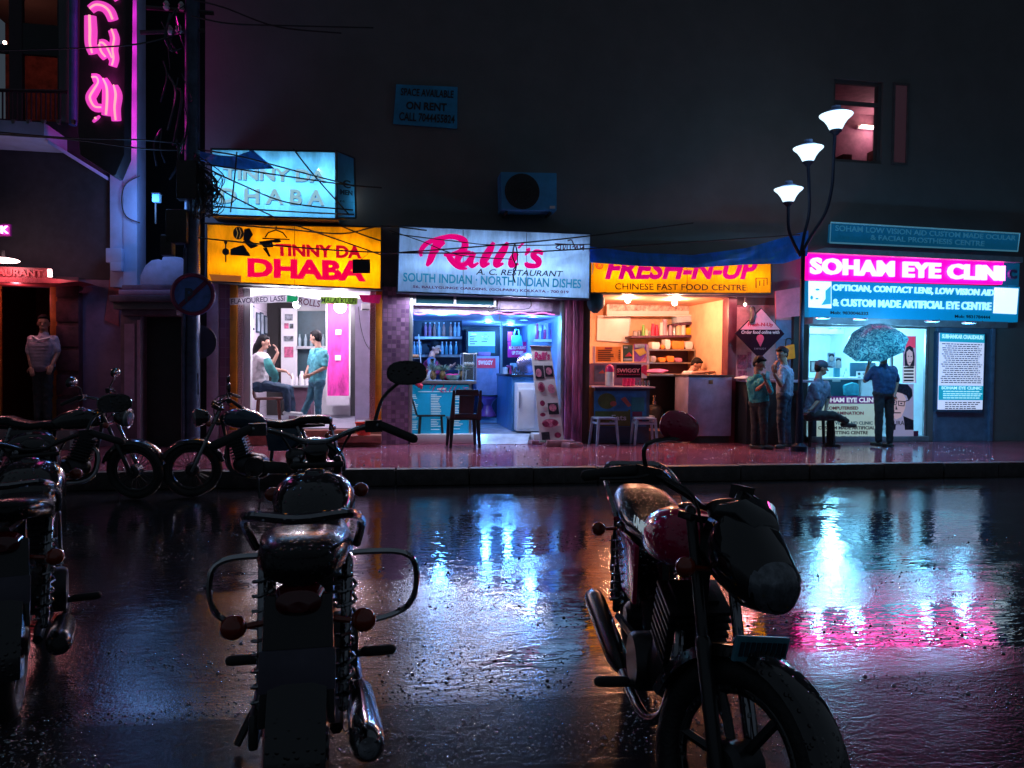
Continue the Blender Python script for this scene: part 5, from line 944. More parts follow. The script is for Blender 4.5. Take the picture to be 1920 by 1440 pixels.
# printed window banner
wb = thing('window_banner', 'pale green printed banner with purple heading covering the lower clinic window', 'banner', on(1580, 828, YF-.02)); YB = YF-.05
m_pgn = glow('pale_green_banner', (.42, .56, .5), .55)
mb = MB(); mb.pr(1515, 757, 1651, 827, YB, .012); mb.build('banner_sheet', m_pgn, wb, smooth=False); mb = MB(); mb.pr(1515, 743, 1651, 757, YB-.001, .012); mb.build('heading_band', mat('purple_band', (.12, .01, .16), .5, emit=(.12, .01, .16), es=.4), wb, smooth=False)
tr('lettering', 'SOHAM EYE CLINIC', 1540, 745.5, 1649, 754.5, YB, m_ws if False else mat('white_film', (.8, .85, .9), .5, emit=(.7, .75, .85), es=.6), wb, bold=.035)
for s, x0, x1, y, m in (('COMPUTERISED', 1548, 1609, 762, 'r'), ('EYE EXAMINATION', 1540, 1619, 771.5, 'r'), ('B-SCAN', 1558, 1586, 780.5, 'r'), ('LOW VISION AID CLINIC', 1544, 1636, 790, 'c'), ('CUSTOM MADE ARTIFICIAL', 1534, 1640, 799, 'k'), ('EYE FITTING CENTRE', 1544, 1627, 808, 'k'), ('CONTACT LENS CLINIC', 1546, 1633, 817.5, 'k')):
    tr('lettering', s, x0, y, x1, y+6.2, YB, {'r': mat('crimson_ink', (.35, .01, .08), .5), 'c': mat('teal_ink', (.0, .2, .25), .5), 'k': m_dk}[m], wb, bold=.025)
b = MB(); b.pr(1515, 760, 1531, 826, YB-.004, .003); b.build('dark_margin', mat('dark_ink_margin', (.03, .05, .08), .5), wb, smooth=False)
# door posters
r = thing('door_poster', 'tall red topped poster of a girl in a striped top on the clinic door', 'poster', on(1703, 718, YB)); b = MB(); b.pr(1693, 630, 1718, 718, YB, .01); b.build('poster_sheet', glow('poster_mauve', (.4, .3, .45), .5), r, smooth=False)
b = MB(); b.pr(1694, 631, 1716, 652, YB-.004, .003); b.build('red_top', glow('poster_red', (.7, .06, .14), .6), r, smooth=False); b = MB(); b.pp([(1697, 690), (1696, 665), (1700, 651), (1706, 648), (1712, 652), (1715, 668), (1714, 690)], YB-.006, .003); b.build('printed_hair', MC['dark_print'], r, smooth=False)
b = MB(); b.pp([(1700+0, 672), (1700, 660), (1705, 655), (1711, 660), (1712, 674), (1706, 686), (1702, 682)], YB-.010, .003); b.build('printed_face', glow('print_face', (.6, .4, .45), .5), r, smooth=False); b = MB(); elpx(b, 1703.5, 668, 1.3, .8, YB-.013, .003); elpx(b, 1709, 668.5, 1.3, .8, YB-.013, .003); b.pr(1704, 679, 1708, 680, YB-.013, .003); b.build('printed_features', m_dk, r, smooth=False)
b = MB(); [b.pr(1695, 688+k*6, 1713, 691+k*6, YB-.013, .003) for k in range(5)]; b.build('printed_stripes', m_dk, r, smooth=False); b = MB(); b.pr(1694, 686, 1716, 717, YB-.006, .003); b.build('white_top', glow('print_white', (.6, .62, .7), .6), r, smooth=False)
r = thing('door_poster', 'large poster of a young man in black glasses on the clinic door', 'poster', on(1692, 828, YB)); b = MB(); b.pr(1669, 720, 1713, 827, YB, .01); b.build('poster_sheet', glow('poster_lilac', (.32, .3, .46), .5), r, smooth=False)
b = MB(); b.pp([(1668, 735), (1671, 724), (1686, 719), (1702, 721), (1710, 730), (1711, 742), (1704, 752), (1700, 742), (1692, 738), (1678, 734), (1670, 740)], YB-.006, .003); b.build('printed_hair', MC['dark_print'], r, smooth=False)
b = MB(); b.pp([(1670, 740), (1680, 734), (1693, 738), (1699, 748), (1697, 766), (1690, 782), (1680, 787), (1671, 778), (1669, 760)], YB-.004, .003); b.build('printed_face', MC['print_face'], r, smooth=False)
b = MB(); k = lambda pts: [on(x, y, YB-.012) for x, y in pts]; b.tube(k([(1671, 750), (1681, 752), (1680, 759), (1672, 758)]), .009, 5, closed=True); b.tube(k([(1684, 752), (1696, 753), (1695, 761), (1685, 760)]), .009, 5, closed=True); b.tube(k([(1696, 753), (1704, 750)]), .008, 5); b.pr(1675, 773, 1689, 775, YB-.008, .003); b.pp([(1680, 760), (1683, 768), (1679, 768)], YB-.008, .003); elpx(b, 1676.5, 755, 2, 1.3, YB-.009, .003); elpx(b, 1690, 756.5, 2, 1.3, YB-.009, .003); b.build('printed_glasses', m_dk, r)
b = MB(); b.pp([(1694, 780), (1713, 788), (1713, 806), (1697, 806)], YB-.004, .003); b.pp([(1672, 795), (1680, 795), (1679, 806), (1674, 806)], YB-.004, .003); b.build('printed_jacket', MC['dark_print'], r, smooth=False); tr('lettering', 'TURA', 1669, 789, 1695, 797, YB, m_dk, r, bold=.0)
mb = MB(); mb.pr(1713, 808, 1722, 828, YB, .01); mb.build('red_corner', MC['wine_print'], r, smooth=False)
# door niche with the lit doctor's board
nk = thing('notice_board', 'tall backlit board with many lines of small text beside the clinic door', 'sign', on(1802, 768, YF-.1)); YN = YF-.12
mb = MB(); mb.pp([(1757, 621), (1849, 625), (1843, 774), (1755, 772)], YN+.02, .1); mb.build('board_case', mat('dark_blue_case', (.03, .1, .2), .4), nk)
Qn = q4([(1762, 624), (1846, 627), (1842, 768), (1759, 768)], YN)
mb = MB(); mb.prism(Qn, (0, .015, 0)); mb.build('board_face', glow('lit_lilac_sheet', (.55, .66, .95), .85), nk, smooth=False)
onq(Qn, [(0, .885, 1, 1), (0, .125, 1, .315)], 'cyan_bands', glow('lit_cyan_band', (.01, .33, .52), .8), nk, .003, .001)
text('lettering', 'SUBHANKAR CHAUDHURI', sub(Qn, .05, .93, .97, .985), m_wl, nk, bold=.03); text('lettering', 'SOHAM EYE CLINIC', sub(Qn, .06, .265, .96, .305), m_wl, nk, bold=.03)
it = []; v = .865
while v > .345:
    w = rnd.uniform(.35, .47); u = .5-w
    while u < .5+w: e = min(u+rnd.uniform(.03, .1), .5+w); it.append((u, v-.011, e, v)); u = e+.018
    v -= .0265
for v in (.1, .075, .045, .02):
    u = .15
    while u < .85: e = u+rnd.uniform(.04, .1); it.append((u, v-.011, e, v)); u = e+.02
onq(Qn, it, 'dark_text_lines', mat('slate_ink', (.06, .1, .2), .5), nk, .003, .003)
it = []
for v in (.245, .215, .19, .16):
    u = .1
    while u < .9: e = u+rnd.uniform(.04, .1); it.append((u, v-.012, e, v)); u = e+.016
onq(Qn, it, 'pale_text_lines', m_wl, nk, .003, .006)
mb = MB(); mb.bx(X(1752), X(1858), YF+.0, YF+.2, PZ+.002, ZH-.01); mb.build('niche_panel', mat('steel_blue_paint', (.16, .26, .42), .4, var=.2), s4)
mb = MB(); mb.bx(X(1752)-.02, X(1752)+.03, YF-.06, YF-.001, PZ+.002, EZ-.002); mb.build('niche_frame', mat('steel_blue_paint', ()), s4, bev=.006); mb = MB(); mb.bx(X(1854), X(1860), YF-.06, YF-.001, PZ+.002, EZ-.002); mb.build('niche_frame', mat('steel_blue_paint', ()), s4, bev=.006)
# ================================================================ parked motorcycles (local axes: x forward, y left, z up)
m_tyre = mat('tyre_rubber', (.03, .03, .032), .55, var=.3, bump=.4, bscale=70); m_seatv = mat('wet_black_vinyl', (.012, .012, .015), .24, var=.2, spec=.3, coat=.15, drops=70, bump=.06)
m_eng = mat('engine_alloy', (.07, .07, .075), .4, .8, var=.3); m_chrome = mat('aged_wet_chrome', (.38, .39, .42), .12, 1, var=.25, drops=60); m_bkp = mat('gloss_black_paint', (.012, .012, .015), .12, var=.1, coat=1, drops=45, bump=.03)
m_frm = mat('black_frame_paint', (.02, .02, .022), .3, var=.15, coat=.4); m_lens = mat('headlamp_glass', (.25, .28, .32), .05, .6, var=.3, scale=40); m_amb = mat('amber_lens', (.3, .03, .01), .1, var=.05, coat=1); m_rlens = mat('red_lens', (.1, .002, .006), .12, var=.05, coat=1)
m_bks = mat('smooth_black_paint', (.012, .012, .015), .1, var=.1, coat=1)
m_drop = mat('rain_bead', (.5, .55, .6), .03, .9, var=.02)
def sec(x, zc, w, hu, hd, n=20, p=2.4, y0=0):
    r = []
    for k in range(n):
        t = 2*math.pi*k/n; c, s_ = math.cos(t), math.sin(t); cy = math.copysign(abs(c)**(2/p), c); sz = math.copysign(abs(s_)**(2/p), s_)
        r.append(V((x, y0+w*cy, zc+(hu if s_ > 0 else hd)*sz)))
    return r
def arc(c, R, a0, a1, w, th, n=16, y=0):
    """mudguard: curved strip round a wheel"""
    rs = []
    for k in range(n+1):
        t = math.radians(a0+(a1-a0)*k/n); d = V((math.cos(t), 0, math.sin(t))); o = V(c)
        rs.append([o+d*(R-.03)+V((0, -w, 0)), o+d*(R+th*.4)+V((0, -w*.9, 0)), o+d*(R+th)+V((0, -w*.45, 0)), o+d*(R+th)+V((0, w*.45, 0)), o+d*(R+th*.4)+V((0, w*.9, 0)), o+d*(R-.03)+V((0, w, 0)), o+d*(R-.024)+V((0, w*.8, 0)), o+d*R+V((0, 0, .0)), o+d*(R-.024)+V((0, -w*.8, 0))])
    return rs
def moto(label, paint, steer=0, style='commuter', mirrors=(1, 1), guard=False, rail=True, plate_front=False, tank_text=None, group='motorcycles parked along the street', my=.38, bar=1.06, mz=1.25):
    o = thing('motorcycle', label, 'motorcycle', (0, 0, 0), group)
    ax0 = V((.66, 0, .30)); hd = V((.38, 0, .95)); axd = (hd-ax0).normalized(); S = Matrix.Rotation(math.radians(steer), 3, axd)
    def st(b):
        for i, v in enumerate(b.v): b.v[i] = hd+S @ (v-hd)
        return b
    def wheel(c, name, turn):
        c = V(c); g = lambda b: st(b) if turn else b
        b = MB(); b.torus(c, .265, .045, (0, 1, 0), 40, 10); w = g(b).build(name, m_tyre, o)
        b = MB(); b.torus(c, .215, .02, (0, 1, 0), 36, 8, .8); g(b).build('rim', m_bkp, w)
        b = MB()
        for k in range(24 if style == 'cruiser' else 6):
            t = 2*math.pi*k/(24 if style == 'cruiser' else 6); d = V((math.cos(t), 0, math.sin(t))); r = .004 if style == 'cruiser' else .016
            b.tube([c+d*.03+V((0, .025*(-1)**k if style == 'cruiser' else 0, 0)), c+d*.212], r, 5)
        g(b).build('spokes', m_frm, w)
        b = MB(); b.lathe([(.05, -.07), (.07, -.05), (.07, .05), (.05, .07)], c, (0, 1, 0), 20); g(b).build('hub', m_eng, w)
    wheel((.66, 0, .31), 'front_wheel', True); wheel((-.64, 0, .31), 'rear_wheel', False)
    b = MB(); b.rings(arc((.66, 0, .31), .335, 15, 165, .065, .012)); st(b).build('front_mudguard', m_bkp, o)
    for q in (-1, 1):
        b = MB(); b.cap((.66, q*.085, .31), ax0.lerp(hd, .5)+V((0, q*.085, 0)), .024, .024); b.cap(ax0.lerp(hd, .5)+V((0, q*.085, 0)), hd+V((-.02, q*.085, .05)), .018, .018); st(b).build('fork_tube', m_chrome if q > 0 else m_frm, o)
    b = MB(); b.box(hd+V((.01, 0, -.13)), (.05, .22, .03)); b.box(hd+V((-.02, 0, .03)), (.06, .22, .025)); st(b).build('fork_bridge', m_frm, o, bev=.006)
    # headlamp
    if style == 'cruiser':
        b = MB(); b.lathe([(.01, -.13), (.06, -.11), (.092, -.04), (.1, .0), (.1, .02), (.088, .025)], (.6, 0, .88), (1, 0, -.08), 26); hl = st(b).build('headlight', m_bkp, o)
        b = MB(); b.lathe([(.088, .024), (.07, .045), (.01, .055)], (.6, 0, .88), (1, 0, -.08), 26); st(b).build('lens', m_lens, hl); b = MB(); b.torus(V((.62, 0, .878)), .095, .01, (1, 0, -.08), 28, 6); st(b).build('rim', m_chrome, hl)
    else:
        b = MB(); b.rings([sec(.44, .93, .1, .1, .1), sec(.52, .93, .125, .14, .14), sec(.6, .9, .12, .115, .14), sec(.67, .86, .1, .075, .095), sec(.7, .84, .07, .04, .06)]); hl = st(b).build('headlight', m_bks, o, sharp=80)
        b = MB(); b.rings([sec(.655, .865, .105, .075, .095), sec(.69, .855, .095, .06, .085), sec(.712, .85, .05, .03, .05)]); st(b).build('lens', m_lens, hl)
        b = MB(); b.rings([sec(.49, 1.03, .12, .03, .05), sec(.55, 1.04, .1, .05, .04), sec(.6, 1.0, .06, .03, .03)]); st(b).build('visor', mat('smoked_visor', (.03, .035, .04), .08, coat=1), hl, sharp=80)
    b = MB(); b.lathe([(.045, 0), (.05, .03), (.05, .05), (.04, .055)], (.43, 0, 1.0), (-.5, 0, .86), 18); b.lathe([(.04, 0), (.042, .04), (.035, .045)], (.43, .09, .99), (-.5, 0, .86), 16); st(b).build('instruments', m_frm, o)
    bz = bar; hb = [(.18, -.37, bz-.03), (.27, -.25, bz+.02), (.36, -.12, bz-.02), (.37, -.05, bz-.05), (.37, .05, bz-.05), (.36, .12, bz-.02), (.27, .25, bz+.02), (.18, .37, bz-.03)]
    b = MB(); b.tube(spline(hb, 4), .012, 8); hbar = st(b).build('handlebar', m_chrome if style == 'cruiser' else m_frm, o)
    for q in (-1, 1):
        b = MB(); b.cap((.255, q*.27, bz+.017), (.17, q*.39, bz-.034), .019, .019); st(b).build('grip', m_rubber, hbar)
        b = MB(); b.box((.285, q*.235, bz+.015), (.05, .07, .05)); b.tube(spline([(.3, q*.24, bz+.02), (.31, q*.3, bz), (.25, q*.4, bz-.03)], 3), .006, 5); b.tube(spline([(.3, q*.22, bz+.02), (.42, q*.15, bz-.02), (.42, q*.06, bz-.2), (.3, q*.03, bz-.3)], 4), .006, 5); st(b).build('lever', m_eng, hbar)
        if mirrors[0 if q < 0 else 1]:
            b = MB(); b.tube(spline([(.28, q*.24, bz+.03), (.3, q*.28, (bz+mz)/2+.02), (.29, q*(my-.02), mz-.02)], 4), .008, 6); mi_ = st(b).build('mirror', m_frm, o)
            b = MB(); rr = MB(); b.rings([sec(.31, mz+.01, .03, .02, .02, y0=q*my), sec(.295, mz+.01, .075, .045, .045, y0=q*my), sec(.275, mz+.01, .088, .054, .052, y0=q*my), sec(.268, mz+.01, .085, .051, .049, y0=q*my)]); st(b).build('mirror_shell', m_bkp if style != 'commuter' else paint, mi_)
            b = MB(); b.rings([sec(.2675, mz+.01, .08, .047, .045, y0=q*my), sec(.2655, mz+.01, .079, .046, .044, y0=q*my)]); st(b).build('mirror_glass', m_bkp, mi_)
        b = MB(); b.tube([(.48, q*.07, .84), (.48, q*.16, .84)], .009, 6); b.ell((.485, q*.19, .84), (.03, .036, .032), 12); st(b).build('turn_signal', m_amb, o)
    # tank, seat, panels
    b = MB(); b.rings([sec(.34, .86, .045, .03, .04), sec(.31, .87, .09, .075, .08), sec(.22, .875, .145, .105, .11), sec(.1, .87, .16, .11, .12), sec(-.02, .85, .14, .09, .1), sec(-.12, .82, .09, .05, .06), sec(-.15, .81, .05, .02, .03)]); tk = b.build('fuel_tank', paint, o, sharp=80)
    b = MB(); b.lathe([(.04, 0), (.04, .012), (.02, .02), (.002, .02)], (.14, 0, .974), n=18); b.build('filler_cap', m_chrome, tk)
    if tank_text:
        q = [V((.2, -.166, .90)), V((.2, -.15, .935)), V((.02, -.155, .915)), V((.02, -.168, .88))]; q = [V((-.01, -.163, .92)), V((.19, -.158, .925)), V((.19, -.168, .885)), V((-.01, -.163, .88))]
        text('lettering', tank_text, [p+V((0, -.004, 0)) for p in q], mat('white_ink', ()), tk, bold=.03, shear=.3, ext=.002)
    if style == 'cruiser': P_ = [(-.06, .8, .09, .04), (-.14, .81, .125, .05), (-.3, .8, .15, .045), (-.42, .815, .15, .055), (-.5, .845, .14, .06), (-.7, .85, .125, .06), (-.8, .85, .09, .045), (-.83, .85, .05, .02)]
    else: P_ = [(-.04, .81, .08, .03), (-.12, .82, .115, .04), (-.3, .815, .14, .04), (-.45, .84, .145, .045), (-.65, .87, .13, .045), (-.76, .885, .09, .035), (-.79, .89, .05, .015)]
    b = MB(); b.rings([sec(x, z, w, h, .045, p=3) for x, z, w, h in P_]); b.build('seat', m_seatv, o, sharp=80)
    for q in (-1, 1):
        b = MB(); b.prism([V((-.12, q*.12, .77)), V((-.45, q*.13, .77)), V((-.52, q*.12, .68)), V((-.38, q*.12, .52)), V((-.16, q*.12, .52))], (0, q*.02, 0)); b.build('side_panel', paint, o, bev=.012)
        b = MB(); b.cap((-.6, q*.12, .36), (-.47, q*.13, .78), .018, .018)
        b.tube([V((-.6, q*.12, .38)).lerp(V((-.48, q*.13, .74)), t/60)+V((math.cos(t*.9)*.03, math.sin(t*.9)*.03, 0)) for t in range(61)], .006, 5); b.build('shock_absorber', m_chrome, o)
        b = MB(); b.tube([(-.05, q*.1, .36), (-.64, q*.1, .31)], .02, 6); b.build('swing_arm', m_frm, o)
        b = MB(); b.tube([(.02, q*.12, .28), (.02, q*.28, .28)], .015, 6); b.cap((.02, q*.2, .285), (.02, q*.3, .285), .02, .02); b.build('foot_peg', m_rubber, o)
        b = MB(); b.tube([(-.78, q*.06, .7), (-.79, q*.14, .69)], .009, 6); b.ell((-.795, q*.175, .69), (.032, .036, .034), 12); b.build('turn_signal', m_amb, o)
    b = MB(); b.tube(spline([(.36, 0, .9), (.2, 0, .8), (-.2, 0, .76), (-.5, 0, .78), (-.75, 0, .8)], 4), .02, 8); b.tube(spline([(.36, 0, .88), (.3, 0, .6), (.25, 0, .3), (.0, 0, .22), (-.15, 0, .3), (-.2, 0, .76)], 4), .02, 8); b.build('frame', m_frm, o)
    b = MB(); b.ell((.05, 0, .36), (.19, .14, .13), 18); b.lathe([(.1, -.17), (.11, -.15), (.11, .15), (.1, .17)], (-.02, 0, .35), (0, 1, 0), 22); b.build('engine', m_eng, o)
    b = MB()
    for k in range(8): b.box((.13+.012*k, 0, .46+.03*k), (.2, .22, .014), Matrix.Rotation(.3, 3, 'Y'))
    b.box((.17, 0, .57), (.13, .15, .26), Matrix.Rotation(.3, 3, 'Y')); b.build('cylinder_fins', m_eng, o, bev=.003)
    b = MB(); b.tube(spline([(.24, -.05, .6), (.33, -.09, .5), (.3, -.12, .3), (.15, -.16, .22), (-.2, -.17, .24)], 5), .02, 10); b.build('exhaust_pipe', m_chrome, o)
    b = MB(); b.lathe([(.02, 0), (.035, .05), (.048, .12), (.05, .6), (.044, .66), (.03, .68), (.026, .62)], (-.18, -.17, .24), (-1, -.03, .16), 20); b.build('silencer', m_chrome if style == 'cruiser' else mat('silencer_black', (.06, .06, .065), .25, .8), o)
    b = MB(); b.rings(arc((-.64, 0, .31), .34, 30, 185, .085, .012)); b.build('rear_mudguard', m_bkp, o)
    b = MB(); b.prism([V((-.83, -.09, .78)), V((-.83, .09, .78)), V((-.9, .1, .45)), V((-.9, -.1, .45))], (.012, 0, .003)); b.build('plate_holder', m_frm, o, bev=.006)
    b = MB(); b.prism([V((-.862, -.1, .645)), V((-.862, .1, .645)), V((-.885, .1, .54)), V((-.885, -.1, .54))], (-.006, 0, -.001)); b.build('license_plate', mat('dull_plate', (.1, .09, .13), .4, var=.2), o, bev=.003)
    b = MB(); b.rings([sec(-.8, .77, .07, .04, .04), sec(-.85, .765, .06, .035, .035), sec(-.87, .76, .03, .015, .015)]); b.build('tail_light', m_rlens, o)
    b = MB(); b.tube([(-.05, .14, .26), (-.1, .26, .02)], .014, 6); b.build('side_stand', m_frm, o)
    b = MB(); b.prism([V((-.1, .125, .42)), V((-.64, .125, .37)), V((-.66, .125, .27)), V((-.1, .125, .28))], (0, .03, 0)); b.build('chain_case', m_frm, o, bev=.012)
    if rail:
        b = MB(); b.tube(spline([(-.42, -.16, .82), (-.6, -.17, .93), (-.82, -.13, 1.0), (-.88, 0, 1.0), (-.82, .13, 1.0), (-.6, .17, .93), (-.42, .16, .82)], 5), .014, 8); b.build('grab_rail', m_chrome, o)
    if guard:
        for q in (-1, 1):
            b = MB(); b.tube(spline([(.3, q*.05, .6), (.3, q*.2, .61), (.3, q*.36, .6), (.3, q*.42, .54), (.3, q*.41, .4), (.3, q*.32, .33), (.28, q*.1, .3)], 5), .013, 8); b.build('leg_guard', MC['chrome'], o)
    if plate_front:
        b = MB(); b.box((.665, 0, .66), (.012, .24, .075)); fp = st(b).build('front_plate', mat('teal_plate', (.08, .3, .4), .4, var=.2), o, bev=.003)
        q = [V((.673, -.11, .69)), V((.673, .11, .69)), V((.673, .11, .63)), V((.673, -.11, .63))]; q = [hd+S @ (p-hd) for p in q]
        cu = [q[0], q[1], q[2], q[3]]
        b = MB(); nn = (S @ V((1, 0, 0)))
        for k in range(9):
            a = q[0].lerp(q[1], (k+.15)/9); c = q[0].lerp(q[1], (k+.8)/9); d_ = (q[3]-q[0]); b.prism([a+d_*.15, c+d_*.15, c+d_*.85, a+d_*.85], nn*.002)
        b.build('plate_characters', mat('navy_ink', ()), fp, smooth=False)
    return o
def park(o, rear, front, scale=1):
    a, b = V((rear.x, rear.y, 0)), V((front.x, front.y, 0)); d = (b-a); o.location = (a+b)/2+V((0, 0, .003)); o.rotation_euler = (0, 0, math.atan2(d.y, d.x)); o.scale = (scale,)*3
def depth_pt(px, D): d = ray(px, 700); p = CAM+d*D; p.z = 0; return p
m_crim = mat('wet_crimson_paint', (.68, .004, .1), .16, var=.12, coat=1, drops=45, bump=.03)
R1_ = moto('red tanked motorcycle facing the camera with its front wheel turned', m_crim, 32, 'commuter', (1, 0), rail=True, plate_front=True, tank_text='UNIK', bar=1.07, mz=1.25, my=.13)
park(R1_, depth_pt(1208, 3.45), depth_pt(1385, 2.2))
C_ = moto('black motorcycle with wide chrome leg guards, seen from behind', m_bkp, 3, 'cruiser', (1, 0), guard=True, bar=1.13, mz=1.36); park(C_, depth_pt(570, 2.3), depth_pt(600, 3.62), 1.05)
A_ = moto('dark blue motorcycle parked side on at the kerb before the eatery', mat('wet_navy_paint', (.01, .05, .1), .15, var=.1, coat=1, drops=45, bump=.03), 14, 'cruiser', (1, 1), rail=False, bar=1.08, mz=1.24); park(A_, gnd(588, 930), gnd(366, 933))
D_ = moto('black motorcycle parked side on at the kerb before the red door', m_bkp, -18, 'cruiser', (1, 1), rail=False, bar=1.12, mz=1.3); park(D_, gnd(20, 944), gnd(226, 938))
E_ = moto('dark motorcycle without leg guards, seen from behind and cut by the frame edge', m_bkp, 8, 'commuter', (1, 1), bar=1.06, mz=1.22); park(E_, depth_pt(8, 2.95), depth_pt(78, 4.25))
# ================================================================ corner building at the left
cbld = thing('corner_building', 'old corner building with a balcony, blue lit plaster edge and red restaurant door', 'building', (on(130, 800, YF).x, YF, PZ))
XC = on(262, 600, YF).x; XA = -26.0
m_cpl = mat('aged_plaster', (.3, .21, .36), .75, var=.25, scale=2, bump=.2, bscale=20); m_lpl = mat('blue_lit_plaster', (.42, .5, .75), .7, var=.12, scale=3)  # blue light on the pale plaster put into its base colour
dw0, dw1, dz1 = X(-40), X(100), Z(536, 60)      # restaurant doorway
uw0, uw1, uz0, uz1 = X(-60), X(112), Z(226, 60), Z(-30, 60)
mb = MB()
zl = Z(524, 170); mb.bx(XA, dw0, YF, YF+.3, PZ, zl); mb.bx(dw0+.001, dw1, YF, YF+.3, dz1, zl); mb.bx(dw1+.001, X(236), YF, YF+.3, PZ, zl)
mb.build('wall', m_cpl, cbld)
mb = MB(); mb.bx(XA, X(236), YF-.012, YF+.3, zl+.001, uz0-.001); mb.build('middle_wall', mat('balcony_shade_plaster', (.05, .045, .055), .9, var=.2), cbld)  # near-black colour stands in for the shadow under the balcony
mb = MB(); mb.bx(XA, uw0, YF, YF+.3, uz0, 11); mb.bx(uw0+.001, uw1, YF, YF+.3, uz1, 11); mb.bx(uw1+.001, X(236), YF, YF+.3, uz0, 11); mb.build('upper_wall', m_dark, cbld)
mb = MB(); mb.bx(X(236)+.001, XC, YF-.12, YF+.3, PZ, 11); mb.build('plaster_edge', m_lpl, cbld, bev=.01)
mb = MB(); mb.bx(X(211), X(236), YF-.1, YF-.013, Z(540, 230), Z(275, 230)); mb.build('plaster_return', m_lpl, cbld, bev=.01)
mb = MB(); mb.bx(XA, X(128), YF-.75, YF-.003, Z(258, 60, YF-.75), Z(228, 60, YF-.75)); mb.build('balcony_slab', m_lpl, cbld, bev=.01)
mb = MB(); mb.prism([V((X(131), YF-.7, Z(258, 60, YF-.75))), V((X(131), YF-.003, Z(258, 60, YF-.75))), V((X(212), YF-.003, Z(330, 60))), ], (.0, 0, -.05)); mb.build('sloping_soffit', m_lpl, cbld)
mb = MB(); mb.tube([on(137, 235, YF-.1), on(138, -80, YF-.1)], .055, 12); mb.build('drain_pipe', mat('blue_pipe_paint', (.08, .25, .5), .4), cbld)
for k in range(5): mb = MB(); mb.pp([(20+k*28, 224), (28+k*28, 224), (26+k*28, 231), (22+k*28, 231)], YF-.76, .06); mb.build('slab_bracket', m_dark, cbld)
m_bal = mat('dark_iron', (.05, .04, .05), .5)
mb = MB()
for k in range(18): mb.tube([on(-40+k*9, 224, YF-.7), on(-40+k*9, 168, YF-.7)], .012, 5)
mb.tube([on(-60, 168, YF-.7), on(126, 172, YF-.7)], .025, 6); mb.build('balcony_rail', m_bal, cbld)
mb = MB()
for a, b in ((18, 42), (108, 114)): mb.bx(X(a), X(b), YF+.03, YF+.12, uz0+.001, uz1-.001)
mb.bx(uw0, X(18)-.001, YF+.04, YF+.11, Z(100, 60), Z(85, 60)); mb.bx(X(42)+.001, X(108)-.001, YF+.04, YF+.11, Z(100, 60), Z(42, 60)); mb.build('window', m_black, cbld)
mb = MB(); mb.bx(uw0-.5, uw1+.5, YF+2.2, YF+2.3, uz0, 9); mb.build('window_room', mat('red_room_plaster', (.4, .12, .1), .7, var=.4), cbld); mb = MB(); mb.bx(uw0-.5, uw1+.5, YF+.31, YF+2.19, uz0-.1, uz0-.001); mb.build('room_floor', m_dark, cbld); mb = MB(); mb.bx(uw0-.5, uw1+.5, YF+.31, YF+2.19, uz1+.3, uz1+.4); mb.build('room_ceiling', m_dark, cbld)
o = thing('room_lamp', 'small warm lamp inside the upper window over the balcony', 'lamp', on(8, 82, YF+1)); b = MB(); b.ell(on(9, 80, YF+1), .03, 8); b.build('bulb', glow('warm_tube_glow', (1, .62, .5), 7), o); point('room_light', on(30, 70, YF+1), (1, .25, .15), 3, .05, o)
# restaurant doorway
m_redw = mat('red_painted_wall', (.5, .12, .14), .5, var=.25)
mb = MB(); mb.bx(dw0-.3, dw1+.1, YF+2.5, YF+2.6, PZ, 4); mb.bx(dw1+.1, dw1+.2, YF+.31, YF+2.6, PZ, 4); mb.bx(dw0-.4, dw0-.3, YF+.31, YF+2.6, PZ, 4); mb.bx(dw0-.3, dw1+.1, YF+.31, YF+2.5, 3.3, 3.4); mb.build('doorway_hall', mat('dark_red_hall', (.07, .02, .02), .6), cbld)
for a, b in ((97, 111), (1, 5)):
    mb = MB(); mb.bx(X(a), X(b), YF-.06, YF-.003, PZ+.01, dz1-.01); mb.build('door_post', mat('orange_brown_wood', (.5, .2, .04), .4, var=.3), cbld, bev=.008)
mb = MB(); mb.bx(X(-40), X(23), YF-.07, YF-.004, dz1+.0, dz1+.1); mb.build('door_head', mat('orange_brown_wood', ()), cbld, bev=.008)
mb = MB(); mb.pp([(-40, 519), (88, 521), (150, 527), (112, 531), (-40, 528)], YF-.6, .58); mb.build('door_canopy', mat('red_canopy', (.5, .1, .12), .4), cbld, smooth=False)
mb = MB(); mb.bx(X(116), X(156), YF-.16, YF-.003, PZ+.01, Z(548, 140, YF-.16)); 
for k in range(7): z = PZ+.05+k*.36; mb.bx(X(115), X(157), YF-.18, YF-.161, z, z+.3)
mb.build('brick_pilaster', mat('dark_red_brick', (.12, .04, .06), .6, var=.4), cbld, bev=.01)
mb = MB(); mb.tube([on(150, 545, YF-.1), on(142, 532, YF-.1), on(130, 530, YF-.1)], .05, 8); mb.build('arch_bracket', m_dark, cbld)
mb = MB(); mb.pp([(196, 600), (222, 612), (223, 612), (223, 540), (206, 520)], YF-.02, .017); mb.build('red_patch', m_redw, cbld, smooth=False)
nr = thing('restaurant_sign', 'dim red sign with raised capitals over the red door', 'sign', on(30, 522, YF-.5))
mb = MB(); mb.pp([(-60, 498), (92, 503), (92, 521), (-60, 519)], YF-.5, .06); mb.build('sign_panel', mat('dark_red_panel', (.25, .05, .06), .4), nr, smooth=False)
tpx('lettering', 'RESTAURANT', [(-48, 503), (80, 506), (80, 519), (-48, 517)], YF-.5, glow('dim_red_letter', (.4, .07, .08), .3), nr, bold=.02, ext=.02)
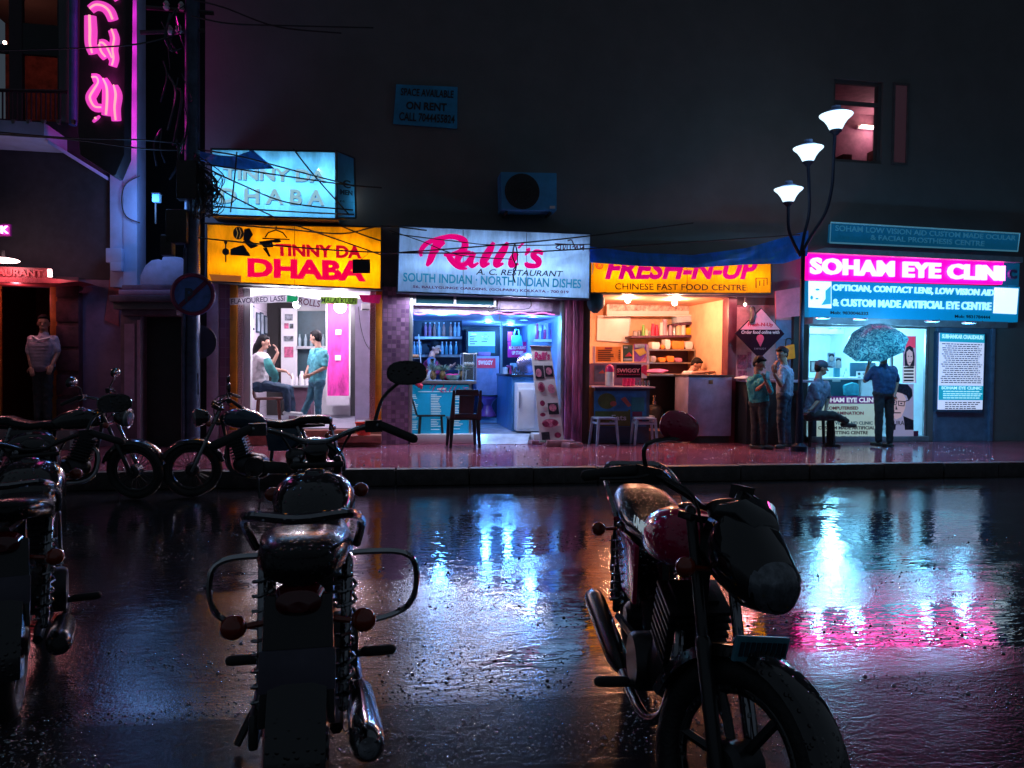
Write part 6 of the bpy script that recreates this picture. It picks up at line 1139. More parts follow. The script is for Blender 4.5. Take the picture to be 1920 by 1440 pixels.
mb = MB(); mb.tube([on(93, 505, YF-.55), on(94, 519, YF-.55)], .03, 8); mb.build('end_lamp', glow('pink_white_glow', (1, .6, .6), 8), nr); point('end_light', on(96, 512, YF-.8), (1, .3, .35), 2.5, .05, nr); point('canopy_light', on(30, 545, YF-.3), (1, .25, .3), 4, .05, nr)
o = thing('disc_lamp', 'flat pinkish white disc lamp above the red restaurant sign', 'lamp', on(8, 488, YF-.7)); b = MB(); b.ell(on(6, 488, YF-.7), (.2, .2, .035), 18, m=6); b.build('disc', glow('pink_white_glow', (1, .6, .6), 8), o); b = MB(); b.tube([on(6, 487, YF-.7), on(6, 470, YF-.7)], .02, 6); b.build('stem', m_black, o); point('disc_light', on(6, 500, YF-.75), (1, .35, .4), 5, .1, o)
ks = thing('neon_letter', 'small single magenta neon letter above the flat disc lamp', 'sign', on(9, 440, YF-.5)); tr('lettering', 'K', 3, 424, 17, 438, YF-.5, glow('magenta_white_neon', (1, .45, .9), 3), ks, bold=.02, ext=.03); mb = MB(); mb.pr(-20, 420, 19, 442, YF-.48, .05); mb.build('back_panel', mat('magenta_black', (.3, .02, .25), .4), ks, smooth=False)
# vertical neon sign
vn = thing('vertical_neon_sign', 'tall dark vertical sign with two magenta neon characters beside the balcony', 'sign', on(192, 320, 11.2)); YV = 11.2
mb = MB(); mb.pp([(150, -60), (236, -60), (233, 290), (217, 328), (212, 330), (150, 290), (146, 245)], YV, .3); mb.build('sign_panel', mat('black_sign_metal', (.035, .03, .035), .45), vn, bev=.015)
m_neon = glow('magenta_neon', (.8, .06, .5), 1.0); m_neonc = glow('neon_core', (1, .42, .45), 1.1)
N1 = [[(171, 20, 9), (182, 13, 10), (196, 15, 10), (207, 24, 11), (214, 40, 10)], [(171, 32, 11), (172, 60, 12), (172, 85, 11), (176, 103, 8)], [(212, 58, 8), (217, 75, 9), (214, 95, 9), (216, 112, 9), (213, 126, 8)], [(189, 84, 8), (196, 84, 9), (204, 93, 9), (213, 112, 8)], [(189, 86, 8), (193, 100, 9), (201, 110, 8)],
      [(175, 148, 9), (184, 148, 8), (187, 158, 8), (178, 173, 10), (172, 186, 10), (180, 202, 9), (193, 204, 8)], [(196, 150, 7), (203, 166, 10), (204, 190, 11), (202, 218, 10)], [(216, 162, 7), (220, 180, 11), (218, 205, 10), (220, 228, 9)], [(181, 223, 9), (184, 226, 9)], [(213, 0, 7), (222, -6, 8)]]
strokes('neon_tube', [[(x, y, w*1.9) for x, y, w in p] for p in N1], YV, m_neon, vn, flat=.35, lift=.03)
strokes('neon_core', [[(x, y, w*.4) for x, y, w in p] for p in N1], YV, m_neonc, vn, flat=.5, lift=.065)
for py in (10, 75, 140, 205, 255): point('neon_light', on(241, py, 11.66), (1, .02, .5), 3.4, .05, vn)
point('neon_light', on(190, 130, YV-.25), (1, .05, .6), 1.5, .1, vn)
# gate pillar with cornice and arched top, dark doorway beside it
gp = thing('gate_pillar', 'ornate gate pillar with layered cornice and pale arched top board', 'pillar', on(262, 832, 11.6)); YG = 11.6
m_gp = mat('mauve_stone', (.22, .14, .2), .6, var=.3, scale=4); m_gpp = mat('pink_panel_paint', (.55, .32, .5), .6, var=.15)
mb = MB(); mb.bx(X(226, YG), X(263, YG), YG, YG+.36, PZ+.002, Z(590, 250, YG)); mb.build('shaft', m_gp, gp, bev=.01)
mb = MB(); mb.pr(233, 607, 252, 752, YG-.012, .011); mb.build('panel', m_gpp, gp); mb = MB(); mb.pr(257, 600, 262.5, 830, YG-.014, .013); mb.build('edge_strip', m_gpp, gp)
for i, (x0, x1, y0, y1) in enumerate(((228, 332, 580, 592), (212, 340, 566, 580), (204, 345, 553, 566), (222, 336, 543, 553), (228, 334, 534, 543))):
    mb = MB(); mb.pr(x0, y0+.3, x1, y1-.3, YG-.05-.07*(2-abs(i-2)), .4); mb.build('cornice_moulding', (m_gp, m_dark, m_gp, m_gpp, m_gp)[i], gp, bev=.012)
mb = MB(); mb.pp([(262, 534), (264, 515), (272, 498), (284, 488), (297, 486), (303, 488), (305, 482), (318, 480), (340, 483), (352, 500), (354, 534)], YG+.02, .08); mb.build('arch_board', mat('lavender_board', (.5, .5, .75), .6, var=.15), gp, bev=.01)
mb = MB(); mb.bx(X(263, YG)+.002, X(336, YG), YG+.3, YG+.36, PZ+.002, Z(592, 300, YG)); mb.build('dark_door', m_black, gp)
mb = MB(); mb.bx(X(336, YG)+.002, X(343, YG), YG+.1, YG+.36, PZ+.002, Z(592, 300, YG)); mb.build('side_post', m_gp, gp)
cl = thing('corner_column', 'pale lavender column beside the maroon tile pilaster', 'column', on(402, 832, YF)); mb = MB(); mb.bx(X(388), X(411), YF-.05, YF+.25, PZ+.002, ZH+.2); mb.build('shaft', mat('lavender_plaster', (.5, .4, .55), .5, var=.15), cl, bev=.03)
mb = MB(); mb.bx(XC-3, XL+1, YF+3, YF+3.1, PZ, 11); mb.bx(X(338), X(387), YF+.1, YF+.2, PZ, ZH-.002); tag(mb.build('recess_wall', mat('recess_shade_plaster', (.02, .018, .02), .9)), 'recessed wall darkened for shade between the corner building and the eatery', 'wall')  # shade of the deep recess put into a near-black colour
bl = thing('blue_lit_box', 'small pale blue lit box beside the utility pole', 'lamp', on(292, 380, 11.4)); b = MB(); b.pr(285, 363, 299, 378, 11.4, .1); b.build('lamp_face', glow('blue_lit_box_glow', (.12, .4, .9), .5), bl, bev=.01); b = MB(); b.pr(284, 361, 300, 363, 11.38, .16); b.tube([on(292, 380, 11.45), on(292, 420, 11.45)], .015, 5); b.build('bracket', m_black, bl)
point('added_blue_light', on(278, 378, 11.3), (.18, .42, 1), 30, .25, bl)  # added blue light beside the lit box, brightens the plaster edge
# meter boxes on the plaster edge
for x0, y0, x1, y1, n in ((198, 465, 228, 492, 'upper pale blue meter box on the plaster edge'), (206, 491, 228, 508, 'lower pale blue meter box with a dangling cable')):
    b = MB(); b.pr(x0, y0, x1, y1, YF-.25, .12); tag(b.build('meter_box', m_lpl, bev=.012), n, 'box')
b = MB(); b.tube(spline([on(262, 330, YF-.16), on(236, 345, YF-.16), on(228, 375, YF-.16), on(236, 405, YF-.16), on(262, 418, YF-.16)], 5), .009, 5); tag(b.build('wall_cable', m_rubber), 'thin black cable looping across the blue lit plaster edge', 'cable')
# ================================================================ utility pole with signs and tangled wires
YU = 10.35
up = thing('utility_pole', 'dark utility pole with fuse boxes and a blue lit lower half', 'pole', gnd(360, 846, PZ)); pb = gnd(360, 846, PZ); YU = pb.y
m_pole = mat('dark_blue_pole_paint', (.06, .09, .16), .35, .3, var=.3)
mb = MB(); mb.lathe([(.17, 0), (.17, .05), (.11, .1), (.105, 3.0), (.095, 7.5)], pb, n=16); mb.build('post', m_pole, up)
mb = MB(); c = on(334, 60, YU); mb.tube([c-V((.5, 0, .05)), c+V((.35, 0, .05))], .03, 6); c = on(345, 20, YU); mb.tube([c-V((.5, 0, 0)), c+V((.4, 0, 0))], .03, 6); mb.build('crossarm', m_case, up)
for px, py in ((312, 18), (318, 64), (340, 20), (335, 62)):
    b = MB(); c = on(px, py, YU-.05); b.lathe([(.03, 0), (.05, .03), (.03, .05), (.045, .08), (.02, .12)], c, n=10); b.build('insulator', m_white, up)
for x0, y0, x1, y1 in ((310, 392, 350, 455), (330, 300, 368, 372), (300, 440, 322, 478)):
    b = MB(); b.pr(x0, y0, x1, y1, YU-.22, .2); b.build('fuse_box', m_black, up, bev=.015)
b = MB(); b.tube([on(344, 830, YU-.1), on(344, 660, YU-.1), on(348, 465, YU-.1)], .025, 8); b.tube([on(371, 700, YU-.12), on(372, 740, YU-.12)], .012, 6); b.build('conduit', m_pole, up)
np_ = thing('no_parking_sign', 'round blue no parking sign with dark rim and slash on the utility pole', 'road sign', on(362, 592, YU-.2)); c = on(362, 552, YU-.2); R_ = 40/ppm(YU-.2, 362)
b = MB(); b.lathe([(R_, 0), (R_, .012)], c, (0, -1, 0), 36); b.build('disc', mat('dull_blue_sign', (.1, .24, .75), .3, var=.3), np_)
b = MB(); b.torus(c-V((0, .014, 0)), R_*.9, R_*.1, n=36, m=6); b.build('rim_band', mat('dark_red_sign', (.16, .02, .08), .4), np_); b = MB(); d = V((.7, 0, .7))*R_*.82; s_ = V((-.7, 0, .7))*R_*.1; b.prism([c-d-s_-V((0, .016, 0)), c+d-s_-V((0, .016, 0)), c+d+s_-V((0, .016, 0)), c-d+s_-V((0, .016, 0))], (0, -.004, 0)); b.build('slash', MC['dark_red_sign'], np_, smooth=False)
tr('lettering', 'P', 347, 540, 362, 566, YU-.215, MC['dark_blue_pole_paint'], np_, bold=.03)
o = thing('sign_back', 'plain dark round sign turned away lower on the utility pole', 'road sign', on(374, 672, YU+.14)); b = MB(); b.lathe([(32/ppm(YU, 370), 0), (32/ppm(YU, 370), .012)], on(373, 641, YU+.14), (0, -1, 0), 32); b.build('disc', mat('dark_sign_back', (.04, .05, .09), .5), o)
# overhead wires
def wire(label, pts, r=.011, name='overhead_cable'):
    b = MB(); b.tube(spline([on(*p) for p in pts], 6), r, 5); tag(b.build(name, m_rubber), label, 'cable', 'overhead cables')
A, B = YU-.1, 11.1
for lab, pts in (('main black cable crossing the yellow and white signs', [(372, 446, A), (560, 464, 10.8), (715, 473, B), (930, 474, B), (1108, 466, 11.2), (1500, 440, 11.0)]),
    ('cable running from the sheet across the top of the pale blue sign', [(372, 280, A), (450, 293, 10.6), (560, 322, B), (665, 349, B)]),
    ('long cable slanting down across the raised capitals of the pale blue sign', [(372, 308, A), (450, 345, 10.7), (540, 380, B), (662, 394, B)]),
    ('cable low across the pale blue sign', [(380, 385, A), (470, 392, 10.8), (570, 398, B), (664, 402, B)]),
    ('cable crossing the pale blue sign steeply from its top edge to its corner trim', [(550, 279, B), (590, 330, B), (655, 403, B)]),
    ('cable from the tangle down to the bottom of the pale blue sign', [(378, 330, A), (430, 365, 10.7), (520, 410, B)]),
    ('cable dropping almost straight down near the torn sheet', [(444, 285, 10.9), (440, 330, 10.9), (432, 398, 10.9)]),
    ('cable across the upper part of the pale blue sign letters', [(374, 306, A), (480, 322, 10.8), (640, 345, B), (716, 352, B)]),
    ('cable slanting down over the red letters of the yellow sign', [(548, 420, B), (650, 455, B), (715, 478, 11.3)]),
    ('cable sagging over the top edge of the yellow sign', [(380, 418, A), (520, 428, 10.9), (640, 438, B), (716, 424, 11.2), (800, 432, 11.3)]),
    ('short cable slanting over the corner of the yellow sign by the white sign', [(640, 424, B), (680, 440, B), (716, 452, 11.2)]),
    ('cable rising from the mosaic pier to the Bengali letters of the white sign', [(742, 474, B), (850, 466, 11.2), (980, 455, 11.2), (1108, 442, 11.2), (1300, 418, 11.2)]),
    ('thin cable crossing the first letters of the pink script', [(735, 438, 11.2), (850, 452, 11.2), (940, 460, 11.2), (1107, 458, 11.3)]),
    ('thin cable slanting down over the first pink letter of the white sign', [(730, 432, 11.2), (790, 452, 11.2), (860, 478, 11.2), (960, 486, 11.2)]),
    ('cable high on the dark wall by the utility pole', [(364, 0, 10.8), (420, 14, 11), (520, 50, 11.3), (640, 62, 11.5)]),
    ('second cable high on the dark wall by the utility pole', [(360, 30, 10.8), (430, 44, 11), (540, 48, 11.3), (700, 52, 11.5)]),
    ('cable crossing the vertical neon sign', [(-20, 95, 10.8), (150, 90, 10.8), (262, 82, 10.7), (338, 62, YU)]),
    ('lower cable crossing the blue lit plaster edge', [(-20, 250, 10.9), (140, 262, 10.9), (262, 278, 10.7), (350, 282, YU)]),
    ('cable under the balcony to the utility pole', [(-20, 246, 10.8), (120, 258, 10.8), (262, 262, 10.7), (350, 270, YU)])): wire(lab, pts, .008 if 'thin' in lab else .011)
rnd = random.Random(11); b = MB()
for k in range(26):
    cx, cy = rnd.uniform(366, 402), rnd.uniform(318, 396); pts = [(rnd.uniform(362, 372), rnd.uniform(285, 330))]
    for j in range(4): pts.append((cx+rnd.uniform(-14, 22), cy+rnd.uniform(-28, 24)))
    pts.append((rnd.uniform(355, 385), rnd.uniform(380, 412))); b.tube(spline([on(x, y, YU-.18+rnd.uniform(-.06, .12)) for x, y in pts], 5), .007, 4)
for k in range(5): c = on(395+k*2, 365+k*4, YU-.15); b.torus(c, .1+.015*k, .007, (.1*k, 1, .1), 20, 4)
tag(b.build('wire_tangle', m_rubber), 'tangle of thin black wires hanging beside the pole at the pale blue sign', 'wires')
b = MB()
for k in range(16):
    x, y = rnd.uniform(300, 352), rnd.uniform(0, 260); b.tube(spline([on(x, y, YU-.1), on(x+rnd.uniform(-20, 20), y+rnd.uniform(10, 50), YU-.2), on(x+rnd.uniform(-14, 20), y+rnd.uniform(30, 110), YU-.1)], 4), rnd.uniform(.006, .02), 5)
tag(b.build('wire_bundle', mat('wet_dark_cable', (.05, .06, .08), .2)), 'bundle of dark wet wires running up the utility pole', 'wires')
# ================================================================ triple street lamp
sl = thing('street_lamp', 'tall street lamp with three white trumpet shaped heads at stepped heights', 'street lamp', gnd(1498, 846, PZ)); pb = gnd(1498, 846, PZ); YL = pb.y
m_lp = mat('navy_lamp_paint', (.008, .012, .03), .6, spec=.2)
mb = MB(); top = on(1501, 470, YL); H = top.z-PZ; mb.lathe([(.12, 0), (.12, .08), (.06, .13), (.048, .9), (.034, 1.0), (.032, H)], pb, n=16); mb.build('post', m_lp, sl)
m_lh = glow('cool_lamp_glass', (.62, .86, 1), 1.5)
for arm, hx, hy, w in (([(1501, 478), (1522, 440), (1548, 398), (1560, 350), (1563, 300), (1566, 246)], 1567, 213, 66), ([(1501, 478), (1508, 440), (1517, 400), (1517, 350), (1515, 306)], 1515, 275, 60), ([(1501, 480), (1488, 455), (1479, 430), (1478, 400), (1478, 382)], 1478, 352, 58)):
    k = .9*w/66/ppm(YL, hx)
    b = MB(); b.tube(spline([on(x, y, YL) for x, y in arm], 4), .024, 10); b.build('arm', m_lp, sl)
    c = on(hx, hy+31*w/66, YL); hd = MB(); hd.lathe([(10*k, 0), (13*k, 3*k), (17*k, 12*k), (24*k, 22*k), (32*k, 29*k), (33*k, 31*k), (22*k, 33*k), (1*k, 34*k)], c, n=28)
    ho = hd.build('lamp_head', m_lh, sl, sharp=60)
    b = MB(); b.lathe([(14*k, 34.5*k), (20*k, 36*k), (18*k, 39*k), (8*k, 40*k), (8*k, 42*k), (9*k, 42*k), (9*k, 49*k), (1*k, 50*k)], c, n=20); b.build('cap', mat('blue_lamp_cap', (.2, .3, .55), .4), ho)
    b = MB(); b.lathe([(12*k, -3*k), (12*k, .0), (5*k, -10*k)][::-1], c, n=16); b.build('collar', m_lp, ho)
    point('lamp_glow', c+V((0, -.35, .1)), (.4, .7, 1), 3, .15, sl)
# ================================================================ plastic chairs and stools (built once, then copied)
def chair_mesh(m, root):
    w = .44; b = MB()
    b.box((0, 0, .43), (w, .42, .03)); b.build('seat', m, root, bev=.012)
    bk = MB(); T = lambda x, z: V((x, -.2-.16*(z-.43)/.45*.8, z))
    def slab(p): bk.prism([T(x, z) for x, z in p], (0, -.022, 0))
    slab([(-.22, .44), (-.15, .44), (-.165, .86), (-.2, .86)]); slab([(.15, .44), (.22, .44), (.2, .86), (.165, .86)])
    slab([(-.1645, .78), (.1645, .78), (.155, .87), (-.155, .87)]); slab([(-.1495, .44), (.1495, .44), (.1515, .51), (-.1515, .51)]); slab([(-.1, .511), (.1, .511), (.105, .779), (-.105, .779)])
    bk.build('backrest', m, root, bev=.008)
    for x, y in ((-.18, .17), (.18, .17), (-.18, -.18), (.18, -.18)):
        b = MB(); b.prism([V((x-.03, y, .414)), V((x+.03, y, .414)), V((x*1.12+.018, y*1.15, 0)), V((x*1.12-.018, y*1.15, 0))], (0, .035 if y < 0 else -.035, 0)); b.build('leg', m, root, bev=.006)
    return root
m_bch = mat('black_plastic', (.025, .025, .028), .4)
ch = chair_mesh(m_bch, thing('plastic_chair', 'black moulded plastic chair seen from behind in front of the restaurant counter', 'chair', (0, 0, 0), 'plastic chairs')); p = gnd(868, 838, PZ); ch.location = p+V((0, 0, .002)); ch.rotation_euler = (0, 0, .06); ch.scale = (1.12, 1.1, 1.05)
dup(ch, gnd(803, 829, PZ)+V((0, 0, .002)), -math.pi/2+.15, 'black moulded plastic chair turned sideways beside the mosaic pier')
dup(ch, gnd(1532, 836, PZ)+V((0, 0, .002)), -math.pi/2-.2, 'dark plastic chair under the seated man in the cap')
chb = chair_mesh(mat('brown_plastic', (.24, .07, .06), .4), thing('plastic_chair', 'brown plastic chair under the seated woman in the eatery', 'chair', (0, 0, 0), 'plastic chairs')); p = on(504, 783, 12.75); p.z = TF+.002; chb.location = p; chb.rotation_euler = (0, 0, -math.pi/2+.1)
st_ = thing('stool', 'blue grey plastic stool in front of the stall counter poster, near the dark pier', 'stool', (0, 0, 0), 'stools at the stall'); m_st = mat('blue_grey_plastic', (.34, .44, .62), .35)
b = MB(); b.box((0, 0, .44), (.34, .34, .03)); b.build('seat', m_st, st_, bev=.014); b = MB()
for s in (-1, 1): b.box((s*.15, 0, .36), (.015, .28, .03)); b.box((0, s*.15, .36), (.28, .015, .03))
b.build('apron', m_st, st_)
for x in (-1, 1):
    for y in (-1, 1): b = MB(); b.prism([V((x*.15-.025, y*.15, .425)), V((x*.15+.025, y*.15, .425)), V((x*.19+.016, y*.19, 0)), V((x*.19-.016, y*.19, 0))], (0, -.03*y, 0)); b.build('leg', m_st, st_, bev=.006)
st_.location = gnd(1132, 834, PZ)+V((0, 0, .002)); st_.rotation_euler = (0, 0, .1)
dup(st_, gnd(1207, 834, PZ)+V((0, 0, .002)), -.12, 'blue grey plastic stool at the end of the stall counter, near the bucket')
# ================================================================ people
m_skin = mat('brown_skin', (.3, .15, .1), .5, var=.08, scale=20); m_skin2 = mat('light_brown_skin', (.48, .26, .19), .5, var=.06, scale=20)
m_hair = mat('black_hair', (.008, .007, .009), .6, var=.4, scale=30, stretch=(3, 3, .5), spec=.15); m_shoe = mat('dark_shoe', (.04, .035, .035), .5)
def cloth_mat(n, c, r=.8): return mat(n, c, r, var=.28, scale=9, bump=.35, bscale=18)
def folds(o, amp):
    tx = bpy.data.textures.get('folds') or bpy.data.textures.new('folds', 'CLOUDS'); tx.noise_scale = .055; tx.noise_depth = 2
    md = o.modifiers.new('f', 'DISPLACE'); md.texture = tx; md.strength = amp*2.4; md.mid_level = .5
    me = bpy.data.meshes.new_from_object(o.evaluated_get(bpy.context.evaluated_depsgraph_get())); old = o.data
    o.modifiers.clear(); o.data = me; bpy.data.meshes.remove(old); me.polygons.foreach_set('use_smooth', [True]*len(me.polygons)); return o
def person(label, Y, J, face, skin, shirt, trousers, feet=m_shoe, hair='short', sleeve=.55, bulk=1.0, female=False, floor=None, extra=None, group=None, hs=1.0):
    """J: joint -> (photo px, py, depth offset). face: unit vector of the nose. Returns the root."""
    P = {k: on(v[0], v[1], Y+(v[2] if len(v) > 2 else 0)) for k, v in J.items()}
    base = (P['hipL']+P['hipR'])/2; base.z = floor if floor is not None else min(P['anL'].z, P['anR'].z)-.08
    o = thing('person', label, 'person', base, group)
    F = V(face).normalized(); up = (P['head']-P['neck']).normalized(); Rt = F.cross(V((0, 0, 1))).normalized(); U2 = Rt.cross(F).normalized()
    rot = Matrix((Rt, F, U2)).transposed()
    hd = P['head']; s = hs
    def H(x, y, z): return hd+(Rt*x+F*y+U2*z)*s
    b = MB()
    b.ell(hd+U2*.015*s, (.074*s, .093*s, .1*s), 18, rot, 12); b.ell(H(0, .028, -.06), (.053*s, .06*s, .06*s), 14, rot); b.cap(H(0, .085, .005), H(0, .112, -.03), .01, .016, 8); b.ell(H(0, .088, -.072), (.024, .012, .009), 8, rot, 6); b.ell(H(0, .08, .022), (.05, .016, .012), 10, rot, 6)
    for q in (-1, 1): b.ell(H(q*.076, -.005, -.01), (.011, .022, .032), 8, rot, 6)
    cs = (P['shL']+P['shR'])/2; cp = (P['hipL']+P['hipR'])/2; nk = P['neck']
    b.cap(hd-U2*.05*s-F*.02, nk-V((0, 0, .02)), .05*s, .058)
    def torso(mb, g):
        ax = (P['shR']-P['shL']); ch = cs*.72+cp*.28; ws = cs*.3+cp*.7; fw = ax.cross(V((0, 0, 1)))
        mb.cap(P['shL']*.9+cs*.1-V((0, 0, .02)), P['shR']*.9+cs*.1-V((0, 0, .02)), .058*bulk+g, .058*bulk+g)
        for q in ('L', 'R'): mb.cap(P['sh'+q]*.62+cs*.38-V((0, 0, .06)), P['hip'+q]*.7+cp*.3+V((0, 0, .05)), .1*bulk+g, .1*bulk+g)
        mb.cap(ch, ws, .118*bulk+g, .112*bulk+g)
    torso(b, -.008); b.cap(P['hipL'], P['hipR'], .098*bulk, .098*bulk)
    for q in ('L', 'R'):
        b.cap(P['sh'+q], P['el'+q], .045*bulk, .036); b.cap(P['el'+q], P['wr'+q], .037, .025)
        b.cap(P['hip'+q], P['kn'+q], .075*bulk, .05); b.cap(P['kn'+q], P['an'+q], .05, .033)
        d = (P['wr'+q]-P['el'+q]).normalized(); tgt = J.get('hand'+q); hdv = (on(tgt[0], tgt[1], Y+(tgt[2] if len(tgt) > 2 else 0))-P['wr'+q]).normalized() if tgt else d
        sd = hdv.cross(F if abs(hdv.dot(F)) < .9 else V((0, 0, 1))).normalized(); nn = hdv.cross(sd)
        w = P['wr'+q]; b.ell(w+hdv*.055, (.036, .05, .017), 10, Matrix((sd, hdv, nn)).transposed(), 6)
        for k, L in enumerate((.062, .075, .07, .055)):
            k0 = w+hdv*.092+sd*(.026-.0175*k); k1 = k0+hdv*L*.55+nn*.008; b.cap(k0-hdv*.02, k1, .0095, .0088, 7); b.cap(k1, k1+hdv*L*.38+nn*.028, .0088, .0075, 7)
        t0 = w+hdv*.03+sd*.03; t1 = t0+hdv*.035+sd*.024+nn*.012; b.cap(t0-sd*.01, t1, .0125, .0105, 7); b.cap(t1, t1+hdv*.032+nn*.012, .0105, .0085, 7)
        fd = V((J['dir'+q][0], J['dir'+q][1], 0)).normalized() if 'dir'+q in J else V((F.x, F.y, 0)).normalized()
        a = P['an'+q]; b.cap(a-fd*.03-V((0, 0, .035)), a+fd*.13-V((0, 0, .055)), .036, .026)
    b.build('body', skin, o, remesh=.0085)
    b = MB(); torso(b, .014); b.cap(P['neck']-V((0, 0, .05)), cs, .07, .08)
    for q in ('L', 'R'):
        e = P['sh'+q].lerp(P['el'+q], min(1, sleeve*1.5)); b.cap(P['sh'+q], e, .062*bulk, .055)
        if sleeve > .7: b.cap(P['el'+q], P['el'+q].lerp(P['wr'+q], .85), .05, .038)
    b.cap(P['hipL']*.85+cp*.15+V((0, 0, .03)), P['hipR']*.85+cp*.15+V((0, 0, .03)), .113*bulk, .113*bulk)
    folds(b.build('shirt', shirt, o, remesh=.012), .012)
    b = MB(); b.cap(P['hipL'], P['hipR'], .108*bulk, .108*bulk); b.cap(P['hipL']*.7+cp*.3+V((0, 0, .06)), P['hipR']*.7+cp*.3+V((0, 0, .06)), .1*bulk, .1*bulk)
    for q in ('L', 'R'): b.cap(P['hip'+q], P['kn'+q], .092*bulk, .066); b.cap(P['kn'+q], P['an'+q]+V((0, 0, .02)), .066, .055)
    folds(b.build('trousers', trousers, o, remesh=.012), .01)
    for q in ('L', 'R'):
        fd = V((J['dir'+q][0], J['dir'+q][1], 0)).normalized() if 'dir'+q in J else V((F.x, F.y, 0)).normalized()
        a = P['an'+q]; b = MB(); b.cap(a-fd*.045-V((0, 0, .04)), a+fd*.14-V((0, 0, .052)), .043, .034); b.build('shoe', feet, o, remesh=.012)
    b = MB()
    b.ell(H(0, -.014, .036), (.083*s, .099*s, .096*s), 16, rot, 10)
    if hair == 'short':
        b.ell(H(0, -.05, .0), (.078*s, .06*s, .085*s), 12, rot); b.ell(H(0, .05, .085), (.06*s, .04*s, .03*s), 10, rot)
    elif hair == 'long': b.ell(H(0, -.055, -.03), (.085*s, .07*s, .12*s), 12, rot); b.cap(H(0, -.07, -.08), H(0, -.1, -.2), .075, .05); b.ell(H(0, .045, .08), (.066*s, .045*s, .035*s), 10, rot)
    elif hair == 'bun': b.ell(H(0, -.05, .0), (.08*s, .062*s, .09*s), 12, rot); b.ell(H(0, -.11, .02), .05, 10); b.ell(H(0, .045, .08), (.066*s, .045*s, .035*s), 10, rot)
    hb = [v.copy() for v in b.v]
    # keep the face clear
    for i, v in enumerate(b.v):
        l = v-hd; f_ = l.dot(F); z_ = l.dot(U2)
        if f_ > .03*s and z_ < .06*s: b.v[i] = v-F*(f_-.03*s)*.95
    b.build('hair', m_hair, o, remesh=.009)
    b = MB()
    for q in (-1, 1): b.ell(H(q*.03, .083, .006), (.012, .008, .006), 8, rot, 6)
    b.build('eyes', m_hair, o)
    return o, P, H, (Rt, F, U2)
jean = cloth_mat('blue_denim', (.05, .11, .2)); blk = cloth_mat('black_trousers', (.03, .03, .035))
# man standing in the eatery
person('man in a teal shirt and jeans standing in the eatery, hands together', 13.0, dict(head=(592, 633), neck=(597, 650), shL=(587, 660, .2), shR=(608, 661, -.16), elL=(580, 686, .22), elR=(610, 689, -.22), wrL=(573, 702, .08), wrR=(584, 702, -.12), handL=(568, 708, -.05), handR=(571, 707, -.16), hipL=(590, 717, .1), hipR=(599, 717, -.08), knL=(581, 748, .12), knR=(596, 749, -.08), anL=(569, 777, .14), anR=(597, 778, -.06)), (-.8, .45, -.12), m_skin2, cloth_mat('teal_shirt', (.1, .42, .5)), cloth_mat('teal_denim', (.05, .17, .24)), floor=TF)
# woman seated
pw, PW, HW, _ = person('black haired woman in a white shirt seated on the brown chair, hand raised', 12.7, dict(head=(494, 642), neck=(487, 658), shL=(482, 670, -.14), shR=(495, 668, .2), elL=(511, 682, -.22), elR=(512, 692, .25), wrL=(521, 662, -.16), wrR=(536, 696, .2), handL=(518, 652, -.14), handR=(543, 702, .2), hipL=(484, 722, -.1), hipR=(489, 722, .12), knL=(536, 729, -.12), knR=(543, 729, .12), anL=(540, 770, -.1), anR=(549, 771, .12)), (.95, .1, -.2), m_skin2, cloth_mat('white_shirt', (.72, .68, .7)), cloth_mat('navy_trousers', (.03, .07, .13)), feet=m_white, hair='long', bulk=1.14, floor=TF)
b = MB(); b.tube(spline([on(500, 672, 12.45), on(506, 690, 12.42), on(516, 706, 12.45), on(514, 716, 12.5)], 4), [.04, .06, .07, .075, .08, .08, .08, .07, .06, .06, .05, .05, .03], 10, .5); b.build('scarf', cloth_mat('sea_green_cloth', (.1, .5, .48)), pw)
# worker behind the restaurant counter
person('worker in a maroon top bending behind the restaurant counter', 13.0, dict(head=(816, 652), neck=(809, 668), shL=(803, 680, -.15), shR=(812, 678, .18), elL=(815, 700, -.2), elR=(828, 697, .2), wrL=(832, 693, -.2), wrR=(842, 690, .1), hipL=(798, 732, -.08), hipR=(803, 732, .1), knL=(800, 765, -.08), knR=(806, 765, .1), anL=(800, 792, -.08), anR=(806, 792, .1)), (.85, -.4, -.25), m_skin2, cloth_mat('maroon_cloth', (.28, .02, .1)), blk, hair='bun', sleeve=.9, floor=.335)
b = MB(); p = on_counter(848, YF+.4)
for k in range(4): b.ell(p+V((.06*k-.1, .02*k, .05+.015*(k % 2))), (.1, .1, .05), 12, m=6)
tag(b.build('cloth_bundle', mat('crimson_cloth', (.55, .02, .16), .8, var=.3, bump=.5, bscale=12)), 'crimson cloth bundle heaped on the restaurant counter', 'cloth')
# cook bowed over the stall counter
person('cook in a white shirt bowing over the work counter of the food stall', 13.05, dict(head=(1306, 683), neck=(1296, 694), shL=(1284, 702, -.1), shR=(1298, 703, .2), elL=(1300, 700, -.36), elR=(1318, 700, .1), wrL=(1326, 697, -.42), wrR=(1336, 696, -.05), handL=(1338, 699, -.42), handR=(1346, 698, -.1), hipL=(1278, 742, .05), hipR=(1284, 742, .25), knL=(1282, 772, .02), knR=(1288, 772, .22), anL=(1282, 800, .04), anR=(1288, 800, .24)), (.7, -.5, -.55), m_skin2, cloth_mat('white_shirt', ()), blk, floor=FF)
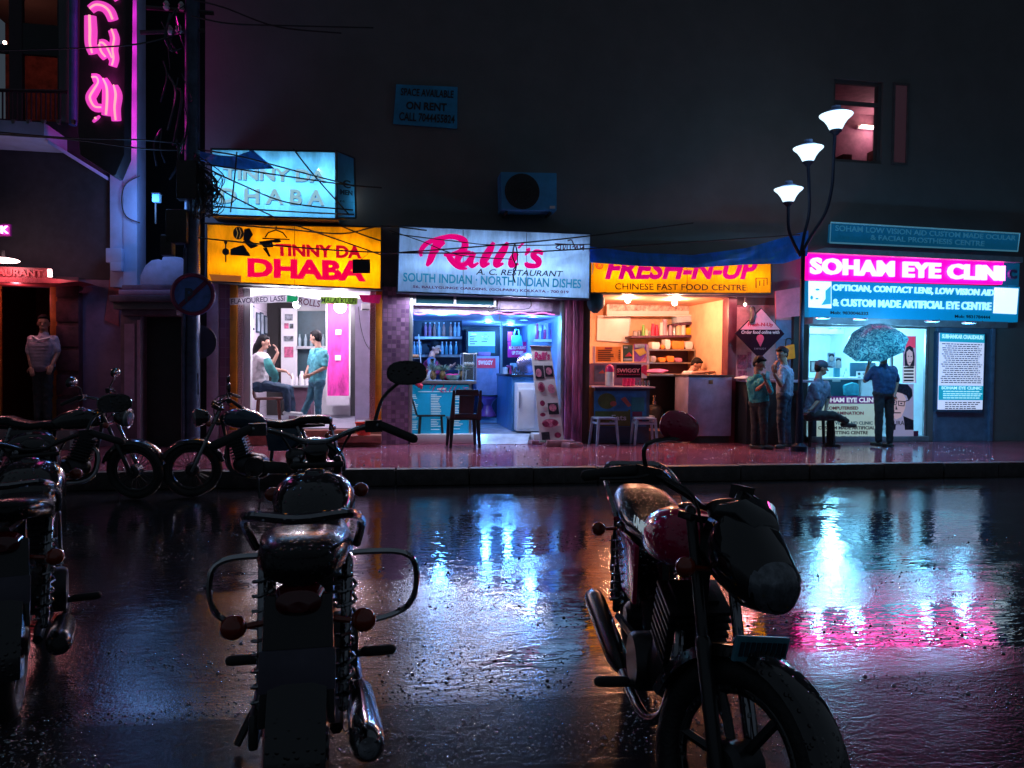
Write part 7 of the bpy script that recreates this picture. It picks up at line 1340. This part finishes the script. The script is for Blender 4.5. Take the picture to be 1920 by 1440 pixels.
# two people with a phone outside
person('person in a teal shirt looking down at a phone beside the diamond sign', 11.0, dict(head=(1424, 682), neck=(1421, 700), shL=(1436, 712, -.12), shR=(1408, 712, .1), elL=(1445, 736, -.2), elR=(1410, 738, .06), wrL=(1436, 716, -.36), wrR=(1430, 722, -.25), handL=(1434, 706, -.4), handR=(1438, 712, -.36), hipL=(1430, 755, -.06), hipR=(1416, 755, .06), knL=(1432, 794, -.1), knR=(1416, 794, .05), anL=(1432, 832, -.02), anR=(1414, 832, .06)), (.55, -.75, -.35), m_skin, cloth_mat('green_teal_shirt', (.02, .3, .33)), blk, sleeve=.62, floor=PZ)
b = MB(); c = on(1439, 704, 10.58); b.box(c, (.075, .012, .15), Matrix.Rotation(.35, 3, 'Y') @ Matrix.Rotation(-.5, 3, 'X')); tag(b.build('phone', m_black, bev=.004), 'dark phone held by the person in the teal shirt', 'phone')
person('woman in a pale blue top leaning to the phone with a hand at her mouth', 11.15, dict(head=(1466, 664), neck=(1470, 682), shL=(1468, 694, -.18), shR=(1477, 694, .16), elL=(1464, 722, -.28), elR=(1466, 720, .1), wrL=(1452, 702, -.36), wrR=(1452, 694, -.06), handL=(1449, 690, -.36), handR=(1454, 682, -.08), hipL=(1468, 742, -.1), hipR=(1474, 742, .1), knL=(1464, 790, -.12), knR=(1474, 790, .1), anL=(1466, 831, -.1), anR=(1478, 831, .12)), (-.85, -.35, -.3), m_skin, cloth_mat('pale_blue_top', (.28, .34, .48)), cloth_mat('dark_denim', (.04, .07, .12)), hair='bun', floor=PZ)
# seated man in cap
pc, PC, HC, fr = person('man in a cap sitting on a dark chair by the clinic window, leg crossed', 11.15, dict(head=(1540, 690), neck=(1534, 708), shL=(1526, 722, -.16), shR=(1548, 720, .16), elL=(1534, 752, -.2), elR=(1552, 748, .16), wrL=(1520, 768, -.28), wrR=(1548, 770, .0), hipL=(1518, 778, -.1), hipR=(1526, 777, .1), knL=(1562, 778, -.16), knR=(1558, 782, .12), anL=(1586, 792, -.1), anR=(1556, 830, .1), dirL=(.9, -.3), dirR=(.8, -.5)), (.9, -.25, -.1), m_skin, cloth_mat('slate_blue_shirt', (.16, .2, .3)), blk, floor=PZ)
b = MB(); Rt, F_, U_ = fr; rot = Matrix((Rt, F_, U_)).transposed(); b.ell(HC(0, -.006, .05), (.09, .106, .085), 18, rot, 10); b.ell(HC(0, .11, .035), (.07, .075, .012), 14, rot, 6); b.build('cap', mat('dark_cap_cloth', (.03, .05, .08), .7), pc)
# umbrella man
um, PU, HU, _ = person('man in a blue shirt seen from behind under a teal umbrella at the clinic door', 11.1, dict(head=(1657, 662), neck=(1657, 680), shL=(1640, 692, 0), shR=(1675, 692, 0), elL=(1622, 714, .12), elR=(1682, 716, .1), wrL=(1628, 686, .22), wrR=(1678, 738, -.1), handL=(1632, 676, .24), hipL=(1649, 738), hipR=(1666, 738), knL=(1648, 784, -.02), knR=(1668, 784), anL=(1647, 828, -.02), anR=(1668, 830)), (-.15, 1, .0), m_skin, cloth_mat('deep_blue_shirt', (.02, .07, .18)), blk, floor=PZ)
ub = thing('umbrella', 'mottled teal umbrella with dark ribs held by the man at the clinic door', 'umbrella', on(1640, 690, 11.2)); c = on(1640, 652, 11.25); tip = on(1636, 616, 11.1); ax = (tip-on(1648, 690, 11.4)).normalized(); x_, y_, z_ = frame_of(ax); Ru = .51
m_umb = bpy.data.materials.new('mottled_teal_nylon'); m_umb.use_nodes = True; n = m_umb.node_tree.nodes; l = m_umb.node_tree.links; bs = n['Principled BSDF']; tc = n.new('ShaderNodeTexCoord'); vo = n.new('ShaderNodeTexNoise'); vo.inputs['Scale'].default_value = 11; vo.inputs['Detail'].default_value = 5; vo.inputs['Distortion'].default_value = 3
l.new(tc.outputs['Object'], vo.inputs['Vector']); cr = n.new('ShaderNodeValToRGB'); cr.color_ramp.elements[0].color = (.01, .15, .24, 1); cr.color_ramp.elements[0].position = .42; cr.color_ramp.elements[1].color = (.3, .75, .75, 1); cr.color_ramp.elements[1].position = .62; l.new(vo.outputs[0], cr.inputs[0]); l.new(cr.outputs[0], bs.inputs['Base Color']); bs.inputs['Roughness'].default_value = .3
tl_ = n.new('ShaderNodeBsdfTranslucent'); mxs = n.new('ShaderNodeMixShader'); mxs.inputs[0].default_value = .55; l.new(cr.outputs[0], tl_.inputs[0]); l.new(bs.outputs[0], mxs.inputs[1]); l.new(tl_.outputs[0], mxs.inputs[2]); l.new(mxs.outputs[0], n['Material Output'].inputs[0])
def upt(t, r):
    k = t/(2*math.pi)*8; f = k-round(k); sag = 1-.09*r*(1-(2*abs(f))**2)
    return tip-ax*(.34*(1-math.cos(r*1.25))/(1-math.cos(1.25)))+(x_*math.cos(t)+y_*math.sin(t))*Ru*math.sin(r*1.25)/math.sin(1.25)*sag
b = MB(); NT = 48; rs = [[upt(2*math.pi*k/NT, max(r, .01)) for k in range(NT)] for r in (.0, .15, .3, .45, .6, .75, .9, 1.0)]
vs = [p for r in rs for p in r]; b.add(vs, [(i*NT+j, i*NT+(j+1) % NT, (i+1)*NT+(j+1) % NT, (i+1)*NT+j) for i in range(7) for j in range(NT)]); b.build('canopy', m_umb, ub, sharp=12)
for k in range(8): b = MB(); t = 2*math.pi*k/8; b.tube([upt(t, r)-ax*.006 for r in (.02, .3, .6, .8, 1.0)], .005, 4); b.build('rib', m_black, ub)
b = MB(); b.tube([tip+ax*.05, tip-ax*.5, PU['wrL']+V((.02, 0, .1)), PU['wrL']+V((.02, .0, -.05))], .009, 6); b.build('shaft', m_steel, ub)
# guard at the left door
gu, PG, HG, _ = person('guard in a ribbed grey waistcoat standing at the red restaurant door', 11.7, dict(head=(82, 606), neck=(82, 622), shL=(101, 636, 0), shR=(60, 636, 0), elL=(108, 662, .0), elR=(55, 664, .0), wrL=(98, 684, -.15), wrR=(58, 686, -.1), hipL=(88, 690), hipR=(73, 690), knL=(89, 742), knR=(72, 742), anL=(90, 788), anR=(72, 788)), (.25, -.95, -.05), m_skin, cloth_mat('pale_lilac_shirt', (.5, .42, .52)), blk, hair='short', floor=on(82, 795, 11.7).z)
b = MB()
for k in range(7): z = k/6; a = PG['shR'].lerp(PG['hipR'], .25+.7*z); c = PG['shL'].lerp(PG['hipL'], .25+.7*z); b.cap(a*.85+c*.15+V((0, -.06, 0)), c*.85+a*.15+V((0, -.06, 0)), .085, .085, 10)
b.build('waistcoat', cloth_mat('grey_mauve_waistcoat', (.3, .25, .33)), gu, remesh=.012); b = MB(); b.tube([PG['shL']*.8+PG['shR']*.2+V((.05, -.1, .02)), (PG['shL']+PG['shR'])/2+V((0, -.13, -.02)), PG['shR']*.85+PG['shL']*.15+V((0, -.09, .04))], .016, 6); b.build('white_strap', m_white, gu)
gs = on(82, 795, 11.7); mb = MB(); mb.bx(gs.x-1.0, gs.x+.45, 11.45, YF-.004, PZ+.001, gs.z); tag(mb.build('entrance_step', m_dark, bev=.015), 'raised dark entrance step under the guard at the red door', 'step')

# ================================================================ rain beads and splash drops standing on the wet ground
def beads(name, n, zone, z, rmin, rmax, thr):
    rr = random.Random(5); vs = []; fs = []; k = 0
    ring = [(math.cos(2*math.pi*i/7), math.sin(2*math.pi*i/7)) for i in range(7)]
    while k < n:
        x, y = zone(rr)
        if mnoise.noise(V((x*1.1, y*2.2, 3))) < thr: continue
        r = rr.uniform(rmin, rmax)*(1+1.2*(rr.random() < .06)); o = len(vs); k += 1
        for q, h in ((1, 0), (.86, .5), (.5, .85)): vs += [V((x+r*q*a, y+r*q*b, z+r*h*.8)) for a, b in ring]
        vs.append(V((x, y, z+r*.8)))
        for L in (0, 7): fs += [(o+L+i, o+L+(i+1) % 7, o+L+7+(i+1) % 7, o+L+7+i) for i in range(7)]
        fs += [(o+14+i, o+14+(i+1) % 7, o+21) for i in range(7)]
    me = bpy.data.meshes.new(name); me.from_pydata(vs, [], fs); me.materials.append(m_drop); me.polygons.foreach_set('use_smooth', [True]*len(me.polygons))
    ob = bpy.data.objects.new(name, me); COL.objects.link(ob); return ob
def near_zone(r):
    d = 2.6+4*r.random()**2; p = depth_pt(r.uniform(-60, 1980), d); return p.x, p.y
tag(beads('rain', 5600, near_zone, .001, .002, .005, .0), 'rain drops splashing all over the wet asphalt road', 'rain drops', kind='stuff')
tag(beads('pavement_rain', 1800, lambda r: (r.uniform(-4.5, 9.5), r.uniform(YK+.03, YF-.1)), PZ+.001, .004, .009, -.1), 'rain drops standing on the red paved footpath', 'rain drops', kind='stuff')
